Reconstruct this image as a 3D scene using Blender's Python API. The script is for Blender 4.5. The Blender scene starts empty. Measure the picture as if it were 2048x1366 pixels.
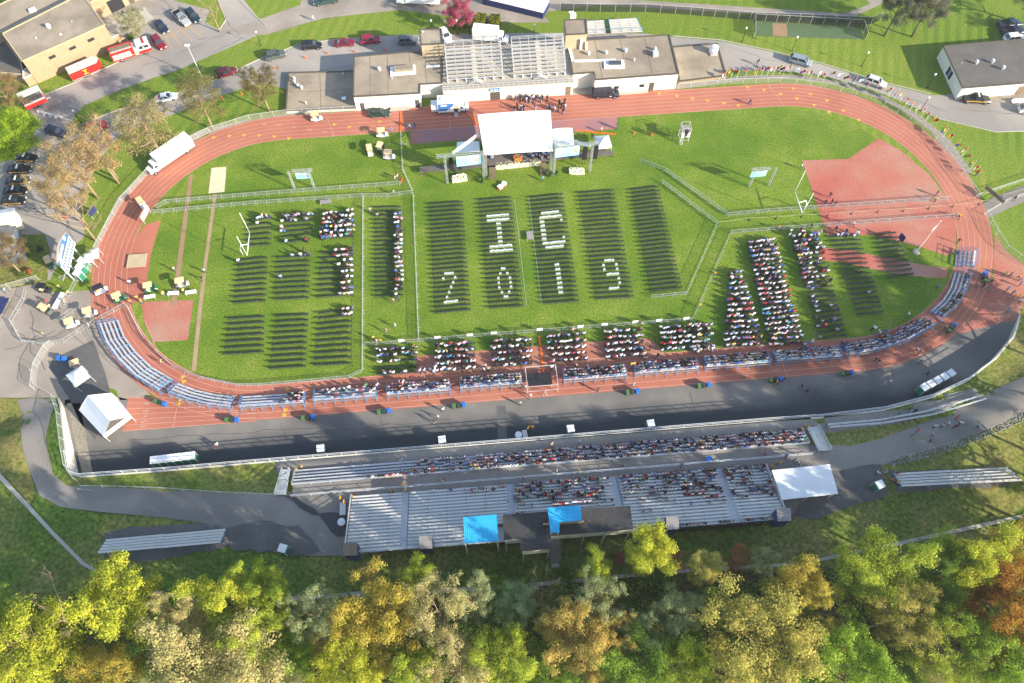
import bpy, bmesh, math, random
import numpy as np
from mathutils import Vector, Matrix, noise
from mathutils.geometry import delaunay_2d_cdt
random.seed(7); rng = np.random.default_rng(7)
R = math.radians
sc = bpy.context.scene
col = sc.collection
# ------------------------------------------------ camera, sky, sun, exposure
CAM_H, FPX = 124.87, 1560.0
PITCH, YAW, ROLL = R(62.1487), R(-4.6736), R(-0.3401)
cp, sp = math.cos(PITCH), math.sin(PITCH)
Rz = Matrix.Rotation(YAW, 3, 'Z')
fwd, up, right = Rz @ Vector((0, cp, -sp)), Rz @ Vector((0, sp, cp)), Rz @ Vector((1, 0, 0))
right, up = math.cos(ROLL) * right + math.sin(ROLL) * up, -math.sin(ROLL) * right + math.cos(ROLL) * up
cam = bpy.data.cameras.new('camera'); camo = bpy.data.objects.new('camera', cam); col.objects.link(camo)
M3 = Matrix((right, up, -fwd)).transposed()
camo.matrix_world = Matrix.Translation((0, 0, CAM_H)) @ M3.to_4x4()
cam.sensor_width = 36; cam.lens = 36 * FPX / 2048; cam.clip_start = 1; cam.clip_end = 3000
sc.camera = camo
SUN_EL, SUN_AZ = R(23), R(-33)          # azimuth measured from +X towards +Y
sdir = Vector((math.cos(SUN_EL) * math.cos(SUN_AZ), math.cos(SUN_EL) * math.sin(SUN_AZ), math.sin(SUN_EL)))
w = bpy.data.worlds.new('World'); sc.world = w; w.use_nodes = True
nt = w.node_tree; bg = nt.nodes['Background']
sky = nt.nodes.new('ShaderNodeTexSky'); sky.sky_type = 'NISHITA'; sky.sun_disc = False
sky.sun_elevation = SUN_EL; sky.sun_rotation = math.pi / 2 - SUN_AZ; sky.altitude = 200
nt.links.new(sky.outputs[0], bg.inputs[0]); bg.inputs[1].default_value = 0.15
sl = bpy.data.lights.new('sun', 'SUN'); so = bpy.data.objects.new('sun', sl); col.objects.link(so)
sl.energy = 4.6; sl.angle = R(0.5); sl.color = (1.0, 0.91, 0.76)
so.rotation_euler = (-sdir).to_track_quat('-Z', 'Y').to_euler(); so.location = (150, -100, 160)
sc.view_settings.view_transform = 'Standard'; sc.view_settings.look = 'None'
sc.view_settings.exposure = 1.3; sc.view_settings.gamma = 1.0
sc.cycles.max_bounces = 5; sc.cycles.diffuse_bounces = 2; sc.cycles.glossy_bounces = 2
sc.cycles.transparent_max_bounces = 12

# ------------------------------------------------ pixel of the plan survey -> ground point
def U(px, py, z=0.0):
    d = fwd * FPX + right * (px - 1024) - up * (py - 683)
    t = (z - CAM_H) / d.z
    return Vector((d.x * t, d.y * t, z))
# ------------------------------------------------ materials
MATS = {}
def sock(n, name): return n.inputs[name]
def mat(name, c, rough=0.8, c2=None, scale=1.0, detail=4, amt=1.0, spec=0.3, metal=0.0, bump=0.0, coords='pos', c3=None, scale3=0.05, objcol=False,
        island=0.0, transl=0.0, lo=0.35, hi=0.65, fine=0.0, fscale=20.0, vary=0.0, stretch=None, wave=None, emit=None, alpha=None, grad=None):
    m = bpy.data.materials.new(name); m.use_nodes = True; MATS[name] = m
    t = m.node_tree; N = t.nodes; L = t.links; b = N['Principled BSDF']
    b.inputs['Roughness'].default_value = rough; b.inputs['Specular IOR Level'].default_value = spec
    b.inputs['Metallic'].default_value = metal
    def rgb(c):
        n = N.new('ShaderNodeRGB'); n.outputs[0].default_value = (*c, 1); return n.outputs[0]
    def mix(f, a, bb, mode='MIX'):
        n = N.new('ShaderNodeMix'); n.data_type = 'RGBA'; n.blend_type = mode
        if isinstance(f, float): n.inputs[0].default_value = f
        else: L.new(f, n.inputs[0])
        L.new(a, n.inputs[6]); L.new(bb, n.inputs[7]); return n.outputs[2]
    def rampf(v, lo, hi):
        n = N.new('ShaderNodeMapRange'); n.inputs[1].default_value = lo; n.inputs[2].default_value = hi; L.new(v, n.inputs[0]); return n.outputs[0]
    if coords == 'pos': vec = N.new('ShaderNodeNewGeometry').outputs['Position']
    else: vec = N.new('ShaderNodeTexCoord').outputs['Object']
    if stretch:
        mp = N.new('ShaderNodeMapping'); mp.inputs['Scale'].default_value = stretch[:3]
        mp.inputs['Rotation'].default_value = (0, 0, stretch[3] if len(stretch) > 3 else 0); L.new(vec, mp.inputs[0]); vec = mp.outputs[0]
    def nz(s, d=4, r=.6):
        n = N.new('ShaderNodeTexNoise'); n.inputs['Scale'].default_value = s; n.inputs['Detail'].default_value = d; n.inputs['Roughness'].default_value = r
        L.new(vec, n.inputs['Vector']); return n.outputs[0]
    cur = rgb(c)
    if objcol: cur = N.new('ShaderNodeObjectInfo').outputs['Color']
    if c2 is not None: cur = mix(rampf(nz(scale, detail), lo, hi), cur, rgb(c2))
    if c3 is not None: cur = mix(rampf(nz(scale3, 3), .42, .62), cur, rgb(c3))
    if wave:
        n = N.new('ShaderNodeTexWave'); n.inputs['Scale'].default_value = wave[0]; n.inputs['Distortion'].default_value = 1.0; n.inputs['Detail'].default_value = 1
        mp = N.new('ShaderNodeMapping'); mp.inputs['Rotation'].default_value = (0, 0, wave[1])
        L.new(N.new('ShaderNodeNewGeometry').outputs['Position'], mp.inputs[0]); L.new(mp.outputs[0], n.inputs[0])
        cur = mix(rampf(n.outputs[1], .35, .65), cur, rgb(wave[2]))
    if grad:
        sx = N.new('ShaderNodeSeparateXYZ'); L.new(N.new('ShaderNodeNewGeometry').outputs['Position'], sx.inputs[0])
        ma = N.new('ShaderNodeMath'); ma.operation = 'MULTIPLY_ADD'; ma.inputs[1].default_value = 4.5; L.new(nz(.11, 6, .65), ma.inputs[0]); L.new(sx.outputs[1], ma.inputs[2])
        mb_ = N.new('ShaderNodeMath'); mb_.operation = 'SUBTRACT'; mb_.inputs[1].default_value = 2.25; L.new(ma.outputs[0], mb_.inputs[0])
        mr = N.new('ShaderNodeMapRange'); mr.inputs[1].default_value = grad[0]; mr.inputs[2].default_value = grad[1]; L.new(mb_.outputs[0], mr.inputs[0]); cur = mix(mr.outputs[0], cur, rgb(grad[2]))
    if island:
        cv = nz(.55, 3) ; mr = N.new('ShaderNodeMapRange'); mr.inputs[1].default_value = .35; mr.inputs[2].default_value = .65; mr.inputs[3].default_value = .72; mr.inputs[4].default_value = 1.28; L.new(cv, mr.inputs[0]); hs = N.new('ShaderNodeHueSaturation'); L.new(mr.outputs[0], hs.inputs['Value']); L.new(cur, hs.inputs['Color']); m2 = N.new('ShaderNodeMapRange'); m2.inputs[1].default_value = .35; m2.inputs[2].default_value = .65; m2.inputs[3].default_value = .515; m2.inputs[4].default_value = .485; L.new(cv, m2.inputs[0]); L.new(m2.outputs[0], hs.inputs['Hue']); cur = hs.outputs[0]
    if fine:
        f = rampf(nz(fscale, 2), .3, .7); mr = N.new('ShaderNodeMapRange'); mr.inputs[3].default_value = 1 - fine; mr.inputs[4].default_value = 1 + fine; L.new(f, mr.inputs[0])
        cmb = N.new('ShaderNodeCombineColor')
        for i in range(3): L.new(mr.outputs[0], cmb.inputs[i])
        cur = mix(1.0, cur, cmb.outputs[0], 'MULTIPLY')
    if island or vary:
        hsv = N.new('ShaderNodeHueSaturation'); L.new(cur, hsv.inputs['Color'])
        src = N.new('ShaderNodeNewGeometry').outputs['Random Per Island'] if island else N.new('ShaderNodeObjectInfo').outputs['Random']
        k = island or vary
        mr = N.new('ShaderNodeMapRange'); mr.inputs[3].default_value = 1 - k; mr.inputs[4].default_value = 1 + k; L.new(src, mr.inputs[0]); L.new(mr.outputs[0], hsv.inputs['Value'])
        m2 = N.new('ShaderNodeMath'); m2.operation = 'MULTIPLY_ADD'; m2.inputs[1].default_value = .06 * k; m2.inputs[2].default_value = .5 - .03 * k; L.new(src, m2.inputs[0]); L.new(m2.outputs[0], hsv.inputs['Hue'])
        cur = hsv.outputs[0]
    L.new(cur, b.inputs['Base Color'])
    out = N['Material Output']
    if transl:
        tr = N.new('ShaderNodeBsdfTranslucent'); L.new(cur, tr.inputs[0]); mx = N.new('ShaderNodeMixShader'); mx.inputs[0].default_value = transl
        L.new(b.outputs[0], mx.inputs[1]); L.new(tr.outputs[0], mx.inputs[2]); L.new(mx.outputs[0], out.inputs[0])
    if alpha is not None:
        tr = N.new('ShaderNodeBsdfTransparent'); mx = N.new('ShaderNodeMixShader'); mx.inputs[0].default_value = alpha
        L.new(tr.outputs[0], mx.inputs[1]); L.new(b.outputs[0], mx.inputs[2]); L.new(mx.outputs[0], out.inputs[0])
    if bump:
        bn = N.new('ShaderNodeBump'); bn.inputs['Strength'].default_value = bump; L.new(nz(fscale if fine else scale * 6, 3), bn.inputs['Height']); L.new(bn.outputs[0], b.inputs['Normal'])
    if emit:
        b.inputs['Emission Color'].default_value = (*emit[0], 1); b.inputs['Emission Strength'].default_value = emit[1]
        L.new(cur, b.inputs['Emission Color'])
    return m
def attr_mat(name, rough=.8):
    m = bpy.data.materials.new(name); m.use_nodes = True; MATS[name] = m
    t = m.node_tree; a = t.nodes.new('ShaderNodeAttribute'); a.attribute_name = 'col'
    t.links.new(a.outputs[0], t.nodes['Principled BSDF'].inputs['Base Color']); t.nodes['Principled BSDF'].inputs['Roughness'].default_value = rough
    t.nodes['Principled BSDF'].inputs['Specular IOR Level'].default_value = .2
mat('turf', (.13, .192, .019), .9, (.20, .225, .045), .30, 7, lo=.46, hi=.78, fine=.36, fscale=2.8, c3=(.088, .155, .014), scale3=.07, spec=.1, bump=.4)
mat('lawn', (.155, .208, .021), .9, (.20, .225, .04), .2, 7, fine=.3, fscale=2.5, c3=(.095, .16, .016), scale3=.03, spec=.1, wave=(.13, R(20), (.14, .197, .023)))
mat('cage_turf', (.07, .12, .05), .9, (.09, .13, .06), .3, 4, fine=.2)
mat('rough_grass', (.135, .17, .03), .95, (.22, .19, .065), .22, 6, fine=.45, fscale=1.8, c3=(.09, .145, .024), scale3=.06, spec=.05, bump=.5)
mat('forest_floor', (.07, .085, .022), .95, (.12, .09, .04), .5, 5, fine=.5, fscale=2.0, spec=.05)
mat('track_red', (.39, .135, .088), .85, (.33, .112, .072), .12, 6, fine=.14, fscale=6, c3=(.42, .16, .10), scale3=.035, spec=.15)
mat('red_apron', (.39, .14, .092), .85, (.37, .21, .155), .09, 7, fine=.18, fscale=3, c3=(.37, .10, .072), scale3=.05, spec=.15)
mat('pink_runway', (.36, .17, .11), .85, (.32, .12, .08), .3, 5, fine=.12, fscale=4, spec=.15)
mat('purple_pad', (.27, .15, .16), .85, (.36, .15, .12), .2, 4, fine=.1, fscale=4, spec=.15)
mat('old_asphalt', (.28, .235, .19), .9, (.35, .295, .24), .18, 6, fine=.16, fscale=6, c3=(.23, .195, .16), scale3=.06, spec=.2)
mat('road_asphalt', (.30, .265, .23), .9, (.36, .32, .275), .2, 6, fine=.14, fscale=7, c3=(.24, .215, .19), scale3=.05, spec=.2)
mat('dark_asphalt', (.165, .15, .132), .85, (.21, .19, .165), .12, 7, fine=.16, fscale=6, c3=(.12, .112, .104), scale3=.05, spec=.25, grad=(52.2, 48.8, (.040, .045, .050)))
mat('path_asphalt', (.22, .195, .17), .9, (.27, .24, .205), .15, 6, fine=.14, fscale=6, c3=(.17, .155, .14), scale3=.05, spec=.2)
mat('fresh_asphalt', (.085, .082, .08), .8, (.12, .113, .106), .2, 5, fine=.2, fscale=6, spec=.3)
mat('wet_asphalt', (.045, .043, .042), .45, spec=.4)
mat('concrete', (.38, .34, .28), .85, (.44, .40, .33), .3, 5, fine=.08, fscale=6)
mat('concrete_white', (.62, .58, .50), .85, (.50, .46, .38), .4, 6, fine=.1, fscale=4)
mat('path_dirt', (.26, .16, .09), .9, (.30, .19, .11), .4, 5, fine=.12, fscale=5)
mat('path_tan', (.34, .25, .15), .9, (.30, .20, .11), .4, 5, fine=.12, fscale=5)
mat('sand', (.62, .52, .34), .95, (.55, .45, .30), .6, 5, fine=.15, fscale=4)
mat('gravel', (.29, .255, .20), .95, (.20, .18, .14), 1.6, 5, fine=.3, fscale=5)
mat('roof_gravel', (.29, .235, .165), .95, (.35, .285, .205), .35, 7, fine=.22, fscale=7, c3=(.225, .18, .13), scale3=.12)
mat('roof_seam', (.20, .165, .12), .95)
mat('roof_dark', (.10, .09, .08), .9, (.13, .115, .10), .3, 6, fine=.12, fscale=6)
mat('roof_black', (.028, .028, .03), .7, (.05, .048, .045), .3, 6, fine=.2, fscale=4)
mat('brick_tan', (.37, .255, .155), .9, (.33, .225, .135), .8, 4, fine=.08, fscale=8)
mat('wall_white', (.72, .68, .58), .8, (.66, .61, .5), .5, 4)
mat('wall_tan', (.44, .35, .22), .85, (.40, .31, .19), .6, 4)
mat('trim_dark', (.09, .075, .06), .7)
mat('white_paint', (.78, .77, .74), .6)
mat('line_paint', (.55, .40, .33), .8, (.44, .24, .19), .8, 6)
mat('yellow_paint', (.62, .34, .05), .8)
mat('blue_paint', (.05, .16, .42), .5)
mat('white_fabric', (.86, .86, .86), .7, (.80, .80, .80), .3, 3, transl=.15)
mat('aluminium', (.50, .505, .51), .5, (.42, .425, .43), .8, 5, spec=.4, metal=.12)
mat('alu_pale', (.62, .59, .53), .5, (.54, .515, .47), 1.2, 4, metal=.1)
mat('galv', (.60, .61, .60), .5, metal=.3, spec=.5)
mat('steel_dark', (.10, .10, .11), .5, metal=.5)
mat('blue_frame', (.10, .24, .46), .5)
mat('black_plastic', (.018, .018, .02), .6)
mat('chair_black', (.032, .046, .042), .6, spec=.25)
mat('chair_leg', (.10, .11, .08), .6)
mat('chair_white', (.84, .84, .84), .55)
mat('paint', (1, 1, 1), .32, objcol=True, spec=.55)
mat('cloth', (1, 1, 1), .85, objcol=True, spec=.1)
mat('glass', (.02, .028, .035), .12, spec=.7)
mat('tyre', (.015, .015, .016), .8)
mat('rim', (.35, .35, .36), .4, metal=.6)
mat('lamp_lens', (.75, .75, .7), .2)
mat('lamp_red', (.35, .02, .02), .3)
mat('skin', (.42, .24, .15), .7, vary=.55)
mat('hair', (.06, .035, .02), .7, vary=.95)
mat('trousers', (.10, .105, .14), .85, vary=.85)
mat('shoe', (.03, .03, .03), .7)
mat('tan_plastic', (.68, .50, .28), .6)
mat('green_plastic', (.02, .16, .10), .5, spec=.4)
mat('green_bin', (.07, .15, .05), .5)
mat('dark_bin', (.035, .045, .04), .5)
mat('blue_bin', (.02, .13, .47), .5)
mat('orange_plastic', (.75, .13, .015), .6)
mat('tarp_blue', (.02, .36, .62), .55, (.06, .44, .72), .5, 6, wave=(1.1, R(2), (.012, .30, .56)))
mat('screen_blue', (.18, .48, .62), .4, (.30, .66, .74), .25, 2, emit=((.2, .6, .7), .28))
mat('sign_blue', (.02, .17, .42), .6)
mat('sign_grey', (.10, .13, .17), .5)
mat('deck_tan', (.40, .355, .29), .7, (.36, .315, .255), 1.0, 4)
mat('barrier_steel', (.44, .455, .44), .5, metal=.3)
mat('dry_grass', (.25, .20, .065), .95, (.15, .155, .04), .25, 6, fine=.4, fscale=2, spec=.05)  # grass with golden sunlight put into its colour
mat('footboard_grey', (.21, .22, .24), .6)
mat('scoreboard_face', (.62, .70, .75), .5, (.75, .8, .82), .9, 3)
mat('bark', (.10, .075, .05), .95, (.15, .115, .08), 1.2, 4, coords='obj')
mat('bark_pale', (.32, .23, .14), .95, (.24, .17, .10), 1.2, 4, coords='obj')
mat('leaf', (1, 1, 1), .75, objcol=True, island=.22, transl=.5, spec=.15)
mat('mesh_wire', (.55, .55, .5), .7, alpha=.17)
mat('mesh_dark', (.03, .03, .03), .8, alpha=.62)
mat('flower', (.62, .60, .18), .8, (.75, .74, .60), 4.0, 2, lo=.45, hi=.55)
mat('rock', (.27, .26, .25), .9, island=.4)
mat('wood', (.17, .12, .08), .85, (.22, .165, .11), 1.5, 4)
mat('wood_grey', (.22, .205, .19), .85, (.28, .25, .23), 1.2, 5, stretch=(1, 8, 1))
mat('fire_red', (.62, .02, .015), .4, spec=.5)
mat('gold', (.75, .42, .04), .5)
mat('flag_cloth', (1, 1, 1), .8, objcol=True, transl=.3)
mat('navy', (.02, .03, .10), .6)
attr_mat('crowd_cloth')
# ------------------------------------------------ mesh builder
class MB:
    def __init__(s): s.v = []; s.f = []; s.m = []
    def add(s, vs, fs, m=0):
        o = len(s.v); s.v += [tuple(p) for p in vs]; s.f += [tuple(i + o for i in f) for f in fs]; s.m += [m] * len(fs); return s
    def bx(s, x0, x1, y0, y1, z0, z1, m=0):
        return s.add([(x0, y0, z0), (x1, y0, z0), (x1, y1, z0), (x0, y1, z0), (x0, y0, z1), (x1, y0, z1), (x1, y1, z1), (x0, y1, z1)],
                     [(3, 2, 1, 0), (4, 5, 6, 7), (0, 1, 5, 4), (1, 2, 6, 5), (2, 3, 7, 6), (3, 0, 4, 7)], m)
    def bar(s, p, q, w, h=None, m=0):
        p, q = Vector(p), Vector(q); h = h or w; d = (q - p).normalized()
        a = d.cross(Vector((0, 0, 1)))
        if a.length < 1e-4: a = Vector((1, 0, 0))
        a.normalize(); b = a.cross(d); a = a * w / 2; b = b * h / 2
        vs = [p - a - b, p + a - b, p + a + b, p - a + b, q - a - b, q + a - b, q + a + b, q - a + b]
        return s.add(vs, [(3, 2, 1, 0), (4, 5, 6, 7), (0, 1, 5, 4), (1, 2, 6, 5), (2, 3, 7, 6), (3, 0, 4, 7)], m)
    def cyl(s, x, y, z0, z1, r, r2=None, n=10, m=0):
        r2 = r if r2 is None else r2
        vs = [(x + r * math.cos(2 * math.pi * i / n), y + r * math.sin(2 * math.pi * i / n), z0) for i in range(n)] + \
             [(x + r2 * math.cos(2 * math.pi * i / n), y + r2 * math.sin(2 * math.pi * i / n), z1) for i in range(n)]
        return s.add(vs, [tuple(range(n - 1, -1, -1)), tuple(range(n, 2 * n))] + [(i, (i + 1) % n, n + (i + 1) % n, n + i) for i in range(n)], m)
    def tube(s, pts, rad, n=6, m=0):
        pts = [Vector(p) for p in pts]; rr = rad if isinstance(rad, (list, tuple)) else [rad] * len(pts); vs = []; fs = []
        for k, p in enumerate(pts):
            d = (pts[min(k + 1, len(pts) - 1)] - pts[max(k - 1, 0)]).normalized(); a = d.orthogonal().normalized() if abs(d.z) > .95 else d.cross(Vector((0, 0, 1))).normalized(); b = d.cross(a)
            vs += [p + (a * math.cos(2 * math.pi * i / n) + b * math.sin(2 * math.pi * i / n)) * rr[k] for i in range(n)]
        for k in range(len(pts) - 1):
            fs += [(k * n + i, k * n + (i + 1) % n, (k + 1) * n + (i + 1) % n, (k + 1) * n + i) for i in range(n)]
        fs += [tuple(range(n - 1, -1, -1)), tuple(range((len(pts) - 1) * n, len(pts) * n))]
        return s.add(vs, fs, m)
    def prism(s, poly, z0, z1, m=0, mt=None):
        n = len(poly); vs = [(p[0], p[1], z0) for p in poly] + [(p[0], p[1], z1) for p in poly]
        if sum(poly[i][0] * poly[(i + 1) % n][1] - poly[(i + 1) % n][0] * poly[i][1] for i in range(n)) < 0: vs = vs[:n][::-1] + vs[n:][::-1]
        s.add(vs, [(i, (i + 1) % n, n + (i + 1) % n, n + i) for i in range(n)] + [tuple(range(n - 1, -1, -1))], m)
        s.f.append(tuple(len(s.v) - n + i for i in range(n))); s.m.append(m if mt is None else mt); return s
    def side(s, prof, y0, y1, m=0):       # outline in x,z swept across y
        n = len(prof); vs = [(p[0], y0, p[1]) for p in prof] + [(p[0], y1, p[1]) for p in prof]
        return s.add(vs, [(i, (i + 1) % n, n + (i + 1) % n, n + i) for i in range(n)] + [tuple(range(n - 1, -1, -1)), tuple(range(n, 2 * n))], m)
    def quad(s, pts, m=0): return s.add(pts, [tuple(range(len(pts)))], m)
    def ball(s, c, r, n=8, k=5, m=0, sz=1.0):
        vs = [(c[0], c[1], c[2] - r * sz)]; fs = []
        for j in range(1, k):
            a = -math.pi / 2 + math.pi * j / k
            vs += [(c[0] + r * math.cos(a) * math.cos(2 * math.pi * i / n), c[1] + r * math.cos(a) * math.sin(2 * math.pi * i / n), c[2] + r * sz * math.sin(a)) for i in range(n)]
        vs.append((c[0], c[1], c[2] + r * sz)); top = len(vs) - 1
        fs += [(0, 1 + (i + 1) % n, 1 + i) for i in range(n)]
        for j in range(k - 2): fs += [(1 + j * n + i, 1 + j * n + (i + 1) % n, 1 + (j + 1) * n + (i + 1) % n, 1 + (j + 1) * n + i) for i in range(n)]
        fs += [(1 + (k - 2) * n + i, 1 + (k - 2) * n + (i + 1) % n, top) for i in range(n)]
        return s.add(vs, fs, m)
    def mesh(s, name, mats, smooth=False):
        me = bpy.data.meshes.new(name); me.from_pydata(s.v, [], s.f)
        for k in ([mats] if isinstance(mats, str) else mats): me.materials.append(MATS[k])
        me.polygons.foreach_set('material_index', s.m)
        if smooth: me.polygons.foreach_set('use_smooth', [True] * len(s.f))
        me.update(); return me
    def build(s, name, mats, parent=None, smooth=False, color=None):
        return link(name, s.mesh(name, mats, smooth), parent, color)
def link(name, me, parent=None, color=None):
    o = bpy.data.objects.new(name, me); col.objects.link(o)
    if parent: o.parent = parent
    if color: o.color = (*color, 1)
    return o
def tag(o, label, cat, group=None):
    o['label'] = label; o['category'] = cat
    if group: o['group'] = group
    return o
def thing(name, label, cat, loc=(0, 0, 0), rz=0.0, group=None):
    o = bpy.data.objects.new(name, None); col.objects.link(o); o.location = loc; o.rotation_euler = (0, 0, rz); o.empty_display_size = .5
    return tag(o, label, cat, group)
def struct(o, kind='structure'): o['kind'] = kind; return o
def kids(o): return KIDS.get(o.name, [])
def copy_tree(src, loc, rz, label, group=None, colors=None, parent=None):
    c = src.copy(); col.objects.link(c); c.parent = parent
    if parent is None:
        c.location = loc; c.rotation_euler = (0, 0, rz); c['label'] = label
        if group: c['group'] = group
    if colors: c.color = (*colors, 1)
    for ch in list(src.children): copy_tree(ch, None, None, None, None, colors, c)
    return c
def lerp(a, b, t): return a + (b - a) * t
def sstep(a, b, x):
    t = min(1, max(0, (x - a) / (b - a))); return t * t * (3 - 2 * t)
def resample(pts, step):
    out = []
    for a, b in zip(pts[:-1], pts[1:]):
        n = max(1, round((b - a).length / step))
        out += [(a.lerp(b, i / n), b - a) for i in range(n)]
    return out
# ------------------------------------------------ the embankment wall and the height of the ground behind it
WALL = [((118, 795), 0.0), ((123, 812), .9), ((127, 850), 1.9), ((134, 905), 2.8), ((141, 945), 3.0), ((163, 952), 3.0), ((330, 940), 3.0), ((512, 924), 3.0), ((1024, 883), 3.0), ((1536, 841), 3.0), ((1640, 834), 3.0), ((1765, 819), 3.0),
        ((1860, 794), 2.9), ((1930, 762), 2.7), ((1990, 716), 2.3), ((2026, 672), 1.6), ((2036, 640), .6), ((2038, 628), 0.0)]
WP = [U(p[0], p[1], z).to_2d() for p, z in WALL]; WH = [z for p, z in WALL]
FARS = [Vector(p) for p in ((260, 72), (260, -150), (-230, -150), (-230, 75))]
SOUTH = WP + FARS
def inside(p, poly):
    x, y = p[0], p[1]; c = False; n = len(poly); j = n - 1
    for i in range(n):
        a, b = poly[i], poly[j]
        if (a[1] > y) != (b[1] > y) and x < (b[0] - a[0]) * (y - a[1]) / (b[1] - a[1]) + a[0]: c = not c
        j = i
    return c
def hgt(x, y):
    p = Vector((x, y))
    if not inside(p, SOUTH): return 0.0
    bd = 1e9; bh = 0
    for i in range(len(WP) - 1):
        a, b = WP[i], WP[i + 1]; ab = b - a; t = max(0, min(1, (p - a).dot(ab) / ab.length_squared)); d = (p - a - ab * t).length
        if d < bd: bd, bh = d, lerp(WH[i], WH[i + 1], t)
    return bh * (1 + .62 * sstep(3.2, 7.5, bd)) - 2.5 * sstep(32, 70, bd) * bh / 3
def G(px, py, dz=0.0):
    z = 0.0
    for _ in range(6):
        p = U(px, py, z); z = hgt(p.x, p.y)
    p.z = z + dz; return p
def cdt(poly, step, hf, off, name, m, jit=0):
    """a sheet that follows the ground: boundary + grid points, triangulated"""
    n = len(poly); pts = []; edges = []
    per = []
    for i in range(n):
        a, b = poly[i], poly[(i + 1) % n]; k = max(1, int((b - a).length / step))
        per += [a.lerp(b, j / k) for j in range(k)]
    if jit:
        jr = random.Random(len(per)); w_ = 0; q = []
        for p in per: w_ = w_ * .6 + jr.gauss(0, jit); q.append(p + Vector((w_, jr.gauss(0, jit))))
        per = q
    n = len(per); edges = [(i, (i + 1) % n) for i in range(n)]
    x0, x1 = min(p.x for p in per), max(p.x for p in per); y0, y1 = min(p.y for p in per), max(p.y for p in per)
    grid = []
    yy = y0 + step / 2
    jj = 0
    while yy < y1:
        xx = x0 + step / 2; ii = 0
        while xx < x1:
            if (step != 1.7 or (abs(xx) < 118 and -8 < yy) or (ii % 4 == 0 and jj % 4 == 0)) and inside((xx, yy), per): grid.append(Vector((xx, yy)))
            xx += step; ii += 1
        yy += step; jj += 1
    v, e, f, *_ = delaunay_2d_cdt(per + grid, edges, [list(range(n))], 1, 1e-5)
    me = bpy.data.meshes.new(name); me.from_pydata([(p.x, p.y, hf(p.x, p.y) + off) for p in v], [], [tuple(q) for q in f])
    me.materials.append(MATS[m]); me.polygons.foreach_set('use_smooth', [True] * len(me.polygons)); me.update()
    if me.polygons and me.polygons[0].normal.z < 0: me.flip_normals()
    return struct(link(name, me))
def flat(name, poly, z, m):
    v, e, f, *_ = delaunay_2d_cdt([Vector((p[0], p[1])) for p in poly], [(i, (i + 1) % len(poly)) for i in range(len(poly))], [list(range(len(poly)))], 1, 1e-5)
    me = bpy.data.meshes.new(name); me.from_pydata([(p.x, p.y, z) for p in v], [], [tuple(q) for q in f]); me.materials.append(MATS[m]); me.update()
    if me.polygons[0].normal.z < 0: me.flip_normals()
    return struct(link(name, me))
def PX(l): return [U(*p).to_2d() for p in l]
def GX(l): return [G(*p).to_2d() for p in l]
# embankment: near part finely draped, far part of the same sheet coarse
def south_h(x, y):
    for i, q in enumerate(WP):
        if abs(q.x - x) < 1e-3 and abs(q.y - y) < 1e-3: return WH[i]
    return hgt(x, y)
def wall_h(p):
    for i in range(len(WP) - 1):
        a, b = WP[i], WP[i + 1]; ab = b - a; t = (p - a).dot(ab) / ab.length_squared
        if -.001 <= t <= 1.001 and (p - a - ab * t).length < 2e-3: return lerp(WH[i], WH[i + 1], t)
    return None
def ter(x, y):
    h = wall_h(Vector((x, y)))
    return hgt(x, y) if h is None else h
struct(MB().bx(-900, 900, -500, 1300, -.6, 0).build('ground', 'lawn'))
cdt(SOUTH, 1.7, ter, .012, 'embankment', 'rough_grass')
FOREST = GX([(-80, 1290), (60, 1215), (180, 1190), (330, 1195), (560, 1215), (800, 1195), (1000, 1175), (1300, 1150), (1560, 1140), (1800, 1120), (2130, 1050), (2300, 1500), (1024, 1560), (-200, 1500)])
cdt(FOREST, 2.2, ter, .06, 'forest_floor', 'forest_floor')
# ---- flat paving of the bowl
Z = .006
flat('infield', PX([(800, 264), (600, 281), (500, 292), (440, 315), (390, 345), (350, 390), (315, 450), (298, 510), (290, 560), (287, 602), (305, 682), (330, 712), (370, 742), (430, 760), (500, 768), (600, 762), (700, 754), (740, 757), (832, 749), (960, 742),
     (1330, 709), (1535, 697), (1600, 694), (1700, 687), (1760, 670), (1820, 640), (1860, 605), (1880, 575), (1890, 545), (1895, 480), (1880, 400), (1755, 278), (1700, 245), (1640, 225), (1536, 211), (1420, 219), (1234, 234)]), 2 * Z, 'turf')
TC, TA, TR, LW = Vector((14.3, 89.4)), 52.25, 34.8, 1.062
def stadium(r, n=40):
    pts = []
    for i in range(n + 1):
        a = -math.pi / 2 + math.pi * i / n; pts.append(Vector((TC.x + TA + r * math.cos(a), TC.y + r * math.sin(a))))
    for i in range(n + 1):
        a = math.pi / 2 + math.pi * i / n; pts.append(Vector((TC.x - TA + r * math.cos(a), TC.y + r * math.sin(a))))
    return pts
def ring(name, r0, r1, z, m, mb=None):
    own = mb is None; mb = mb or MB(); a, b = stadium(r0), stadium(r1); n = len(a)
    for i in range(n):
        j = (i + 1) % n; mb.quad([(*a[i], z), (*b[i], z), (*b[j], z), (*a[j], z)])
    if own: struct(mb.build(name, m))
    return mb
RIN = TR - 6 * LW
ring('running_track', RIN - .1, TR + .25, 3 * Z, 'track_red')
flat('track_margin', PX([(712, 225), (840, 215), (886, 204), (1145, 190), (1352, 178), (1360, 190), (1200, 204), (1040, 214), (720, 236)]), 2.5 * Z, 'track_red')
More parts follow.
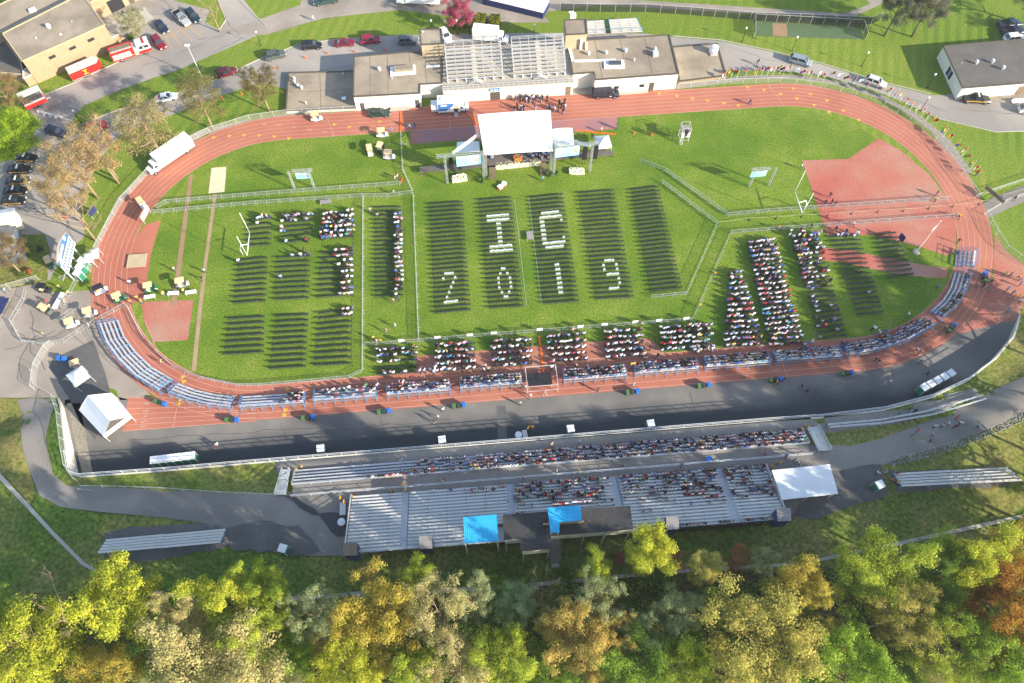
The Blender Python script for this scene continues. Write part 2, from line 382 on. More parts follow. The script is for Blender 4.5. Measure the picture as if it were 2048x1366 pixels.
# asphalt apron south of the track (inside the wall)
wi = [U(p[0], p[1], z).to_2d() for p, z in WALL]
apron = [p for p in wi[1:-1]] + PX([(2036, 640), (1985, 645), (1900, 650), (1860, 670), (1700, 725), (1500, 745), (1024, 780), (512, 815), (300, 835), (262, 800), (200, 785), (130, 800)])
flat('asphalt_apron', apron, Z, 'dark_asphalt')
cdt(GX([(-60, 795), (38, 798), (50, 900), (72, 985), (60, 1010), (20, 960), (-60, 890)]), 2.0, ter, .10, 'dry_grass', 'dry_grass')  # sheet whose yellow stands in for low sun on the left bank
flat('gravel_margin', PX([(134, 806), (160, 806), (186, 950), (165, 951)]), 2 * Z, 'gravel')
flat('brown_yard', PX([(-60, 560), (0, 575), (60, 560), (110, 585), (180, 580), (200, 640), (236, 720), (300, 790), (250, 800), (240, 800), (232, 780), (205, 772), (160, 800), (125, 812), (112, 796), (70, 795), (30, 800), (-60, 800)]), Z, 'old_asphalt')
flat('fresh_asphalt', PX([(186, 680), (212, 750), (222, 790), (215, 830), (190, 880), (160, 845), (140, 800), (98, 735), (105, 718)]), 2 * Z, 'fresh_asphalt')
flat('sprint_chute', PX([(257, 795), (244, 863), (512, 843), (512, 800), (420, 790)]), 4 * Z, 'track_red')
flat('jump_apron', PX([(1604, 321), (1696, 318), (1757, 277), (1800, 300), (1860, 350), (1896, 400), (1912, 450), (1912, 500), (1893, 512), (1850, 497), (1800, 483), (1742, 470), (1655, 472)]), 4 * Z, 'red_apron')
flat('steeple_lane', PX([(1640, 495), (1700, 500), (1745, 510), (1810, 523), (1875, 535), (1896, 535), (1893, 556), (1870, 556), (1800, 549), (1740, 537), (1690, 525), (1636, 520)]), 4 * Z, 'red_apron')
flat('gate_apron', PX([(1990, 470), (2010, 500), (2048, 530), (2110, 560), (2110, 600), (2048, 605), (2036, 640), (1985, 650), (1900, 672), (1860, 690), (1930, 630), (1985, 560)]), 2 * Z, 'red_apron')
flat('left_apron', PX([(290, 450), (322, 440), (302, 510), (294, 560), (289, 600), (250, 612), (240, 560), (255, 500)]), 4 * Z, 'track_red')
flat('jump_box', PX([(282, 604), (387, 600), (376, 680), (308, 684), (290, 650)]), 4.5 * Z, 'red_apron')
flat('south_runway', PX([(833, 712), (952, 702), (1063, 693), (1172, 684), (1300, 676), (1332, 709), (1100, 735), (832, 752)]), 4 * Z, 'pink_runway')
flat('north_pad', PX([(820, 262), (822, 288), (1235, 258), (1234, 232)]), 4 * Z, 'purple_pad')
flat('runway_inner', PX([(378, 350), (386, 350), (360, 557), (352, 610), (341, 610), (350, 557)]), 6 * Z, 'path_dirt')
flat('runway_outer', PX([(427, 387), (434, 387), (414, 530), (404, 620), (392, 742), (383, 742), (396, 620), (407, 530)]), 6 * Z, 'path_tan')
flat('sand_pit', PX([(423, 336), (453, 334), (449, 384), (417, 387)]), 6 * Z, 'sand')
# lane lines
mb = MB()
for k in range(7): ring('', RIN + k * LW - .035, RIN + k * LW + .035, 5 * Z, '', mb)
for k in range(7):
    a, b = U(lerp(257, 244, k / 6), lerp(795, 862, k / 6)), U(512, lerp(797, 842, k / 6)); d = (b - a).normalized().orthogonal(); d = Vector((-(b - a).y, (b - a).x, 0)).normalized() * .035
    mb.quad([(*(a - d).to_2d(), 6 * Z), (*(b - d).to_2d(), 6 * Z), (*(b + d).to_2d(), 6 * Z), (*(a + d).to_2d(), 6 * Z)])
def stripe(p, q, wd, z=6 * Z, m=0, mb=mb):
    d = Vector((-(q - p).y, (q - p).x, 0)).normalized() * wd / 2
    mb.quad([(*(p - d).to_2d(), z), (*(q - d).to_2d(), z), (*(q + d).to_2d(), z), (*(p + d).to_2d(), z)], m)
for a, b in (((347, 854), (358, 790)), ((1536, 169), (1568, 211)), ((655, 237), (668, 274)), ((1574, 752), (1560, 716)), ((898, 232), (902, 262)), ((470, 845), (478, 806)), ((1860, 700), (1830, 655)), ((2007, 560), (1960, 545)), ((290, 640), (310, 690))):
    stripe(U(*a), U(*b), .09)
struct(mb.build('lane_markings', 'line_paint'))
mb = MB()                                 # exchange-zone triangles
def tri(px, py, ang):
    p = U(px, py); s = .55
    mb.quad([(p.x + s * math.cos(ang + t), p.y + s * math.sin(ang + t), 6 * Z) for t in (0, 2.2, 4.1)])
for q in ((1319, 187), (1354, 192), (1385, 197), (1415, 201), (1448, 206), (1477, 211), (1495, 174), (1528, 180), (1561, 188), (1594, 197), (1628, 210), (1658, 224), (1587, 177), (1621, 188), (1654, 201), (1687, 221), (1718, 240),
          (428, 275), (459, 272), (489, 270), (519, 271), (549, 273), (578, 277), (669, 249), (699, 254), (729, 260), (760, 243), (575, 778), (573, 790), (571, 820), (569, 830), (366, 754), (368, 763), (360, 800), (357, 808)): tri(*q, 0.2)
struct(mb.build('exchange_markings', 'yellow_paint'))
# lane numbers, drawn as strokes on a 2 x 4 cell grid
SEG = {'1': [((1, 0), (1, 4))], '2': [((0, 4), (2, 4)), ((2, 4), (2, 2)), ((2, 2), (0, 2)), ((0, 2), (0, 0)), ((0, 0), (2, 0))], '3': [((0, 4), (2, 4)), ((2, 4), (2, 0)), ((0, 2), (2, 2)), ((0, 0), (2, 0))],
       '4': [((0, 4), (0, 2)), ((0, 2), (2, 2)), ((2, 4), (2, 0))], '5': [((2, 4), (0, 4)), ((0, 4), (0, 2)), ((0, 2), (2, 2)), ((2, 2), (2, 0)), ((2, 0), (0, 0))],
       '6': [((2, 4), (0, 4)), ((0, 4), (0, 0)), ((0, 0), (2, 0)), ((2, 0), (2, 2)), ((2, 2), (0, 2))]}
mb = MB()
def digit(ch, px, py, h, rot):
    p = U(px, py); u = Vector((math.cos(rot), math.sin(rot), 0)); v = Vector((-math.sin(rot), math.cos(rot), 0)); c = h / 4
    for a, b in SEG[ch]: stripe(p + u * (a[0] - 1) * c * .9 + v * (a[1] - 2) * c, p + u * (b[0] - 1) * c * .9 + v * (b[1] - 2) * c, h * .13, 7 * Z, 0, mb)
for ch, x, y in (('2', 293, 808), ('3', 292, 821), ('4', 290, 832), ('5', 288, 843), ('6', 286, 854)): digit(ch, x, y, .8, R(-90))
for ch, x, y in (('6', 529, 248), ('5', 558, 250), ('4', 589, 255), ('3', 619, 260), ('2', 649, 264)): digit(ch, x, y, .8, R(85))
for ch, x, y in (('5', 1554, 740), ('5', 1824, 687)): digit(ch, x, y, .9, R(95))
struct(mb.build('lane_numbers', 'line_paint'))
# ---- roads north of the track
road = [(-80, 270), (30, 232), (90, 232), (140, 240), (150, 255), (230, 222), (330, 195), (420, 165), (520, 118), (600, 90), (700, 76), (800, 70), (1000, 66), (1280, 66), (1345, 74), (1440, 82), (1540, 103), (1640, 128), (1760, 165), (1860, 190), (2120, 195),
        (2120, 262), (1990, 262), (1930, 248), (1880, 236), (1810, 205), (1740, 178), (1660, 155), (1580, 143), (1440, 140), (1300, 200), (900, 190), (700, 185), (580, 180), (520, 165), (440, 192), (330, 235), (240, 270), (190, 330), (160, 420), (180, 470), (130, 500), (100, 560), (60, 570), (0, 580), (-80, 580)]
flat('campus_road', PX(road), Z, 'road_asphalt')
flat('parking_lot', PX([(150, 255), (30, 228), (60, 190), (130, 165), (205, 135), (260, 90), (190, 60), (205, 20), (350, -60), (440, -60), (520, 40), (533, 54), (512, 72), (420, 112), (350, 142), (300, 158), (240, 180), (170, 210), (145, 235)]), 2 * Z, 'road_asphalt')
flat('concrete_pad', PX([(195, 45), (290, 14), (312, 42), (248, 72), (215, 60)]), 4 * Z, 'concrete')
flat('upper_lane', PX([(430, 68), (530, 70), (650, 36), (800, 20), (1000, 45), (1100, 45), (1080, 25), (1200, 10), (1400, 22), (1700, 36), (1760, 10), (1790, -30), (1700, -40), (1740, 8), (1690, 27), (1400, 8), (1200, -4), (1080, 0), (1000, -30), (620, -60), (600, 10), (500, 45)]), 3 * Z, 'old_asphalt')
flat('side_path', PX([(1950, 415), (1985, 395), (2100, 350), (2100, 380), (2000, 425), (1968, 440)]), 2.5 * Z, 'path_asphalt')
flat('yard_gravel', PX([(1420, 170), (1500, 158), (1600, 158), (1690, 172), (1790, 210), (1860, 262), (1905, 320), (1930, 350), (1945, 345), (1900, 280), (1840, 230), (1770, 193), (1690, 165), (1600, 150), (1500, 150), (1345, 168), (1300, 185)]), 2 * Z, 'gravel')
flat('track_verge', PX([(200, 470), (230, 400), (290, 345), (340, 290), (400, 260), (480, 243), (570, 228), (720, 222), (720, 232), (570, 238), (490, 250), (410, 270), (350, 303), (300, 352), (240, 425), (205, 480), (186, 530), (180, 530)]), 2 * Z, 'gravel')
flat('building_forecourt', PX([(1880, 192), (1930, 182), (2120, 170), (2120, 200), (1990, 205)]), 2 * Z, 'gravel')
flat('gate_bed', PX([(55, 470), (90, 468), (100, 500), (95, 560), (60, 570), (20, 575), (-40, 590), (-40, 460)]), 3.5 * Z, 'rough_grass')
flat('grass_island', PX([(345, 0), (430, -10), (452, 40), (435, 62), (410, 45), (420, 20)]), 4 * Z, 'lawn')
flat('grass_strip', PX([(148, 245), (170, 215), (245, 190), (350, 146), (470, 100), (533, 76), (600, 60), (720, 40), (880, 30), (880, 64), (700, 73), (600, 86), (520, 112), (420, 158), (330, 188), (230, 216), (160, 262)]), 4 * Z, 'lawn')
flat('lawn_by_building', PX([(75, 178), (240, 110), (258, 100), (262, 112), (150, 165), (92, 188)]), 4 * Z, 'lawn')
flat('grass_corner', PX([(-60, 200), (40, 200), (75, 240), (60, 300), (20, 320), (-60, 330)]), 4 * Z, 'lawn')
flat('verge_grass', PX([(240, 272), (330, 238), (440, 195), (520, 170), (575, 185), (570, 225), (480, 240), (400, 256), (340, 286), (290, 341), (235, 395), (198, 468), (150, 545), (130, 520), (170, 470), (160, 420), (190, 335)]), 3 * Z, 'lawn')
flat('putting_green', PX([(1507, 42), (1720, 54), (1727, 79), (1513, 72)]), 3 * Z, 'cage_turf')
flat('infield_clay', PX([(1545, 46), (1573, 48), (1575, 73), (1546, 72)]), 4 * Z, 'path_dirt')
mb = MB()
for a, b in (((325, 62), (345, 98)), ((338, 58), (362, 92)), ((354, 52), (384, 82)), ((372, 48), (404, 74)), ((329, 76), (383, 52))): stripe(U(*a), U(*b), .12, 4 * Z, 0, mb)
struct(mb.build('parking_markings', 'yellow_paint'))
mb = MB()
def kerb(pts, wd=.18, h=.12):
    for a, b in zip(pts[:-1], pts[1:]): mb.bar(a + Vector((0, 0, h / 2)), b + Vector((0, 0, h / 2)), wd, h)
for L in ([(150, 255), (230, 222), (330, 195), (420, 165), (520, 118), (600, 88), (700, 76)], [(352, -20), (432, -10), (452, 40), (437, 62), (412, 46)], [(88, 190), (150, 165), (262, 112)], [(1345, 72), (1440, 80), (1540, 101), (1640, 126), (1760, 163), (1862, 188)], [(1810, 207), (1880, 238), (1930, 250), (1990, 264), (2060, 262)], [(478, 0), (533, 53)]): kerb([U(*q) for q in L])
struct(mb.build('kerb', 'concrete'))
# ---- paths on the embankment
cdt(GX([(66, 796), (112, 800), (92, 880), (108, 950), (135, 972), (330, 980), (546, 990), (575, 985), (700, 968), (1024, 948), (1400, 915), (1640, 888), (1700, 893), (1760, 878), (1900, 826), (1975, 785), (2060, 748), (2120, 735), (2120, 790), (2048, 824), (1990, 853), (1900, 888), (1800, 916), (1700, 960), (1690, 1010), (1600, 1040), (1540, 1010),
        (700, 1112), (600, 1112), (455, 1090), (440, 1050), (330, 1036), (200, 1024), (120, 1014), (78, 990), (48, 905), (36, 800)]), 1.6, ter, .13, 'hill_road', 'path_asphalt')
cdt(GX([(556, 924), (1024, 886), (1536, 845), (1640, 838), (1765, 823), (1860, 800), (1900, 787), (1950, 776), (1960, 792), (1880, 825), (1790, 848), (1640, 868), (1060, 915), (600, 950), (556, 950)]), 1.2, ter, .10, 'upper_walk', 'path_asphalt')
cdt(GX([(440, 1060), (520, 1040), (600, 1050), (640, 1100), (600, 1112), (455, 1100)]), 1.5, ter, .19, 'dark_paving', 'fresh_asphalt', .22)
cdt(GX([(1640, 945), (1760, 930), (1780, 990), (1700, 1010), (1640, 1040), (1590, 1030)]), 1.5, ter, .19, 'dark_ground', 'fresh_asphalt', .22)
cdt(GX([(212, 1062), (440, 1045), (458, 1095), (300, 1120), (212, 1112)]), 2.0, ter, .12, 'bleacher_pad', 'fresh_asphalt', .2)
cdt(GX([(1776, 945), (1995, 935), (2020, 972), (1800, 985)]), 2.0, ter, .12, 'bleacher_ground', 'fresh_asphalt', .2)
cdt(GX([(-60, 900), (0, 945), (60, 1010), (110, 1065), (170, 1125), (245, 1165), (330, 1186), (420, 1205), (420, 1212), (330, 1192), (240, 1171), (165, 1131), (104, 1070), (54, 1016), (-6, 953), (-60, 910)]), 2.0, ter, .14, 'lower_path', 'concrete')
cdt(GX([(540, 1196), (640, 1190), (720, 1183), (1000, 1172), (1280, 1146), (1400, 1136), (1600, 1125), (1790, 1085), (2048, 1028), (2120, 1012), (2120, 1020), (2048, 1036), (1790, 1093), (1600, 1131), (1400, 1143), (1280, 1153), (1000, 1180), (640, 1198), (540, 1204)]), 2.0, ter, .14, 'woodland_path', 'concrete')
cdt(GX([(566, 992), (590, 996), (618, 1012), (640, 1026), (662, 1022), (694, 1030), (694, 1070), (672, 1074), (652, 1052), (640, 1034), (612, 1026), (588, 1006)]), .9, ter, .24, 'wet_patch', 'wet_asphalt', .10)
mb = MB(); rr = random.Random(2)      # sealed cracks in the old paving
def crack(a, b, w=.07, jit=.5):
    p, q = U(*a), U(*b); n = max(2, int((q - p).length / 2.0)); L = [p.lerp(q, i / n) + Vector((rr.uniform(-jit, jit), rr.uniform(-jit, jit), 0)) * (0 < i < n) for i in range(n + 1)]
    for s_, t in zip(L[:-1], L[1:]): stripe(s_, t, w * rr.uniform(.6, 1.6), 3.5 * Z, 0, mb)
for a, b in (((150, 250), (262, 190)), ((200, 215), (420, 118)), ((240, 190), (300, 160)), ((410, 112), (500, 70)), ((300, 30), (420, 12)), ((395, 80), (470, 60)), ((285, 130), (330, 120)), ((350, 110), (460, 62)), ((450, 30), (480, 70)), ((60, 235), (140, 200)), ((110, 420), (150, 480)), ((70, 350), (130, 440)), ((10, 700), (110, 660)), ((20, 640), (90, 740)), ((60, 620), (75, 690)), ((0, 660), (60, 600)), ((120, 640), (170, 690)), ((600, 150), (700, 140)), ((540, 160), (820, 112)), ((1460, 95), (1600, 135)), ((1700, 160), (1900, 225)), ((1900, 215), (2048, 232)), ((870, 40), (1040, 40)), ((560, 60), (700, 25))): crack(a, b)
for a, b in (((220, 905), (900, 838)), ((700, 880), (1500, 812)), ((330, 870), (352, 930)), ((560, 848), (580, 910)), ((760, 835), (778, 895)), ((1180, 800), (1200, 862)), ((1380, 785), (1402, 850)), ((1560, 775), (1590, 830)), ((1640, 780), (1860, 700)), ((1500, 800), (1700, 790)), ((260, 880), (700, 850))): crack(a, b, .05, .25)
struct(mb.build('crack_seals', 'wet_asphalt'))
flat('asphalt_patch', PX([(993, 812), (1011, 811), (1014, 880), (996, 881)]), 2 * Z, 'fresh_asphalt')
# ------------------------------------------------ the retaining wall and its railing
def wall_run(name, label, pts3, th, z0, m='concrete_white', cap=True):
    mb = MB()
    for (a, b) in zip(pts3[:-1], pts3[1:]):
        d = (b - a).to_2d().normalized(); n = Vector((d.y, -d.x)) * th
        A, B, Cc, D = a.to_2d(), b.to_2d(), b.to_2d() + n, a.to_2d() + n
        vs = [(*A, z0), (*B, z0), (*Cc, z0), (*D, z0), (*A, a.z), (*B, b.z), (*Cc, b.z), (*D, a.z)]
        mb.add(vs, [(3, 2, 1, 0), (4, 5, 6, 7), (0, 1, 5, 4), (1, 2, 6, 5), (2, 3, 7, 6), (3, 0, 4, 7)])
    return tag(mb.build(name, m), label, 'wall')
wall_run('retaining_wall', 'long pale concrete retaining wall curving around the dark asphalt below the stands', [Vector((p.x, p.y, z + .10)) for p, z in zip(WP, WH)], .28, -.3)
def rail(name, label, pts, h=1.05, step=2.2, r=.03, rails=2, cat='railing', m='galv', panel=None, group=None):
    """posts + rails along 3-D points"""
    mb = MB(); q = resample(pts, step); P = [a for a, d in q] + [pts[-1]]
    for p in P: mb.bar(p, p + Vector((0, 0, h)), r * 2)
    for k in range(rails):
        z = h * (1 - .48 * k)
        for a, b in zip(P[:-1], P[1:]): mb.bar(a + Vector((0, 0, z)), b + Vector((0, 0, z)), r * 2)
    base = thing(name, label, cat, group=group)
    mb.build('rail', m, base)
    if panel:
        mp = MB()
        for a, b in zip(P[:-1], P[1:]): mp.quad([a + Vector((0, 0, .05)), b + Vector((0, 0, .05)), b + Vector((0, 0, h - .02)), a + Vector((0, 0, h - .02))])
        mp.build('wire_mesh', panel, base)
    return base
rail('wall_railing', 'long galvanised pipe railing along the top of the retaining wall', [Vector((p.x, p.y, z + .10)) for p, z in list(zip(WP, WH))[3:-3]], 1.1, 2.4, .04)
def fence(label, px, h=1.4, step=3.0, m='mesh_wire', dz=0.0, name='chain_link_fence', r=.025):
    P = [G(*q) for q in px]
    base = thing(name, label, 'fence'); mb = MB(); mp = MB()
    q = resample(P, step); L = [Vector((a.x, a.y, hgt(a.x, a.y))) for a, d in q] + [P[-1]]
    for p in L: mb.bar(p, p + Vector((0, 0, h)), r * 2)
    for a, b in zip(L[:-1], L[1:]):
        mb.bar(a + Vector((0, 0, h)), b + Vector((0, 0, h)), r * 2)
        mp.quad([a + Vector((0, 0, .03)), b + Vector((0, 0, .03)), b + Vector((0, 0, h)), a + Vector((0, 0, h))])
    mb.build('post_frame', 'galv', base); mp.build('wire_mesh', m, base)
    return base
fence('chain link fence curving beside the northwest bend of the track', [(182, 545), (192, 505), (215, 460), (245, 405), (300, 345), (350, 300), (420, 265), (500, 240), (572, 230), (640, 226), (712, 222)], 1.5)
fence('chain link fence along the northeast bend of the track below the flags', [(1355, 178), (1460, 168), (1560, 165), (1650, 176), (1740, 200), (1820, 240), (1870, 280), (1905, 330), (1955, 396)], 1.5)
fence('chain link fence curving from the gate to the east entrance', [(1968, 428), (1990, 470), (2010, 500), (2060, 535)], 1.5)
fence('low chain link fence beside the path north of the east gate', [(1950, 395), (2000, 378), (2080, 352)], 1.1)
fence('low chain link fence beside the path south of the east gate', [(1968, 430), (2010, 405), (2080, 380)], 1.1)
fence('chain link fence along the left side of the yellow grass by the hill road', [(70, 780), (76, 735), (96, 700), (108, 690)], 1.8)
fence('chain link fence on top of the left end of the retaining wall', [(68, 745), (75, 775), (110, 795), (121, 830), (127, 880), (136, 935), (155, 962)], 1.6)
fence('low wire fence along the grass bank above the hill road', [(165, 975), (250, 976), (330, 979), (440, 987), (548, 992)], 1.0)
fence('chain link fence across the top of the brown yard by the shrub bed', [(-20, 588), (20, 577), (60, 566), (80, 560)], 1.6)
fence('dark screened fence behind the far lane', [(1120, 22), (1200, 24), (1290, 24), (1380, 30), (1500, 40), (1620, 44), (1740, 50), (1760, 40)], 2.2, 3.0, 'mesh_dark')
fence('dark mesh fence around the green practice cage', [(1507, 75), (1507, 42), (1620, 48), (1722, 54), (1730, 80)], 2.0, 2.6, 'mesh_dark')
# ------------------------------------------------ buildings
def poly(px, z): return [U(*q, z).to_2d() for q in px]
def building(name, label, roof_px, z, wallm, roofm, z0=0.0, par=.28, cat='building', trim='trim_dark'):
    P = poly(roof_px, z); b = thing(name, label, cat, (*(sum(P, Vector((0, 0))) / len(P)), z0)); o = b.location.to_2d()
    P = [p - o for p in P]
    MB().prism(P, 0, z - z0 - .02, 0).build('wall', wallm, b)
    r = MB().prism(P, z - z0 - .02, z - z0 + .06, 0).build('roof', roofm, b)
    if par:
        mb = MB(); n = len(P)
        for i in range(n):
            p, q = P[i], P[(i + 1) % n]
            mb.bar((*p, z - z0 + .09), (*q, z - z0 + .09), .3, .22)
        mb.build('parapet', trim, r)
    b['oz'] = z0
    return b
def wallpart(b, name, p, q, t0, t1, z0, z1, th, m, off=0.0):
    """a panel on the wall from p to q (2-D world), seen from the right-hand side of p->q"""
    o = b.location; p, q = Vector(p), Vector(q); d = (q - p).normalized(); n = Vector((d.y, -d.x)); L = (q - p).length
    a, c = p + d * L * t0 + n * off, p + d * L * t1 + n * off
    mb = MB(); mb.prism([a - o.to_2d(), c - o.to_2d(), c + n * th - o.to_2d(), a + n * th - o.to_2d()], z0 - o.z, z1 - o.z)
    return mb.build(name, m, b)
def roofbox(b, name, px, py, z, sx, sy, h, m, rz=0.0):
    p = U(px, py, z) - b.location; mb = MB(); c, s = math.cos(rz), math.sin(rz)
    P = [(p.x + x * c - y * s, p.y + x * s + y * c) for x, y in ((-sx / 2, -sy / 2), (sx / 2, -sy / 2), (sx / 2, sy / 2), (-sx / 2, sy / 2))]
    return mb.prism(P, p.z + .06, p.z + .06 + h).build(name, m, b)
def vent(b, px, py, z, r=.28, h=.8, m='galv'):
    p = U(px, py, z) - b.location; mb = MB(); mb.cyl(p.x, p.y, p.z + .06, p.z + h * .7, r * .6); mb.cyl(p.x, p.y, p.z + h * .6, p.z + h, r, r * .7, 10)
    return mb.build('roof_vent', m, b)
W1 = building('field_house', 'white walled field house with a flat gravel roof beside the grandstand, west of the stage', [(708.5, 114), (816, 105), (884, 110), (885, 166.5), (840, 169), (840, 186.5), (707, 194)], 3.95, 'wall_white', 'roof_gravel')
f0, f1 = U(707, 194, 3.95).to_2d(), U(840, 186.5, 3.95).to_2d()
for t in (.07, .91): wallpart(W1, 'door', f0, f1, t, t + .06, 0.02, 2.1, .05, 'trim_dark')
wallpart(W1, 'bench_box', f0, f1, .52, .80, 0.02, .55, .8, 'concrete')
fr = roofbox(W1, 'skylight_well', 806, 142, 3.95, 5.4, 2.6, .22, 'white_paint', R(2)); roofbox(W1, 'roof_unit', 808, 140, 4.1, 4.0, 1.3, .75, 'roof_gravel', R(2))
roofbox(W1, 'roof_duct', 866, 133, 3.95, 3.0, .35, .2, 'white_paint', R(3)); vent(W1, 759, 141, 3.95, .45, .9); vent(W1, 784, 158, 3.95, .15, .4)
W0 = building('low_annex', 'low flat gravel roofed annex west of the white field house', [(577.6, 146.5), (708, 143), (712, 216), (572, 222)], .75, 'wall_white', 'roof_gravel', par=.1)
for q, r in (((589.5, 160), .3), ((590, 166), .3), ((597, 174), .4), ((604, 178), .4), ((687, 151), .15), ((613, 209), .2)): vent(W0, *q, .75, r, .9)
roofbox(W0, 'roof_hatch', 688, 198, .75, .9, .7, .3, 'white_paint')
W2 = building('field_house', 'white walled field house with a flat gravel roof beside the black passenger van', [(1138, 97.6), (1147, 92), (1173, 81), (1338, 70.5), (1357, 147.7), (1190.5, 160), (1188, 145), (1145.4, 148.5)], 4.2, 'wall_white', 'roof_gravel')
e0, e1 = U(1190.5, 160, 4.2).to_2d(), U(1357, 147.7, 4.2).to_2d()
wallpart(W2, 'door', e0, e1, .67, .73, .02, 2.3, .05, 'trim_dark')
for t in (.24, .55, .83): wallpart(W2, 'window', e0, e1, t, t + .06, 1.2, 2.0, .04, 'glass' if t < .8 else 'galv')
wallpart(W2, 'plinth', e0, e1, 0, .66, 0.0, .25, .7, 'concrete')
roofbox(W2, 'skylight_well', 1228, 130, 4.2, 4.4, 2.4, .22, 'white_paint', R(-4)); roofbox(W2, 'roof_unit', 1230, 128, 4.3, 2.6, 1.0, .5, 'steel_dark', R(-4))
roofbox(W2, 'roof_duct', 1190, 122, 4.2, 9.0, .5, .18, 'white_paint', R(-3)); roofbox(W2, 'roof_curb', 1142, 110, 4.2, .6, 4.0, .25, 'white_paint', R(3))
for q, r in (((1177, 110), .4), ((1212, 108), .4), ((1251, 104), .45), ((1310, 101), .35), ((1268, 123), .2)): vent(W2, *q, 4.2, r, .9)
roofbox(W2, 'roof_unit', 1310, 111, 4.2, 1.1, 1.1, 1.0, 'galv'); roofbox(W2, 'chimney', 1161, 98, 4.2, .5, .5, 2.6, 'white_paint'); roofbox(W2, 'chimney', 1172, 99, 4.2, .4, .4, 1.8, 'white_paint')
W3 = building('low_annex', 'low flat roofed annex with a white tank, east of the field house', [(1345, 95), (1434, 88), (1452, 152), (1359, 163)], .7, 'wall_tan', 'roof_gravel', par=.1)
tk = thing('storage_tank', 'white cylindrical tank standing on the corner of the low east annex', 'tank', U(1426, 105, .8)); MB().cyl(0, 0, 0, 1.6, .95, n=18).cyl(0, 0, 1.58, 1.9, .95, .5, n=18).build('vessel', 'white_paint', tk, True); MB().bx(-.8, .8, -1.1, -.5, 0, .25).build('base', 'concrete', tk)
W4 = building('stair_tower', 'tan stair tower with a flat roof at the west end of the grandstand', [(838.8, 60), (882.6, 59), (885, 87.6), (842.5, 90)], 7.2, 'wall_tan', 'roof_gravel')
vent(W4, 845, 66, 7.2, .2, .6)
W5 = building('stair_tower', 'tan stair tower with a flat roof at the east end of the grandstand', [(1128, 41), (1171.7, 39.6), (1174, 67.6), (1131.7, 70)], 8.0, 'wall_tan', 'roof_gravel')
roofbox(W5, 'roof_unit', 1146, 35, 8.0, 1.2, .8, .9, 'white_paint')
for b_, z_, segs in ((W1, 3.95, (((740, 113), (741, 190)), ((775, 110), (777, 188)), ((818, 107), (822, 140)), ((850, 109), (853, 165)))), (W2, 4.2, (((1190, 82), (1205, 156)), ((1240, 79), (1248, 118)), ((1290, 75), (1305, 150)), ((1240, 150), (1350, 140)))), (W0, .75, (((640, 147), (642, 216)), ((580, 185), (708, 178))))):
    mb = MB()
    for p, q in segs: mb.bar(U(*p, z_ + .07) - b_.location, U(*q, z_ + .07) - b_.location, .14, .03)
    mb.build('roof_seam', 'roof_seam', b_)
# side stairs between field houses and grandstand
for nm, a, c, lab in ((0, (842, 190), (886, 186), 'tan exterior stair between the west field house and the grandstand'), (1, (1147, 178), (1189, 172), 'tan exterior stair between the east field house and the grandstand')):
    A, B = U(*a), U(*c); st = thing('exterior_stair', lab, 'stairs', A); d = (B - A); L = d.length; mb = MB()
    for i in range(10):
        t = i / 10 if nm == 1 else (9 - i) / 10; x0, x1 = L * i / 10, L * (i + 1) / 10 - .01
        mb.bx(x0, x1, 1.4, 3.0, 0, 3.4 * (1 - t) + .05)
    mb.build('flight', 'wall_tan', st); MB().bx(0.1, L - .1, .1, .25, 0, .9).build('low_wall', 'wall_white', st)
    st.rotation_euler = (0, 0, math.atan2(d.y, d.x))
# ------------------------------------------------ grandstand on the field house
ga, gb = U(886, 181.5, 3.55), U(1146.7, 164, 3.55)
gd = (gb - ga).normalized(); GL = (gb - ga).length; gz = math.atan2(gd.y, gd.x)
GS = thing('grandstand', 'white walled grandstand with two aluminium seating blocks behind the stage', 'grandstand', (ga.x, ga.y, 0), gz)
MB().bx(0, GL, 0, 10.5, 0, 3.53).build('base', 'wall_white', GS)
MB().bx(-.1, GL + .1, -.15, 10.6, 3.54, 3.68).build('deck', 'deck_tan', GS)
mb = MB()
for i in range(27):
    x = GL * i / 26; mb.bar((x, -.05, 3.68), (x, -.05, 4.75), .05)
for z in (4.2, 4.75): mb.bar((0, -.05, z), (GL, -.05, z), .05)
mb.build('front_railing', 'galv', GS)
MB().bx(GL * .36, GL * .435, -.06, 0.2, 0.02, 2.2).build('door', 'trim_dark', GS); MB().bx(GL * .945, GL * .985, -.05, .2, 0.02, 2.3).build('door', 'wood', GS)
MB().bx(GL * .352, GL * .432, -.12, -.02, 2.5, 3.3).build('sign', 'sign_blue', GS)
mb = MB(); mb.bx(GL * .360, GL * .378, -.15, -.125, 2.75, 3.05); mb.bx(GL * .388, GL * .402, -.15, -.125, 2.72, 3.1); mb.bx(GL * .408, GL * .42, -.15, -.125, 2.72, 3.1); mb.build('lettering', 'white_paint', GS)
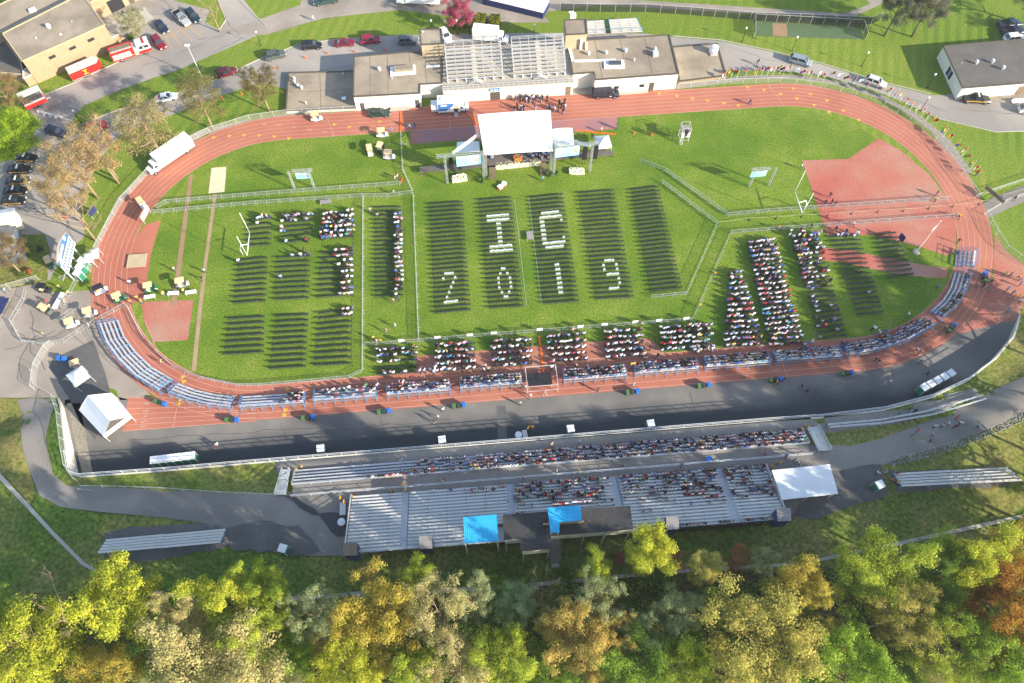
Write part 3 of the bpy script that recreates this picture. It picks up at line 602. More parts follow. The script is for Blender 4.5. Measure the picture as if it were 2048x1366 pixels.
for bi, (x0, x1) in enumerate(((1.1, 13.0), (15.3, 26.4))):
    nr = 9; dep = .72; y0 = 2.5; rise = .36
    fr_ = MB()
    for k in range(nr): MB().bx(x0, x1, y0 + k * dep, y0 + k * dep + .30, 4.75 + k * rise, 4.82 + k * rise).build('seat', 'deck_tan', GS)
    for k in range(nr): fr_.bx(x0, x1, y0 + k * dep - .32, y0 + k * dep - .06, 4.36 + k * rise, 4.40 + k * rise)
    n = 6
    for i in range(n + 1):
        x = lerp(x0 + .1, x1 - .1, i / n)
        fr_.bar((x, y0 - .3, 4.3), (x, y0 + nr * dep, 4.35 + nr * rise), .09, .12)
        for t in (0, .33, .66, 1): fr_.bar((x, y0 + t * nr * dep, 3.68), (x, y0 + t * nr * dep, 4.3 + t * nr * rise), .09)
        fr_.bar((x, y0 - .3, 3.68), (x, y0 - .3, 4.3), .3, .3)
    fr_.build('frame', 'galv', GS)
    rl = MB(); zt = 4.4 + nr * rise; yb = y0 + nr * dep
    for i in range(7): rl.bar((lerp(x0, x1, i / 6), yb, zt - .3), (lerp(x0, x1, i / 6), yb, zt + 1.1), .06)
    for z in (.45, .8, 1.1): rl.bar((x0, yb, zt + z), (x1, yb, zt + z), .05)
    for x in (x0, x1):
        for z in (.55, 1.1): rl.bar((x, y0 - .3, 4.3 + z), (x, yb, zt + z), .05)
        for t in (0, .25, .5, .75): rl.bar((x, lerp(y0 - .3, yb, t), lerp(4.3, zt, t)), (x, lerp(y0 - .3, yb, t), lerp(4.3, zt, t) + 1.1), .05)
    rl.build('back_railing', 'galv', GS)
    ai = MB(); xa = lerp(x0, x1, .5)
    for k in range(nr * 2): ai.bx(xa - .55, xa + .55, y0 - .3 + k * dep / 2, y0 + k * dep / 2, 4.44 + k * rise / 2, 4.50 + k * rise / 2)
    for k in range(5):
        for s in (-1, 1): ai.bx(xa + s * (.2 + k * .3) - .14, xa + s * (.2 + k * .3) + .14, y0 - 1.35, y0 - .35, 4.3 - k * .14, 4.36 - k * .14)
    for s in (-1, 1):
        ai.bar((xa + s * 1.6, y0 - 1.35, 3.7), (xa + s * .2, y0 - 1.35, 5.2), .05); ai.bar((xa + s * 1.6, y0 - .4, 3.7), (xa + s * .2, y0 - .4, 5.2), .05)
    ai.build('aisle_stair', 'alu_pale', GS)
# ------------------------------------------------ other buildings
B1 = building('brick_building', 'tan brick building with a wide flat gravel roof at the top left parking lot', [(6, 67.6), (164, -12), (209, 50), (45, 122.7)], 6.2, 'brick_tan', 'roof_gravel', 0, .3, trim='wall_tan')
vent(B1, 99, 56, 6.2, .5, 1.0, 'white_paint'); vent(B1, 72, 77, 6.2, .2, .3); vent(B1, 144, 44, 6.2, .15, .3)
B2 = building('brick_wing', 'tan brick front wing with a narrow lower roof beside the red trailer', [(47, 141), (213, 62), (244, 66), (47, 157)], 2.4, 'brick_tan', 'concrete', 0, .2, trim='concrete_white')
u0, u1 = U(45, 122.7, 6.2).to_2d(), U(209, 50, 6.2).to_2d()
for t in (.26, .51, .74): wallpart(B1, 'window', u0, u1, t, t + .08, 4.0, 4.7, .04, 'glass')
roofbox(B2, 'flue', 136, 92, 3.1, .5, .5, 3.2, 'white_paint', R(25))
B3 = building('brick_building', 'flat roofed brick building behind the front block in the top left corner', [(-60, 40), (10, 5), (170, -70), (165, -14), (4, 64), (-60, 92)], 4.5, 'brick_tan', 'roof_gravel', 0, .25, trim='wall_tan')
roofbox(B3, 'roof_unit', 66, 22, 4.5, 1.4, 1.0, .5, 'white_paint', R(25))
B4 = building('brick_building', 'tan brick building with an open garage door behind the concrete pad', [(180, 5), (305, -55), (330, -60), (200, -120), (120, -60)], 4.6, 'brick_tan', 'roof_gravel', 0, .2, trim='wall_tan')
p0, p1 = U(180, 5, 4.6).to_2d(), U(305, -55, 4.6).to_2d()
wallpart(B4, 'garage_door', p0, p1, .20, .42, .02, 3.0, .05, 'black_plastic'); wallpart(B4, 'door', p0, p1, .5, .58, .02, 2.4, .05, 'trim_dark')
B5 = building('brick_building', 'low brown brick block at the left edge by the olive tree', [(-60, 60), (2, 70), (42, 125), (48, 150), (-60, 140)], 2.2, 'brick_tan', 'roof_dark', 0, .15, trim='wall_tan')
wallpart(B5, 'window', U(-60, 140, 2.2).to_2d(), U(48, 150, 2.2).to_2d(), .7, .78, .6, 1.5, .04, 'glass')
B6 = building('utility_building', 'cream walled building with a large dark flat roof at the right edge', [(1887, 93), (2130, 72), (2130, 160), (1925.3, 176.5)], 3.2, 'wall_white', 'roof_dark', 0, .2)
q0, q1 = U(1887, 93, 3.2).to_2d(), U(1925.3, 176.5, 3.2).to_2d()
for t in (.42, .52): wallpart(B6, 'window', q0, q1, t, t + .08, .6, 2.6, .04, 'navy')
r0, r1 = U(1925.3, 176.5, 3.2).to_2d(), U(2130, 160, 3.2).to_2d()
wallpart(B6, 'door', r0, r1, .58, .72, .02, 2.4, .05, 'wood')
for q in ((1951, 128), (1983, 126), (2004, 139)): vent(B6, *q, 3.2, .4, 1.0)
vent(B6, 1922, 129, 3.2, .1, .5)
B7 = building('dugout', 'long dugout with a bright white roof and a blue front at the top edge', [(965, -3), (1000, -24), (1099, 2), (1086, 26), (1024, 11)], 1.7, 'navy', 'white_fabric', 0, 0)
# small shed pair by the left edge
def shed(label, base_px, zw, zr, wallm, roofm, name='shed'):
    P = [U(*q).to_2d() for q in base_px]; c = sum(P, Vector((0, 0))) / 4; s = thing(name, label, 'shed', (*c, 0)); P = [p - c for p in P]
    MB().prism(P, 0, zw).build('wall', wallm, s)
    m0, m1 = (P[0] + P[3]) / 2, (P[1] + P[2]) / 2; e = [p * 1.06 for p in P]; m0 *= 1.06; m1 *= 1.06
    mb = MB(); t = .08
    for (a, b2) in ((e[0], e[1]), (e[3], e[2])):
        mb.add([(*a, zw), (*b2, zw), (*m1, zr), (*m0, zr), (*a, zw + t), (*b2, zw + t), (*m1, zr + t), (*m0, zr + t)], [(3, 2, 1, 0), (4, 5, 6, 7), (0, 1, 5, 4), (1, 2, 6, 5), (2, 3, 7, 6), (3, 0, 4, 7)])
    mb.build('roof', roofm, s)
    mb = MB(); mb.add([(*P[0], zw), (*P[3], zw), (*((P[0] + P[3]) / 2), zr)], [(0, 1, 2)]); mb.add([(*P[1], zw), (*P[2], zw), (*((P[1] + P[2]) / 2), zr)], [(0, 1, 2)]); mb.build('gable', wallm, s)
    return s
shed('shed with a pale ribbed gable roof at the left edge near the police cars', [(-60, 448), (40, 432), (50, 458), (-60, 476)], 2.4, 3.4, 'wall_white', 'white_paint')
shed('grey shed with a ribbed gable roof under a brown tree at the left edge', [(-70, 475), (45, 470), (55, 522), (-70, 545)], 2.6, 4.2, 'sign_grey', 'wood_grey')
# tennis stand with two pale seating slabs
ts = thing('small_bleacher', 'small bleacher with two pale planked seating slabs behind the east stair tower', 'bleacher', U(1228, 68))
a = U(1173, 67, .8) - ts.location; b = U(1285, 62, .8) - ts.location; c = U(1272, 34, 2.4) - ts.location; d = U(1174, 40, 2.4) - ts.location
for t0, t1 in ((0, .34), (.44, 1)):
    mb = MB()
    for k in range(8):
        u, v = k / 8, k / 8 + .085
        L0, L1 = a.lerp(b, t0), a.lerp(b, t1); H0, H1 = d.lerp(c, t0), d.lerp(c, t1)
        mb.bar((L0.lerp(H0, u)), (L1.lerp(H1, u)), .42, .06)
    mb.build('seat_slab', 'alu_pale', ts)
mb = MB()
for t in (0, .17, .34, .44, .63, .82, 1):
    mb.bar(a.lerp(b, t), d.lerp(c, t), .1, .1); mb.bar(d.lerp(c, t), d.lerp(c, t) - Vector((0, 0, 2.4)), .1); mb.bar(a.lerp(b, t), a.lerp(b, t) + Vector((0, 0, 1)), .05); mb.bar(a.lerp(b, t), a.lerp(b, t) - Vector((0, 0, .8)), .08)
mb.bar(a + Vector((0, 0, 1)), b + Vector((0, 0, 1)), .05); mb.build('frame', 'blue_frame', ts)
# ------------------------------------------------ large bleacher and its press boxes
FL, FR, BL, BR_ = U(703, 990, 5.7), U(1530, 929, 5.7), U(690, 1102, 9.9), U(1562, 1040, 9.9)
bu = (FR - FL); bu.z = 0; BLEN = bu.length; bu.normalize(); bv = Vector((bu.y, -bu.x, 0)); brz = math.atan2(bu.y, bu.x)
NR, DEP, RISE = 17, 9.95 / 17, .25
BB = thing('rear_bleacher', 'very long aluminium bleacher of seventeen rows facing the field, backed by press boxes', 'bleacher', (FL.x, FL.y, 5.0), brz)
def uof(px, py, z=6.5): return (U(px, py, z) - FL).dot(bu)
SECT = [(0.1, uof(803, 984)), (uof(818, 983), uof(1012, 970)), (uof(1027, 969), uof(1220, 955)), (uof(1238, 954), uof(1434, 940)), (uof(1449, 939), BLEN - .1)]
mb = MB(); sb = MB()
for k in range(NR):
    mb.bx(0, BLEN, -(k + 1) * DEP + .012, -k * DEP, .16 + k * RISE, .22 + k * RISE)
    mb.bx(0, BLEN, -k * DEP - .03, -k * DEP - .012, .0 + k * RISE, .16 + k * RISE)
mb.build('deck', 'aluminium', BB)
for k in range(NR):
    for si, (s0, s1) in enumerate(SECT):
        if k >= 12 and s0 < uof(1266, 1040, 9) and s1 > uof(930, 1060, 9) and si in (1, 2):
            if si == 2: continue
            s1 = min(s1, uof(922, 1040, 9))
        MB().bx(s0, s1, -(k + .80) * DEP, -(k + .80) * DEP + .27, .60 + k * RISE, .65 + k * RISE).build('seat', 'alu_pale', BB)
mb = MB()
for i in range(23):
    x = BLEN * i / 22
    for k in range(0, NR + 1, 4): mb.bar((x, -k * DEP - .1, -.6), (x, -k * DEP - .1, k * RISE + .1), .12)
    mb.bar((x, 0, .1), (x, -NR * DEP, NR * RISE + .1), .1, .14)
    if i < 22: mb.bar((x, -NR * DEP + .1, -.6), (BLEN * (i + 1) / 22, -NR * DEP + .1, NR * RISE - .2), .07)
mb.build('frame', 'steel_dark', BB)
mb = MB()
for x0, x1 in ((0, BLEN),):
    for z in (.5, 1.05): mb.bar((x0, -NR * DEP - .03, NR * RISE + .2 + z), (x1, -NR * DEP - .03, NR * RISE + .2 + z), .06)
for i in range(31): mb.bar((BLEN * i / 30, -NR * DEP - .03, NR * RISE), (BLEN * i / 30, -NR * DEP - .03, NR * RISE + 1.25), .06)
for x in (-.02, BLEN + .02):
    for z in (.55, 1.1): mb.bar((x, 0, .2 + z), (x, -NR * DEP, NR * RISE + .2 + z), .07)
    for k in range(0, NR + 1, 2): mb.bar((x, -k * DEP, k * RISE), (x, -k * DEP, k * RISE + 1.3), .06)
mb.build('railing', 'galv', BB)
x0 = uof(1266, 1040, 9); mb = MB()
for i in range(6): mb.bx(lerp(x0 + 4, BLEN, i / 6), lerp(x0 + 4, BLEN, (i + 1) / 6) - .15, -NR * DEP - .10, -NR * DEP - .06, NR * RISE - 1.6, NR * RISE + 1.3)
mb.build('back_screen', 'mesh_dark', BB)
def deckz(v): return 5.0 + .22 + (v / DEP) * RISE
# press boxes: flat dark roofs on posts above the back rows
def roofed(name, label, px, z, th, roofm, wallm, wallh, posts, legs=None, cat='press box'):
    P = poly(px, z); c = sum(P, Vector((0, 0))) / len(P); zb = z - wallh; b = thing(name, label, cat, (*c, zb)); P = [p - c for p in P]
    MB().prism(P, wallh, wallh + th).build('roof', roofm, b)
    n = len(P); mb = MB(); I = [p * .97 for p in P]
    if wallm:
        mb.prism(I, 0, wallh - .01); mb.build('wall', wallm, b)
    mb = MB()
    for p in (posts or []):
        q = U(*p, z).to_2d() - c; g = hgt(q.x + c.x, q.y + c.y)
        mb.bar((*q, g - zb - .2), (*q, wallh), .16)
    if posts: mb.build('support_posts', 'galv', b)
    return b
roofed('press_box', 'dark flat roofed press box with a lower back extension, west of the blue L-shaped canopy', [(1005, 1030), (1098, 1023), (1101, 1087), (1100, 1098), (1045, 1103), (1043, 1078), (1008, 1080)], 12.2, .15, 'roof_black', 'wall_white', 2.4, [(1012, 1078), (1048, 1100), (1098, 1096), (1042, 1077)])
roofed('press_box', 'long dark flat roofed press box with white rear wall, east of the blue L-shaped canopy', [(1098, 1023), (1160, 1018), (1260, 1012), (1266, 1059), (1118, 1071), (1101, 1073)], 12.0, .15, 'roof_black', 'wall_white', 2.3, [(1120, 1068), (1170, 1066), (1212, 1063), (1262, 1058)])
roofed('canopy', 'blue ribbed L-shaped canopy roof over the stair landing between the press boxes', [(1095, 1016), (1160, 1011), (1164, 1041), (1119, 1045), (1119, 1065), (1101, 1066)], 13.6, .14, 'tarp_blue', None, 1.6, [(1102, 1062), (1117, 1062), (1160, 1038), (1097, 1020), (1158, 1014)], cat='canopy')
MB().bx(-2.9, 3.0, -.2, -.05, .2, 1.1).build('fascia', 'wall_tan', bpy.data.objects['canopy'])
roofed('canopy', 'blue ribbed square canopy over the back rows of the rear bleacher', [(927, 1035), (993, 1029), (997, 1082), (929, 1087)], 12.2, .12, 'tarp_blue', None, 2.6, [(930, 1085), (995, 1080), (929, 1038), (992, 1033)], cat='canopy')
for lab, px, m in (('weathered plank roofed blue booth at the back left corner of the rear bleacher', [(688, 1087), (714, 1085), (714, 1111), (688, 1112)], 'wood'), ('grey plank roofed blue booth behind the rear bleacher, west of the square canopy', [(838, 1073), (864, 1072), (865, 1097), (839, 1098)], 'wood_grey'),
                   ('grey plank roofed blue booth behind the rear bleacher by the lone yellow tree', [(1332, 1034), (1357, 1033), (1358, 1058), (1333, 1060)], 'wood_grey'), ('grey roofed blue booth at the back right corner of the rear bleacher', [(1553, 1017), (1581, 1016), (1582, 1042), (1555, 1043)], 'wood_grey')):
    roofed('camera_booth', lab, px, 12.0, .12, m, 'navy', 3.4, None, cat='booth')
# rear stair of the press box
st = thing('rear_stair', 'steep wooden stair with rails descending behind the press boxes', 'stairs'); a = U(1109, 1066, 11.0); b = G(1110, 1124); mb = MB(); n = 17
for i in range(n):
    p = a.lerp(b, (i + .5) / n); mb.bx(p.x - .85, p.x + .85, p.y - .16, p.y + .16, p.z - .04, p.z + .04)
mb.build('tread', 'wood_grey', st); mb = MB()
for s in (-1, 1):
    o = Vector((s * .92, 0, 0)); mb.bar(a + o, b + o, .1, .25); mb.bar(a + o + Vector((0, 0, 1)), b + o + Vector((0, 0, 1)), .07)
    for i in range(7): p = a.lerp(b, i / 6) + o; mb.bar(p, p + Vector((0, 0, 1)), .07)
mb.build('handrail', 'wood', st); MB().bx(b.x - .6, b.x + .6, b.y - .8, b.y - .2, b.z - .1, b.z + .12).build('landing', 'concrete', st)
# shelter with white roof
sh = roofed('shelter', 'shelter with a large stained white metal roof beside the right end of the rear bleacher', [(1543, 941), (1659, 929), (1676, 988), (1564, 1000)], 8.4, .14, 'white_fabric', None, 3.0, [(1547, 944), (1655, 933), (1670, 984), (1567, 996), (1605, 938), (1618, 990)], cat='shelter')
mb = MB(); P = poly([(1550, 944), (1652, 934)], 8.4); c = sh.location.to_2d(); mb.bx(P[0].x - c.x, P[1].x - c.x, P[0].y - c.y - .1, P[0].y - c.y, .2, 2.6); mb.build('back_wall', 'sign_grey', sh)
# ------------------------------------------------ lower bleacher with stairs at both ends
LFL, LFR, LBL = U(592, 938, 3.5), U(1600, 858, 3.5), U(585, 966, 5.2)
lu = (LFR - LFL); lu.z = 0; LLEN = lu.length; lu.normalize(); lrz = math.atan2(lu.y, lu.x)
LB = thing('lower_bleacher', 'long low aluminium bleacher of five rows on the retaining wall walkway', 'bleacher', (LFL.x, LFL.y, 3.0), lrz)
LD, LRZ, LN = .64, .34, 5
mb = MB()
for k in range(LN): mb.bx(0, LLEN, -(k + 1) * LD + .012, -k * LD, .14 + k * LRZ, .20 + k * LRZ)
mb.bx(0, LLEN, -LN * LD - 1.9, -LN * LD, .15 + LN * LRZ, .22 + LN * LRZ); mb.build('deck', 'path_asphalt', LB)
for k in range(LN):
    MB().bx(0, LLEN, -(k + .8) * LD, -(k + .8) * LD + .28, .60 + k * LRZ, .65 + k * LRZ).build('seat', 'aluminium', LB)
mb = MB()
for i in range(29):
    x = LLEN * i / 28
    for k in (0, 2, 4): mb.bar((x, -k * LD - .1, -.2), (x, -k * LD - .1, k * LRZ + .14), .1)
    mb.bar((x, -LN * LD - 1.88, 0), (x, -LN * LD - 1.88, 3.0), .07); mb.bar((x, -LN * LD - .05, LN * LRZ), (x, -LN * LD - .05, LN * LRZ + 1.1), .05)
for z in (2.45, 3.0): mb.bar((0, -LN * LD - 1.88, z), (LLEN, -LN * LD - 1.88, z), .07)
for z in (.6, 1.1): mb.bar((0, -LN * LD - .05, LN * LRZ + z), (LLEN, -LN * LD - .05, LN * LRZ + z), .045)
for x in (0, LLEN):
    for z in (.5, 1.0): mb.bar((x, 0, .2 + z), (x, -LN * LD, LN * LRZ + .2 + z), .06)
mb.build('railing', 'galv', LB)
def stair(label, tl, tr, bl, br, zt, zb, n):
    s = thing('metal_stair', label, 'stairs'); A, B, Cc, D = U(*tl, zt), U(*tr, zt), U(*bl, zb), U(*br, zb); mb = MB()
    for i in range(n):
        p, q = A.lerp(Cc, (i + .5) / n), B.lerp(D, (i + .5) / n); mb.bar(p, q, (A - Cc).length / n * .86, .06)
    mb.build('tread', 'alu_pale', s); mb = MB()
    for p, q in ((A, Cc), (B, D)):
        mb.bar(p, q, .08, .25)
        for z in (.5, 1.0): mb.bar(p + Vector((0, 0, z)), q + Vector((0, 0, z)), .06)
        for i in range(6): r = p.lerp(q, i / 5); mb.bar(r - Vector((0, 0, .4)), r + Vector((0, 0, 1)), .06)
    mb.build('handrail', 'galv', s); return s
stair('aluminium stair at the left end of the lower bleacher', (566, 940), (580, 939), (551, 990), (571, 989), 3.5, 5.1, 14)
stair('aluminium stair at the right end of the lower bleacher', (1614, 855), (1634, 853), (1638, 902), (1660, 901), 3.5, 5.1, 14)
rail('ramp_railing', 'white pipe railing on the field side of the ramp east of the lower bleacher', [G(1650, 853), G(1760, 843), G(1850, 826), G(1960, 795)], 1.1, 2.4, .06)
rail('ramp_railing', 'white pipe railing on the grass side of the ramp east of the lower bleacher', [G(1655, 858), G(1760, 850), G(1860, 833), G(1966, 802)], 1.1, 2.4, .06)
# slanted aluminium field bleachers set on the grass at both bottom corners
def grass_bleacher(label, tl, tr, bl, br, n):
    A, B, Cc, D = G(*tl, .6), G(*tr, .6), G(*bl, .6), G(*br, .6); s = thing('grass_bleacher', label, 'bleacher')
    fr = MB()
    for k in range(n):
        t = k / (n - 1); h = Vector((0, 0, t * 1.2)); p, q = A.lerp(Cc, t) + h, B.lerp(D, t) + h
        m_ = MB(); m1 = p.lerp(q, .5); m_.bar(p, m1 - (q - p).normalized() * .04, .36, .07); m_.bar(m1 + Vector((0, -.05, 0)), q + Vector((0, -.05, 0)), .36, .07); m_.build('seat', 'alu_pale', s)
    for i in range(9):
        p, q = A.lerp(B, i / 8), Cc.lerp(D, i / 8); fr.bar(p - Vector((0, 0, .1)), q + Vector((0, 0, 1.1)), .08, .1); fr.bar(q + Vector((0, 0, 1.1)), q - Vector((0, 0, .7)), .08); fr.bar(p, p - Vector((0, 0, .7)), .08)
    fr.build('frame', 'blue_frame', s); return s
grass_bleacher('five row aluminium bleacher standing on dark ground in the lower left grass', (215, 1083), (453, 1061), (207, 1110), (449, 1088), 5)
grass_bleacher('five row aluminium bleacher standing on dark ground in the lower right grass', (1785, 951), (2012, 938), (1793, 978), (2030, 966), 5)
# stones along the path
mb = MB(); rr = random.Random(3); L = [G(*q) for q in ((1778, 922), (1830, 908), (1900, 889), (1960, 866), (2010, 845), (2060, 822))]
for a, d in resample(L, .33):
    n = Vector((-d.y, d.x, 0)).normalized()
    for k in range(4):
        p = a + n * (k * .33 - .9 + rr.uniform(-.1, .1)) + Vector((rr.uniform(-.1, .1), 0, 0)); r = rr.uniform(.10, .19); mb.ball((p.x, p.y, hgt(p.x, p.y) + .08), r, 5, 3, 0, .7)
o = mb.build('riprap_stones', 'rock'); o['kind'] = 'stuff'; o['label'] = 'band of grey stones along the edge of the hill road'
# ------------------------------------------------ stage
def truss(mb, p, q, w=.42, step=.8, m=0, r=.045):
    p, q = Vector(p), Vector(q); d = (q - p).normalized(); a = d.orthogonal().normalized() if abs(d.z) > .9 else d.cross(Vector((0, 0, 1))).normalized(); b = d.cross(a); h = w / 2
    C = [a * h + b * h, a * h - b * h, -a * h - b * h, -a * h + b * h]
    for c in C: mb.bar(p + c, q + c, r, r, m)
    n = max(2, round((q - p).length / step))
    for i in range(n):
        s, t = p.lerp(q, i / n), p.lerp(q, (i + 1) / n)
        for k in range(4):
            c0, c1 = C[k], C[(k + 1) % 4]
            if i % 2: c0, c1 = c1, c0
            mb.bar(s + c0, t + c1, r * .7, r * .7, m); mb.bar(t + C[k], t + C[(k + 1) % 4], r * .6, r * .6, m)
    return mb
ST = thing('stage', 'outdoor stage with a white roof, grey deck and wooden steps above the long chair blocks', 'stage')
d0, d1, d2, d3 = U(974, 330, 1.2), U(1102, 320, 1.2), U(1098, 270, 1.2), U(966, 280, 1.2)
mb = MB(); mb.prism([p.to_2d() for p in (d0, d1, d2, d3)], .95, 1.2); mb.build('deck', 'roof_dark', ST)
sk = MB(); sk.prism([p.to_2d() for p in (d0 + Vector((.1, .1, 0)), d1 + Vector((-.1, .1, 0)), d2, d3)], .02, .94); sk.build('skirt', 'black_plastic', ST)
for px, pr in (((979, 334), (990, 333)), ((1080, 325), (1091, 324))):
    mb = MB(); a, b = U(*px, 1.1), U(*pr, 1.1)
    for i in range(7): z = 1.05 - i * .15; mb.bx(a.x - .1, b.x + .1, a.y - .35 - i * .34, a.y - .05 - i * .34, z - .06, z)
    for x in (a.x - .1, b.x + .05): mb.bar((x, a.y, 1.0), (x, a.y - 2.5, .05), .06, .16)
    mb.build('steps', 'wood', ST)
def slab(mb, P, th, sag=0.0, nx=8, ny=6):
    """fabric roof between four 3-D corners (fl, fr, br, bl), bowed upward"""
    def S(u, v):
        p = P[0].lerp(P[1], u).lerp(P[3].lerp(P[2], u), v); return p + Vector((0, 0, sag * 4 * u * (1 - u) * .5 + sag * 4 * v * (1 - v) * .5))
    vs = [S(i / nx, j / ny) for j in range(ny + 1) for i in range(nx + 1)]; vt = [v - Vector((0, 0, th)) for v in vs]; W = nx + 1
    fs = [(j * W + i, j * W + i + 1, (j + 1) * W + i + 1, (j + 1) * W + i) for j in range(ny) for i in range(nx)]
    mb.add(vs, fs); mb.add(vt, [f[::-1] for f in fs])
    rim = [i for i in range(W)] + [j * W + nx for j in range(1, ny + 1)] + [ny * W + i for i in range(nx - 1, -1, -1)] + [j * W for j in range(ny - 1, 0, -1)]
    o = len(mb.v); mb.add([vs[i] for i in rim] + [vt[i] for i in rim], [(i, (i + 1) % len(rim), len(rim) + (i + 1) % len(rim), len(rim) + i) for i in range(len(rim))])
mb = MB(); slab(mb, [U(968, 309, 7.5), U(1106, 300, 7.5), U(1101, 220, 8.1), U(955, 229, 8.1)], .35, .35); mb.build('roof', 'white_fabric', ST, True)
for q, z in (((970, 306), 7.3), ((1103, 298), 7.3), ((1097, 225), 7.8), ((959, 233), 7.8)):
    p = U(*q, z); mb = MB(); truss(mb, (p.x, p.y, 0), p, .36, .8); mb.build('tower', 'barrier_steel', ST)
mb = MB(); slab(mb, [U(1108, 293, 5.2), U(1148, 289, 5.2), U(1145, 256, 5.4), U(1103, 258, 5.4)], .2, .35); mb.build('wing_roof', 'white_fabric', ST, True)
mb = MB(); slab(mb, [U(913, 305, 4.6), U(960, 302, 4.6), U(958, 282, 4.8), U(914, 284, 4.8)], .2, .1); mb.build('wing_roof', 'white_paint', ST)
for px in ([(840, 344), (912, 337), (913, 327), (838, 334)], [(912, 339), (972, 332), (972, 318), (912, 324)], [(1104, 319), (1180, 312), (1180, 302), (1104, 308)], [(1180, 312), (1228, 308), (1228, 300), (1180, 302)]):
    wg = MB(); wg.prism(poly(px, 1.0), .7, 1.0)
    for q in px: p = U(*q, 1.0); wg.bar((p.x, p.y, 0), (p.x, p.y, .7), .1)
    wg.build('side_deck', 'roof_dark', ST)
def screen_rig(name, label, tl, tr, zt, bl, br, posts, sc_tl, sc_tr, sc_z1, sc_z0, group):
    s = thing(name, label, 'screen rig', group=group); A, B = U(*tl, zt), U(*tr, zt); mb = MB(); truss(mb, A, B, .5, .8); mb.build('truss_beam', 'barrier_steel', s)
    for q in posts:
        g = U(*q); pz = zt + .1; mb = MB(); truss(mb, (g.x, g.y, 0), (g.x, g.y, pz), .34, .8); mb.build('tower', 'barrier_steel', s)
    P, Q = U(*sc_tl, sc_z1), U(*sc_tr, sc_z1); d = (Q - P).normalized(); n = Vector((d.y, -d.x, 0)); L = (Q - P).length; H = sc_z1 - sc_z0
    def pan(u0, u1, v0, v1, t0, t1, mm, nm, par):
        b = MB(); b.prism([(P + d * L * u0 + n * t0).to_2d(), (P + d * L * u1 + n * t0).to_2d(), (P + d * L * u1 + n * t1).to_2d(), (P + d * L * u0 + n * t1).to_2d()], sc_z0 + H * v0, sc_z0 + H * v1); return b.build(nm, mm, par)
    f = pan(0, 1, 0, 1, -.12, 0.0, 'screen_blue', 'screen', s)
    pan(0, 1, .86, 1, .004, .02, 'white_paint', 'title_band', f); pan(.38, .68, .90, .965, .024, .03, 'sign_grey', 'lettering', f); pan(.05, .34, .91, .95, .024, .03, 'galv', 'lettering', f)
    e = MB(); c = P + d * L * .82 + n * .02; zc = sc_z0 + H * .5
    e.quad([(c + d * (x * .09 * L)).to_2d().to_tuple() + (zc + y * .26 * H,) for x, y in ((-1, -.8), (1, -.8), (1, .2), (.5, .4), (.25, 1), (-.25, 1), (-.5, .4), (-1, .2))]); e.build('crest', 'wall_tan', f)
    return s
g = 'video screens'
screen_rig('screen_rig', 'truss goalpost carrying a pale blue video screen at the left side of the stage', (872, 313), (968, 305), 8.2, 0, 0, [(895, 367), (968, 360)], (912, 315), (961, 309), 7.4, 4.7, g)
screen_rig('screen_rig', 'truss goalpost carrying a pale blue video screen at the right side of the stage', (1108, 294), (1197, 286), 8.3, 0, 0, [(1107, 352), (1179, 344)], (1111, 297), (1160, 291), 7.8, 5.1, g)
screen_rig('screen_rig', 'small truss frame with a blue screen by the barriers, west of the stage', (583, 343), (624, 340), 5.4, 0, 0, [(590, 379), (629, 377)], (590, 348), (617, 346), 4.65, 3.1, g)
screen_rig('screen_rig', 'small truss frame with a blue screen on the east grass near the goalpost', (1503, 340), (1541, 337), 5.3, 0, 0, [(1498, 374), (1537, 371)], (1504, 345), (1535, 342), 4.5, 3.0, g)
for lab, a, za, b in (('white truss brace leaning from the stage roof to the left screen rig', (958, 268), 7.2, (905, 307)), ('white truss brace leaning from the stage wing to the right screen rig', (1143, 280), 5.0, (1180, 292))):
    t = thing('truss_brace', lab, 'truss'); mb = MB(); truss(mb, U(*a, za), U(*b, 8.1), .4, .7); mb.build('lattice', 'white_paint', t)
for lab, q, h in (('hanging black speaker array at the far left of the stage', (905, 352), 5.6), ('hanging black speaker array inside the left truss tower', (921, 351), 5.6), ('hanging black speaker array right of the right screen', (1167, 333), 5.8), ('hanging black speaker array at the far right of the stage', (1188, 331), 5.8)):
    g0 = U(*q); s = thing('speaker_array', lab, 'speaker', g0, 0, 'line arrays'); mb = MB()
    for k in range(9): mb.bx(-.42, .42, -.3 + k * .04, .3 + k * .04, h - .1 - k * .42 - .38, h - .1 - k * .42)
    mb.build('cabinet', 'black_plastic', s); mb = MB(); mb.bar((0, 0.1, h - .1), (0, .1, h + .9), .05); mb.bar((-.3, .6, 0), (-.3, .6, h), .08); mb.bar((.3, .6, 0), (.3, .6, h), .08); mb.bar((-.3, .6, h), (.3, .1, h), .06); mb.build('hoist_frame', 'steel_dark', s)
def flower_block(label, p, q, w, h, z0=0.0, mix=.5):
    A, B = p, q; d = (B - A); L = d.length; s = thing('flower_bed', label, 'flowers', (A.x, A.y, z0), math.atan2(d.y, d.x)); MB().bx(0, L, 0, w, 0, h * .55).build('planter', 'green_bin', s); mb = MB(); rr = random.Random(int(A.x * 7))
    for _ in range(int(L * w * 60)):
        mb.ball((rr.uniform(0, L), rr.uniform(0, w), h * .55 + rr.uniform(0, h * .4)), rr.uniform(.08, .16), 5, 3, 0 if rr.random() < mix else 1)
    for _ in range(int(L * h * 60)): mb.ball((rr.uniform(0, L), -.04, rr.uniform(.1, h)), rr.uniform(.07, .14), 5, 3, 0 if rr.random() < mix else 1)
    mb.build('blossom', ['flower', 'white_paint'], s); return s
flower_block('long yellow and white flower bank along the front edge of the stage', U(992, 338, .3), U(1081, 329, .3), 1.0, 1.2, 0.0, .72)
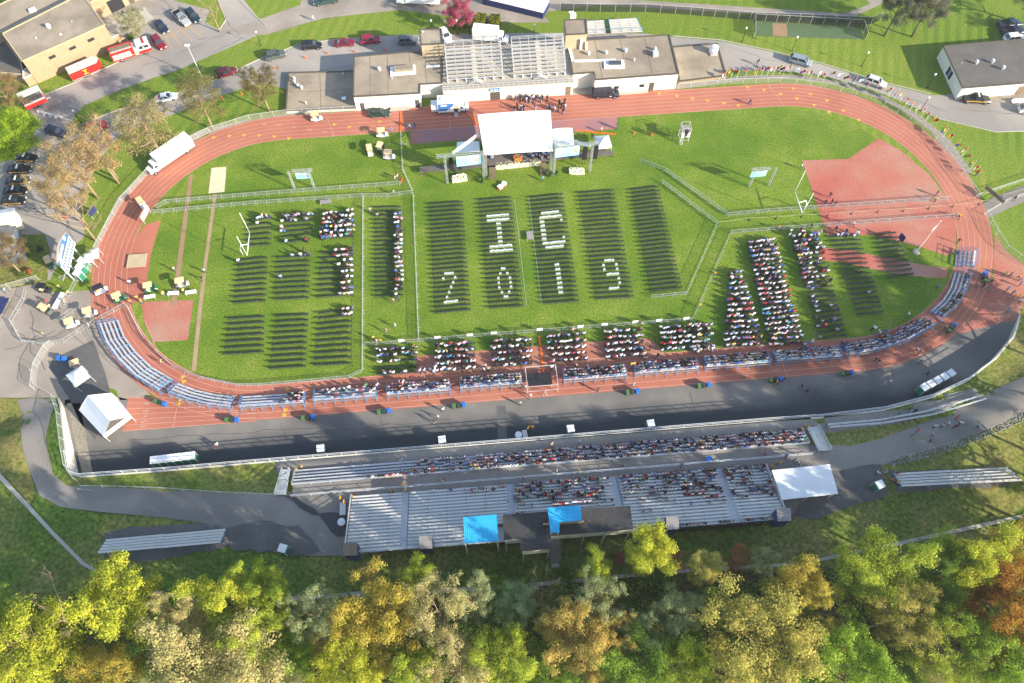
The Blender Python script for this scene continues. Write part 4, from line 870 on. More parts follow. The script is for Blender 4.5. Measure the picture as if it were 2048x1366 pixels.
flower_block('white flower bed on the grass left of the stage steps', U(905, 367), U(934, 362), 1.5, .8, 0, .5); flower_block('white flower bed on the grass right of the stage steps', U(1138, 349), U(1168, 350), 1.3, .8, 0, .5)
# podium
pd = thing('podium', 'podium wrapped in orange and yellow flowers on the stage deck', 'podium', U(1035, 318, 1.2)); MB().bx(-.35, .35, -.25, .25, 0, 1.15).build('stand', 'wood', pd)
mb = MB(); rr = random.Random(5)
for _ in range(60): a = rr.uniform(0, 6.28); mb.ball((math.cos(a) * .75, math.sin(a) * .5 - .3, rr.uniform(.1, 1.1)), rr.uniform(.12, .2), 5, 3, rr.randrange(2))
mb.build('flower_wrap', ['gold', 'orange_plastic'], pd)
# potted palms beside the steps
def potted(label, q):
    g = U(*q); s = thing('potted_palm', label, 'plant', g, 0, 'potted palms by the stage'); MB().cyl(0, 0, 0, .5, .28, .36).build('pot', 'dark_bin', s); mb = MB(); rr = random.Random(int(q[0]))
    for k in range(16):
        a = rr.uniform(0, 6.28); l = rr.uniform(.7, 1.2); d = Vector((math.cos(a), math.sin(a), 0)); n = Vector((-d.y, d.x, 0)) * .11; P = [d * l * t + Vector((0, 0, .5 + 1.5 * t - 1.3 * t * t)) for t in (0, .5, 1)]
        mb.quad([P[0] - n, P[1] - n, P[1] + n, P[0] + n]); mb.quad([P[1] - n, P[2], P[1] + n])
    mb.build('fronds', 'leaf', s, color=(.10, .20, .03))
potted('potted palm left of the left stage steps', (963, 365)); potted('potted palm touching the left stage steps', (974, 358)); potted('potted palm right of the right stage steps', (1098, 352)); potted('potted palm beneath the right truss tower', (1111, 350))
# monitors and round tables
for lab, q in (('white round flower arrangement on the grass in front of the stage, nearer the chairs', (1000, 377)), ('white round flower arrangement on the grass in front of the stage, nearer the steps', (1008, 370))):
    s = thing('flower_arrangement', lab, 'flowers', U(*q)); MB().cyl(0, 0, 0, .3, .5, .6, 12).build('bowl', 'orange_plastic', s); mb = MB(); rr = random.Random(int(q[0]))
    for _ in range(50): a = rr.uniform(0, 6.28); r = .55 * math.sqrt(rr.random()); mb.ball((r * math.cos(a), r * math.sin(a), .35 + rr.uniform(0, .25)), .13, 5, 3)
    mb.build('blossom', 'white_paint', s)
# tents
def popup(label, corners, z, zp, name='popup_tent'):
    P = [U(*q, z) for q in corners]; c = sum(P, Vector()) / 4; s = thing(name, label, 'tent', (c.x, c.y, 0)); P = [p - Vector((c.x, c.y, 0)) for p in P]; mb = MB(); ap = Vector((0, 0, zp))
    for i in range(4):
        a, b = P[i], P[(i + 1) % 4]; m = (a + b) / 2; q = (a + ap) / 2 - Vector((0, 0, .12)); r = (b + ap) / 2 - Vector((0, 0, .12))
        mb.add([a, b, r, q, ap], [(0, 1, 2, 3), (3, 2, 4)]); mb.add([a, b, b - Vector((0, 0, .3)), a - Vector((0, 0, .3))], [(3, 2, 1, 0)])
    mb.build('canopy', 'white_fabric', s)
    mb = MB()
    for p, q_ in zip(P, P[1:] + P[:1]): mb.bar((p.x * .97, p.y * .97, 0), (p.x * .97, p.y * .97, z - .05), .07); mb.bar((p.x * .97, p.y * .97, z - .08), (q_.x * .97, q_.y * .97, z - .08), .05)
    mb.build('leg_frame', 'galv', s); return s
popup('white pop-up tent standing right of the stage', [(1195, 297), (1224, 294), (1217, 270), (1189, 273)], 2.3, 3.4)
popup('white pop-up tent over boxes beside the larger white tent', [(150, 773), (180, 752), (163, 731), (131, 750)], 2.4, 3.7)
bt = thing('frame_tent', 'large white gabled frame tent with an open triangular gable beside the sprint start', 'tent')
f0, f1 = U(207, 874, .0), U(259, 832, .0); ZE, ZA = 2.6, 5.2
e_fl, e_fr = U(200, 856, ZE), U(256, 828, ZE); e_bl, e_br = U(158, 819, ZE), U(222, 785, ZE); fr_ap, bk_ap = U(217, 836, ZA), U(176, 792, ZA)
e_fl, e_fr, e_br, e_bl = U(206, 872, ZE), U(259, 832, ZE), U(222, 786, ZE), U(158, 820, ZE)
fr_ap = (e_fl + e_fr) / 2 + Vector((0, 0, ZA - ZE)); bk_ap = (e_bl + e_br) / 2 + Vector((0, 0, ZA - ZE))
mb = MB()
for a, b in ((e_fl, e_bl), (e_br, e_fr)):
    c, d = (bk_ap, fr_ap) if a is e_fl else (fr_ap, bk_ap)
    n = 6
    for i in range(n):
        p0, p1 = a.lerp(b, i / n), a.lerp(b, (i + 1) / n); q0, q1 = d.lerp(c, i / n), d.lerp(c, (i + 1) / n); s = Vector((0, 0, -.10))
        m0, m1 = (p0 + q0) / 2 + s, (p1 + q1) / 2 + s; mb.quad([p0, p1, m1, m0]); mb.quad([m0, m1, q1, q0])
mb.add([e_bl, e_br, bk_ap], [(0, 1, 2)])
mb.build('canopy', 'white_fabric', bt, True)
mb = MB(); dn = Vector((0, 0, -ZE))
for a, b in ((e_bl, e_fl), (e_fr, e_br), (e_br, e_bl)): mb.quad([a, b, b + dn, a + dn])
mb.build('side_wall', 'white_fabric', bt)
mb = MB(); mb.quad([e_fl, e_fr, e_fr.lerp(fr_ap, .12), e_fl.lerp(fr_ap, .12)]); mb.quad([e_fl, e_fr, e_fr + Vector((0, 0, -.9)), e_fl + Vector((0, 0, -.9))]); mb.build('front_valance', 'white_fabric', bt)
mb = MB()
for p in (e_fl, e_fr, e_bl, e_br): mb.bar(p, p + dn, .09)
for a, b in ((e_fl, fr_ap), (e_fr, fr_ap), (e_bl, bk_ap), (e_br, bk_ap), (fr_ap, bk_ap)): mb.bar(a - Vector((0, 0, .15)), b - Vector((0, 0, .15)), .08)
mb.build('pole_frame', 'galv', bt)
for lab, q in (('peaked white tent behind the green toilets, nearer the fence', (176, 513)), ('peaked white tent touching the track behind the green toilets', (188, 505))):
    x, y = q; popup(lab, [(x - 10, y + 12), (x + 9, y + 9), (x + 8, y - 9), (x - 9, y - 6)], 2.3, 3.1)
# ------------------------------------------------ goalposts
def goal(label, base, cb0, cb1):
    b = U(*base); c0, c1 = U(*cb0, 3.05), U(*cb1, 3.05); s = thing('goalpost', label, 'goalpost', b, 0, 'field goalposts'); c0 -= b; c1 -= b; m = (c0 + c1) / 2
    mb = MB(); mb.tube([(0, 0, 0), (0, 0, 2.0), m * .3 + Vector((0, 0, 2.2)), m * .8 + Vector((0, 0, .55)), m], .085, 8); mb.build('gooseneck', 'white_paint', s, True)
    MB().tube([c0, c1], .08, 8).build('crossbar', 'white_paint', s, True)
    for c in (c0, c1): MB().tube([c, c + Vector((0, 0, 6.1))], .06, 8).build('upright', 'white_paint', s, True)
goal('white football goalpost standing among the chairs on the left', (486, 510), (499, 465), (494, 511)); goal('white football goalpost standing by the red apron on the right', (1607, 420), (1590, 383), (1605, 427))
# flagpole
p0 = U(1832, 504); fp = thing('flagpole', 'leaning-looking white flagpole with a small flag on the east grass strip', 'flagpole', p0); fp['label'] = 'tall white flagpole with a small flag on the east grass strip'
MB().tube([(0, 0, 0), (0, 0, 9.8)], [.09, .05], 8).ball((0, 0, 9.9), .12).build('pole', 'white_paint', fp); MB().cyl(0, 0, 0, .35, .7, .55, 12).build('base', 'concrete', fp)
mb = MB(); mb.add([(.05, 0, 7.3), (-.55, -.25, 7.0), (-.5, -.2, 8.2), (.05, 0, 9.0)], [(0, 1, 2, 3), (3, 2, 1, 0)]); mb.build('flag', 'flag_cloth', fp, color=(.75, .5, .55))
# scoreboard
s0, s1, t1, t0 = U(152, 580), U(188, 510), None, None
A0, A1, B0, B1 = U(137, 549, 3.2), U(150, 505, 3.2), U(115, 524, 7.6), U(128, 468, 7.6)
A0, A1 = U(137, 548, 3.0), U(151, 488, 3.0); du = (A1 - A0); SL = du.length; du.normalize(); nn = Vector((du.y, -du.x, 0))
sb = thing('scoreboard', 'large scoreboard with a curved blue top and white panels facing the track', 'scoreboard', (A0.x, A0.y, 0), math.atan2(du.y, du.x))
H = 4.6; MB().bx(0, SL, 0, .25, 3.0, 3.0 + H * .55).build('panel_board', 'scoreboard_face', sb)
mb = MB(); arc = [(0, 3.0 + H * .555)] + [(SL, 3.0 + H * .555)] + [(SL * (1 - i / 12), 3.0 + H * (.80 + .2 * math.sin(math.pi * i / 12))) for i in range(13)]; mb.side(arc, 0, .25); mb.build('header_board', 'blue_paint', sb)
mb = MB(); rim = [(SL * (1 - i / 12), 3.0 + H * (.80 + .2 * math.sin(math.pi * i / 12))) for i in range(13)]
for a, b in zip(rim[:-1], rim[1:]): mb.bar((a[0], .1, a[1] + .06), (b[0], .1, b[1] + .06), .3, .12)
mb.build('header_trim', 'wall_tan', sb)
mb = MB()
for x0, x1, z0, z1 in ((.10, .30, .70, .86), (.33, .36, .70, .86), (.40, .60, .72, .86), (.76, .86, .72, .90), (.04, .2, .58, .66)): mb.bx(SL * x0, SL * x1, -.03, -.004, 3.0 + H * z0, 3.0 + H * z1)
mb.build('lettering', 'white_paint', sb); MB().bx(SL * .28, SL * .72, -.05, -.004, 3.0 + H * .58, 3.0 + H * .69).build('display', 'sign_grey', sb)
mb = MB()
for i in range(10):
    for j in range(2): mb.bx(SL * (.03 + i * .096), SL * (.03 + i * .096 + .065), -.03, -.004, 3.0 + H * (.06 + j * .26), 3.0 + H * (.24 + j * .26))
mb.build('ad_panels', 'sign_grey', sb)
mb = MB()
for i in range(4): x = SL * (.08 + .28 * i); mb.bar((x, .5, 0), (x, .5, 3.0 + H * .8), .22); mb.bar((x, .5, 3.2), (x, 2.6, 0), .1)
mb.build('support_post', 'galv', sb)
# camera tower of scaffolding on the east grass
ct = thing('camera_tower', 'grey scaffold camera tower with a ladder on the east grass', 'tower', U(1366, 278)); mb = MB()
for x in (-.9, .9):
    for y in (-.9, .9): mb.bar((x, y, 0), (x, y, 4.1), .08)
for z in (.6, 1.8, 3.0):
    for s in (-.9, .9): mb.bar((s, -.9, z), (s, .9, z), .06); mb.bar((-.9, s, z), (.9, s, z), .06)
for s in (-.9, .9): mb.bar((-.9, s, .6), (.9, s, 3.0), .05); mb.bar((s, -.9, 3.0), (s, .9, .6), .05); mb.bar((s, -.9, 4.1), (s, .9, 4.1), .05); mb.bar((-.9, s, 4.1), (.9, s, 4.1), .05)
mb.build('scaffold', 'galv', ct); MB().bx(-1, 1, -1, 1, 3.0, 3.1).build('platform', 'wood_grey', ct); mb = MB()
for x in (-1.0, -.5): mb.bar((x, -1.6, 0), (x, -1.0, 3.1), .06)
for k in range(9): mb.bar((-1.0, -1.6 + k * .066, .2 + k * .33), (-.5, -1.6 + k * .066, .2 + k * .33), .05)
mb.build('ladder', 'galv', ct); MB().add([(-.9, -.92, 3.0), (.9, -.92, 3.0), (.9, -.92, 1.5), (-.9, -.92, 1.5)], [(0, 1, 2, 3)]).build('cover', 'white_fabric', ct)
# media platform on the track
mp = thing('media_platform', 'black media platform inside a grey pipe frame in the gap between the track bleachers', 'platform', U(1088, 792)); mb = MB()
MB().bx(-2.6, 1.6, 1.6, 4.0, 1.1, 1.25).build('deck', 'black_plastic', mp)
for x in (-2.5, 1.5):
    for y in (1.7, 3.9): mb.bar((x, y, 0), (x, y, 1.1), .08)
for x, y in ((-2.9, .6), (2.4, .6), (-2.9, 4.4), (2.4, 4.4)): mb.bar((x, y, 0), (x, y, 3.0), .09)
for y in (.6, 4.4): mb.bar((-2.9, y, 3.0), (2.4, y, 3.0), .08)
for x in (-2.9, 2.4): mb.bar((x, .6, 3.0), (x, 4.4, 3.0), .08)
mb.bar((-2.9, .6, 1.0), (2.4, .6, 1.0), .05); mb.build('pipe_frame', 'galv', mp)
mb = MB(); mb.bar((.2, .3, 1.5), (.6, 0, 0), .06); mb.bar((.2, .3, 1.5), (-.2, 0, 0), .06); mb.bar((.2, .3, 1.5), (.2, .9, 0), .06); mb.build('tripod', 'galv', mp)
def small_platform(label, q, sx, sy, h, m='wood_grey'):
    s = thing('platform', label, 'platform', U(*q)); MB().bx(-sx / 2, sx / 2, -sy / 2, sy / 2, h - .1, h).build('deck', m, s); mb = MB()
    for x in (-1, 1):
        for y in (-1, 1): mb.bar((x * sx * .45, y * sy * .45, 0), (x * sx * .45, y * sy * .45, h - .1), .08)
        mb.bar((x * sx * .45, -sy * .45, h * .5), (x * sx * .45, sy * .45, h * .5), .05)
    mb.bar((-sx * .45, 0, h * .5), (sx * .45, 0, h * .5), .05)
    mb.build('leg_frame', 'galv', s)
small_platform('grey camera platform in the aisle between the chair blocks', (1060, 474), 1.3, 1.9, .6); small_platform('grey platform beside the barriers above the seated guests', (652, 406), 2.2, .9, .5)
small_platform('beige covered jump mat on the west red apron', (275, 523), 3.6, 3.0, .35, 'wall_tan')
# orange cable ramps
def cable(label, px, wd, m, h=.08, name='cable_ramp', cat='cable ramp'):
    P = [U(*q, h) for q in px]; mb = MB()
    for a, b in zip(P[:-1], P[1:]): mb.bar(a, b, wd, h)
    return tag(mb.build(name, m), label, cat)
cable('orange cable ramp crossing the track beside the media truck', [(801, 220), (802, 243), (801, 265)], .34, 'orange_plastic'); cable('orange cable ramp running from the media truck to the stage', [(937, 227), (955, 248)], .5, 'orange_plastic')
cable('orange cable ramp right of the stage wing', [(1150, 260), (1190, 264), (1232, 269)], .28, 'orange_plastic'); cable('long orange cable ramp crossing the runway at the media platform', [(1078, 672), (1083, 710), (1087, 745)], .34, 'orange_plastic'); cable('short orange cable ramp by the barriers', [(805, 355), (802, 366)], .35, 'orange_plastic')
cable('white cable cover down the chairs left of the camera platform', [(1029, 399), (1041, 505), (1053, 612)], .05, 'galv', .04); cable('white cable cover down the chairs right of the camera platform', [(1057, 396), (1070, 500), (1083, 608)], .05, 'galv', .04)
# ------------------------------------------------ vehicles
def loft(mb, secs, m=0, closed=True):
    """secs: list of (x, [(y, z) ...]) rings"""
    n = len(secs[0][1]); vs = [(x, y, z) for x, r in secs for y, z in r]; fs = []
    for k in range(len(secs) - 1): fs += [(k * n + i, k * n + (i + 1) % n, (k + 1) * n + (i + 1) % n, (k + 1) * n + i) for i in range(n)]
    fs += [tuple(range(n - 1, -1, -1)), tuple(range((len(secs) - 1) * n, len(secs) * n))]
    mb.add(vs, fs, m)
def ring_body(hw, zb, zt):
    e = .12; return [(-hw + .05, zb), (-hw, zb + .15), (-hw, zt - e), (-hw + e, zt), (hw - e, zt), (hw, zt - e), (hw, zb + .15), (hw - .05, zb)]
KINDS_CAR = {  # length, half width, hood z, belt z, roof z, windscreen/backlight x positions (base front, top front, top rear, base rear)
    'sedan': (4.7, .9, .86, .92, 1.42, (.95, .25, -.95, -1.65)), 'suv': (4.7, .94, 1.0, 1.06, 1.72, (1.05, .45, -1.75, -2.2)),
    'minivan': (5.0, .97, .98, 1.06, 1.74, (1.55, .75, -1.95, -2.4)), 'pickup': (5.7, .98, 1.08, 1.12, 1.82, (1.15, .65, -.55, -.75))}
def wheel(mb_t, mb_r, x, y, r=.34, w=.22):
    n = 12; s = 1 if y > 0 else -1
    def disc(rad, y0, y1): return [(x + rad * math.cos(2 * math.pi * i / n), y0, rad * 0 + r + rad * math.sin(2 * math.pi * i / n)) for i in range(n)] + [(x + rad * math.cos(2 * math.pi * i / n), y1, r + rad * math.sin(2 * math.pi * i / n)) for i in range(n)]
    fs = [tuple(range(n)), tuple(range(2 * n - 1, n - 1, -1))] + [(i, n + i, n + (i + 1) % n, (i + 1) % n) for i in range(n)]
    mb_t.add(disc(r, y - w / 2, y + w / 2), fs); mb_r.add(disc(r * .6, y + s * (w / 2 - .02), y + s * (w / 2 + .012)), fs)
def add_wheels(par, pts, r=.34, w=.22):
    for x, y in pts:
        a, b = MB(), MB(); wheel(a, b, x, y, r, w); t = a.build('wheel', 'tyre', par); b.build('rim', 'rim', t)
def car_proto(kind, label, cat='car', police=False):
    Lg, hw, zh, zb, zr, (wf, tf, tr, wr) = KINDS_CAR[kind]; f = Lg / 2; c = thing({'sedan': 'sedan_car', 'suv': 'sport_utility_car', 'minivan': 'minivan', 'pickup': 'pickup_truck'}[kind], label, cat)
    mb = MB(); g = .28
    loft(mb, [(-f, ring_body(hw * .86, g + .12, zb - .14)), (-f + .12, ring_body(hw * .95, g, zb - .04)), (-f + .7, ring_body(hw, g, zb)), (wf, ring_body(hw, g, zb)), (f - .8, ring_body(hw * .97, g, zh - .06)), (f - .18, ring_body(hw * .9, g, zh - .18)), (f, ring_body(hw * .8, g + .1, zh - .34))])
    hb, ht = hw - .10, hw - .24
    # roof panel and pillars in body colour, glass between
    mb.prism([(tf, -ht), (tf, ht), (tr, ht), (tr, -ht)], zr - .06, zr)
    mb.prism([(tf - .1, -ht + .1), (tf - .1, ht - .1), (tr + .1, ht - .1), (tr + .1, -ht + .1)], zr, zr + .025)
    for s in (-1, 1):
        for a, b in ((wf, tf), (wr, tr), ((wf + wr) / 2 - .1, (tf + tr) / 2 - .1)): mb.bar((a, s * hb, zb - .02), (b, s * ht, zr - .03), .10, .08)
        mb.bx(wf - .25, wf - .05, s * (hw + .09) - .1, s * (hw + .09) + .1, zb, zb + .13)
    if kind == 'pickup': 
        mb.bx(-f + .02, wr - .1, -hw, -hw + .09, zb - .02, zb + .12); mb.bx(-f + .02, wr - .1, hw - .09, hw, zb - .02, zb + .12); mb.bx(-f, -f + .1, -hw, hw, zb - .05, zb + .12)
    mb.build('body', 'paint', c)
    gl = MB(); e = .02; gl.add([(wf, -hb + e, zb - .03), (wf, hb - e, zb - .03), (wr, hb - e, zb - .03), (wr, -hb + e, zb - .03), (tf, -ht + e, zr - .05), (tf, ht - e, zr - .05), (tr, ht - e, zr - .05), (tr, -ht + e, zr - .05)],
                        [(0, 1, 5, 4), (1, 2, 6, 5), (2, 3, 7, 6), (3, 0, 4, 7)]); gl.build('windows', 'glass', c)
    if kind == 'pickup': MB().bx(-f + .12, wr - .15, -hw + .11, hw - .11, zb + .002, zb + .02).build('cargo_bed', 'black_plastic', c)
    for s in (-1, 1):
        MB().bx(f - .14, f + .02, s * hw * .62 - .16, s * hw * .62 + .16, zh - .42, zh - .26).build('headlight', 'lamp_lens', c)
        MB().bx(-f - .02, -f + .1, s * hw * .7 - .14, s * hw * .7 + .14, zb - .36, zb - .18).build('tail_light', 'lamp_red', c)
    add_wheels(c, [(f - .95, hw - .1), (f - .95, -hw + .1), (-f + .95, hw - .1), (-f + .95, -hw + .1)], .36 if kind != 'sedan' else .33)
    if police:
        for s in (-1, 1): MB().bx(-f + .5, f - .7, s * hw - .012 if s > 0 else -hw - .012, s * hw + .012 if s > 0 else -hw + .012, zb - .38, zb - .22).build('side_stripe', 'gold', c)
        MB().bx(-.25, .05, -.55, .55, zr + .03, zr + .14).build('light_bar', 'lamp_lens', c)
    return c
PROTO = {}
def car(kind, label, a, b, color, cat='car', group=None, police=False, length=None):
    A, B = U(*a), U(*b); d = B - A; key = (kind, police)
    loc = (A + B) / 2; rz = math.atan2(d.y, d.x)
    if key not in PROTO:
        c = PROTO[key] = car_proto(kind, label, cat, police); c.location = loc; c.rotation_euler = (0, 0, rz)
        if group: c['group'] = group
        for ch in c.children_recursive: ch.color = (*color, 1)
        return c
    c = copy_tree(PROTO[key], loc, rz, label, group, color); c['category'] = cat
    if not group and 'group' in c: del c['group']
    return c
NAVY, BLK, MAR, RED, GRY, SIL, WHT, DGR = (.012, .018, .04), (.012, .012, .014), (.16, .008, .018), (.33, .012, .014), (.13, .135, .14), (.34, .34, .33), (.75, .75, .74), (.012, .04, .028)
car('sedan', 'dark navy car parked alone in the top left bays', (316, 46), (334, 68), NAVY)
car('pickup', 'silver pickup truck with a black bed in the top left lot', (351, 27), (380, 55), SIL, 'pickup')
car('suv', 'dark teal car parked beside the silver pickup', (378, 25), (398, 47), (.012, .03, .04))
car('suv', 'dark red car parked in front of the fire engine', (311, 79), (329, 100), MAR)
car('suv', 'maroon car driving under the pine trees on the campus road', (437, 154), (472, 144), (.10, .008, .012))
car('sedan', 'white car half hidden behind the pine trees', (322, 201), (347, 196), WHT)
car('suv', 'bright red car on the road under the bare branched tree', (174, 263), (217, 252), RED)
car('suv', 'navy car at the junction beside the folding barricades', (98, 263), (134, 273), NAVY)
car('sedan', 'dark navy car partly under the bright green tree', (32, 242), (68, 254), NAVY)
pc = 'police cars in the left lane'
for y0, y1, x0, x1, lab in ((318, 320, 32, 80, 'black police car with gold stripe, topmost in the left lane'), (343, 341, 20, 64, 'black police car with gold stripe, second from the top in the left lane'), (366, 363, 15, 63, 'black police car with gold stripe, middle one in the left lane'),
                            (386, 383, 8, 60, 'black police car with gold stripe, second from the bottom in the left lane'), (405, 403, 4, 56, 'black police car with gold stripe beside the pale shed')):
    car('sedan', lab, (x0, y0), (x1, y1), BLK, 'police car', pc, True)
car('suv', 'grey green car, leftmost of the line parked by the grass strip', (534, 119), (570, 110), (.07, .085, .07)); car('suv', 'black car parked by the grass strip among red cones', (604, 97), (645, 94), BLK)
car('sedan', 'dark red low car parked between the black and crimson ones', (671, 91), (709, 88), MAR); car('suv', 'crimson tall car parked between the dark red and the grey one', (723, 86), (759, 82), (.24, .008, .03))
car('suv', 'grey car parked nearest the west stair tower', (799, 86), (836, 85), GRY); car('suv', 'white car parked behind the west stair tower', (884, 62), (899, 89), WHT)
car('sedan', 'dark green car parked on the track below the west field house', (739, 231), (780, 229), DGR)
car('minivan', 'silver grey minivan driving along the east road', (1576, 120), (1622, 132), (.20, .24, .27), 'minivan'); car('suv', 'white and grey car behind the row of flags', (1727, 161), (1771, 176), (.5, .5, .5))
car('pickup', 'black police pickup with gold stripe beside the dark roofed building', (1924, 201), (1976, 204), BLK, 'police car', None, True)
car('suv', 'white car at the right edge of the east road', (2035, 222), (2078, 226), WHT)
car('pickup', 'dark teal pickup on the lawn above the dark roofed building', (1990, 55), (2042, 50), (.012, .035, .05), 'pickup'); car('pickup', 'navy pickup on the lawn above the dark roofed building', (1998, 71), (2050, 65), (.01, .015, .05), 'pickup'); car('suv', 'white car parked behind the dark roofed building', (2003, 83), (2048, 78), WHT)
car('pickup', 'dark green pickup with a loaded bed at the top edge', (672, 2), (633, 9), (.03, .06, .05), 'pickup')
def box_truck(label, a, b, box=(.80, .80, .78), name='box_truck', L=None, Hb=3.3):
    A, B = U(*a), U(*b); d = B - A; L = L or d.length; t = thing(name, label, 'truck', (A + B) / 2, math.atan2(d.y, d.x)); f = L / 2; w = 1.2
    m = MB(); m.bx(-f, f - 2.3, -w, w, .85, Hb); m.build('cargo_box', 'white_paint', t); r = MB(); r.bx(-f - .04, f - 2.26, -w - .04, w + .04, Hb, Hb + .07); r.build('box_roof', 'white_fabric', t)
    c = MB(); loft(c, [(f - 2.2, ring_body(1.05, .55, 2.35)), (f - 1.25, ring_body(1.05, .55, 2.3)), (f - .9, ring_body(1.02, .55, 1.45)), (f - .1, ring_body(.95, .55, 1.25)), (f, ring_body(.85, .6, 1.1))]); c.build('cab', 'paint', t, color=(.75, .75, .74))
    g = MB(); g.add([(f - 1.24, -.9, 2.22), (f - 1.24, .9, 2.22), (f - .86, .92, 1.48), (f - .86, -.92, 1.48)], [(0, 3, 2, 1)]); g.build('windscreen', 'glass', t)
    for s in (-1, 1): MB().bx(f - 2.0, f - 1.3, s * 1.055 - .01, s * 1.055 + .01, 1.5, 2.1).build('side_window', 'glass', t)
    for s in (-1, 1): MB().bx(f - .1, f + .02, s * .6 - .15, s * .6 + .15, .8, 1.0).build('headlight', 'lamp_lens', t)
    MB().bx(-f, f - .3, -.5, .5, .5, .84).build('chassis', 'steel_dark', t)
    add_wheels(t, [(f - .9, .95), (f - .9, -.95), (-f + 1.8, .95), (-f + 1.8, -.95)], .45, .3); return t
box_truck('long white box truck parked on the outer lane of the west bend', (386, 291), (300, 349)); box_truck('white box truck parked behind the grandstand', (953, 78), (1011, 84), L=8.0); box_truck('white box truck at the top edge above the pink tree', (880, 8), (794, 5))
# passenger van
a, b = U(1184, 193), U(1237, 191); d = b - a; v = thing('passenger_van', 'long black passenger van on the track beside the east field house', 'van', (a + b) / 2, math.atan2(d.y, d.x))
m = MB(); loft(m, [(-2.9, ring_body(.95, .4, 1.1)), (-2.8, ring_body(1.0, .35, 1.2)), (1.9, ring_body(1.0, .35, 1.2)), (2.7, ring_body(.95, .35, 1.05)), (2.9, ring_body(.85, .4, .9))]); m.prism([(1.1, -.8), (1.1, .8), (-2.75, .85), (-2.75, -.85)], 2.0, 2.1)
for s in (-1, 1):
    for x0, x1 in ((1.85, 1.15), (.5, .45), (-.8, -.8), (-2.85, -2.75)): m.bar((x0, s * .93, 1.18), (x1, s * .83, 2.03), .1)
m.build('body', 'paint', v, color=(.015, .016, .03)); MB().add([(1.85, -.9, 1.18), (1.85, .9, 1.18), (-2.82, .9, 1.18), (-2.82, -.9, 1.18), (1.1, -.8, 2.02), (1.1, .8, 2.02), (-2.72, .82, 2.02), (-2.72, -.82, 2.02)], [(0, 1, 5, 4), (1, 2, 6, 5), (2, 3, 7, 6), (3, 0, 4, 7)]).build('windows', 'glass', v)
MB().bx(.75, 1.2, -1.012, -.99, .75, .9).build('door_decal', 'white_paint', v)
for s in (-1, 1): MB().bx(2.82, 2.92, s * .6 - .15, s * .6 + .15, .65, .85).build('headlight', 'lamp_lens', v)
add_wheels(v, [(1.9, .88), (1.9, -.88), (-1.7, .88), (-1.7, -.88)], .37)
# media truck
a, b = U(866, 226), U(938, 222); d = b - a; v = thing('media_truck', 'white and blue media truck with a fold-out step on the track left of the stage', 'truck', (a + b) / 2 + Vector((0, .6, 0)), math.atan2(d.y, d.x))
MB().bx(-2.7, 2.0, -1.2, 1.2, .6, 3.2).build('cargo_box', 'white_paint', v); MB().bx(-4.1, -2.72, -.9, .9, .7, 2.2).build('slide_out', 'white_paint', v)
m = MB(); m.add([(-2.6, -1.215, 1.0), (-1.0, -1.215, 1.0), (.5, -1.215, 2.2), (.9, -1.215, 3.0), (-2.6, -1.215, 3.0)], [(0, 1, 2, 3, 4)]); m.build('side_graphic', 'blue_paint', v)
m = MB()
for x0, x1 in ((-2.0, -1.75), (-1.7, -1.4), (-1.35, -1.05), (-1.0, -.7)): m.bx(x0, x1, -1.24, -1.22, 2.35, 2.75)
m.build('lettering', 'white_paint', v)
MB().bx(.7, 1.6, -1.23, -1.20, .65, 2.3).build('side_door', 'glass', v); MB().bx(.75, 1.55, -1.26, -1.235, 1.6, 2.2).build('door_panel', 'tan_plastic', v); m = MB()
for k in range(3): m.bx(.7, 1.5, -1.6 - k * .3, -1.32 - k * .3, .45 - k * .16, .5 - k * .16)
m.build('fold_out_step', 'galv', v)
m = MB(); loft(m, [(2.02, ring_body(1.0, .5, 2.1)), (2.7, ring_body(1.0, .5, 2.0)), (3.1, ring_body(.95, .5, 1.35)), (3.9, ring_body(.85, .5, 1.1))]); m.build('cab', 'paint', v, color=(.75, .75, .74)); MB().add([(2.72, -.85, 1.95), (2.72, .85, 1.95), (3.1, .88, 1.4), (3.1, -.88, 1.4)], [(0, 3, 2, 1)]).build('windscreen', 'glass', v); MB().bx(2.1, 2.65, -1.02, -.995, 1.35, 1.85).build('side_window', 'glass', v)
MB().cyl(-1.2, 0, 3.2, 3.35, .9, .8, 16).build('roof_dish', 'white_fabric', v); add_wheels(v, [(2.9, .85), (2.9, -.85), (-1.5, .95), (-1.5, -.95)], .42)
# fire engine
a, b = U(228, 122), U(304, 98); d = b - a; v = thing('fire_engine', 'red fire engine with a white cab parked beside the brick building', 'fire engine', (a + b) / 2, math.atan2(d.y, d.x)); Lh = d.length / 2
MB().bx(-Lh, .7, -1.22, 1.22, .6, 2.7).build('body', 'fire_red', v); MB().bx(-Lh + .3, .3, -.75, .75, 2.71, 2.78).build('hose_bed', 'wood', v); m = MB()
for k in range(3): m.bx(-Lh + .3 + k * 1.35, -Lh + 1.5 + k * 1.35, -1.24, -1.225, .9, 2.2)
m.build('locker_doors', 'galv', v); MB().bx(.72, 1.5, -1.1, 1.1, .6, 2.3).build('pump_panel', 'galv', v)
m = MB(); m.bx(1.52, Lh, -1.2, 1.2, .6, 2.75); m.build('cab', 'white_paint', v); MB().bx(1.52, Lh + .01, -1.215, 1.215, .62, 1.35).build('cab_skirt', 'fire_red', v)
m = MB(); m.bx(1.9, 2.7, -1.22, 1.22, 1.7, 2.4); m.bx(3.0, Lh - .3, -1.22, 1.22, 1.7, 2.4); m.build('side_window', 'glass', v); MB().bx(Lh - .02, Lh + .02, -1.05, 1.05, 1.6, 2.5).build('windscreen', 'glass', v); MB().bx(Lh - 1.2, Lh - .8, -.9, .9, 2.76, 2.95).build('light_bar', 'lamp_red', v)
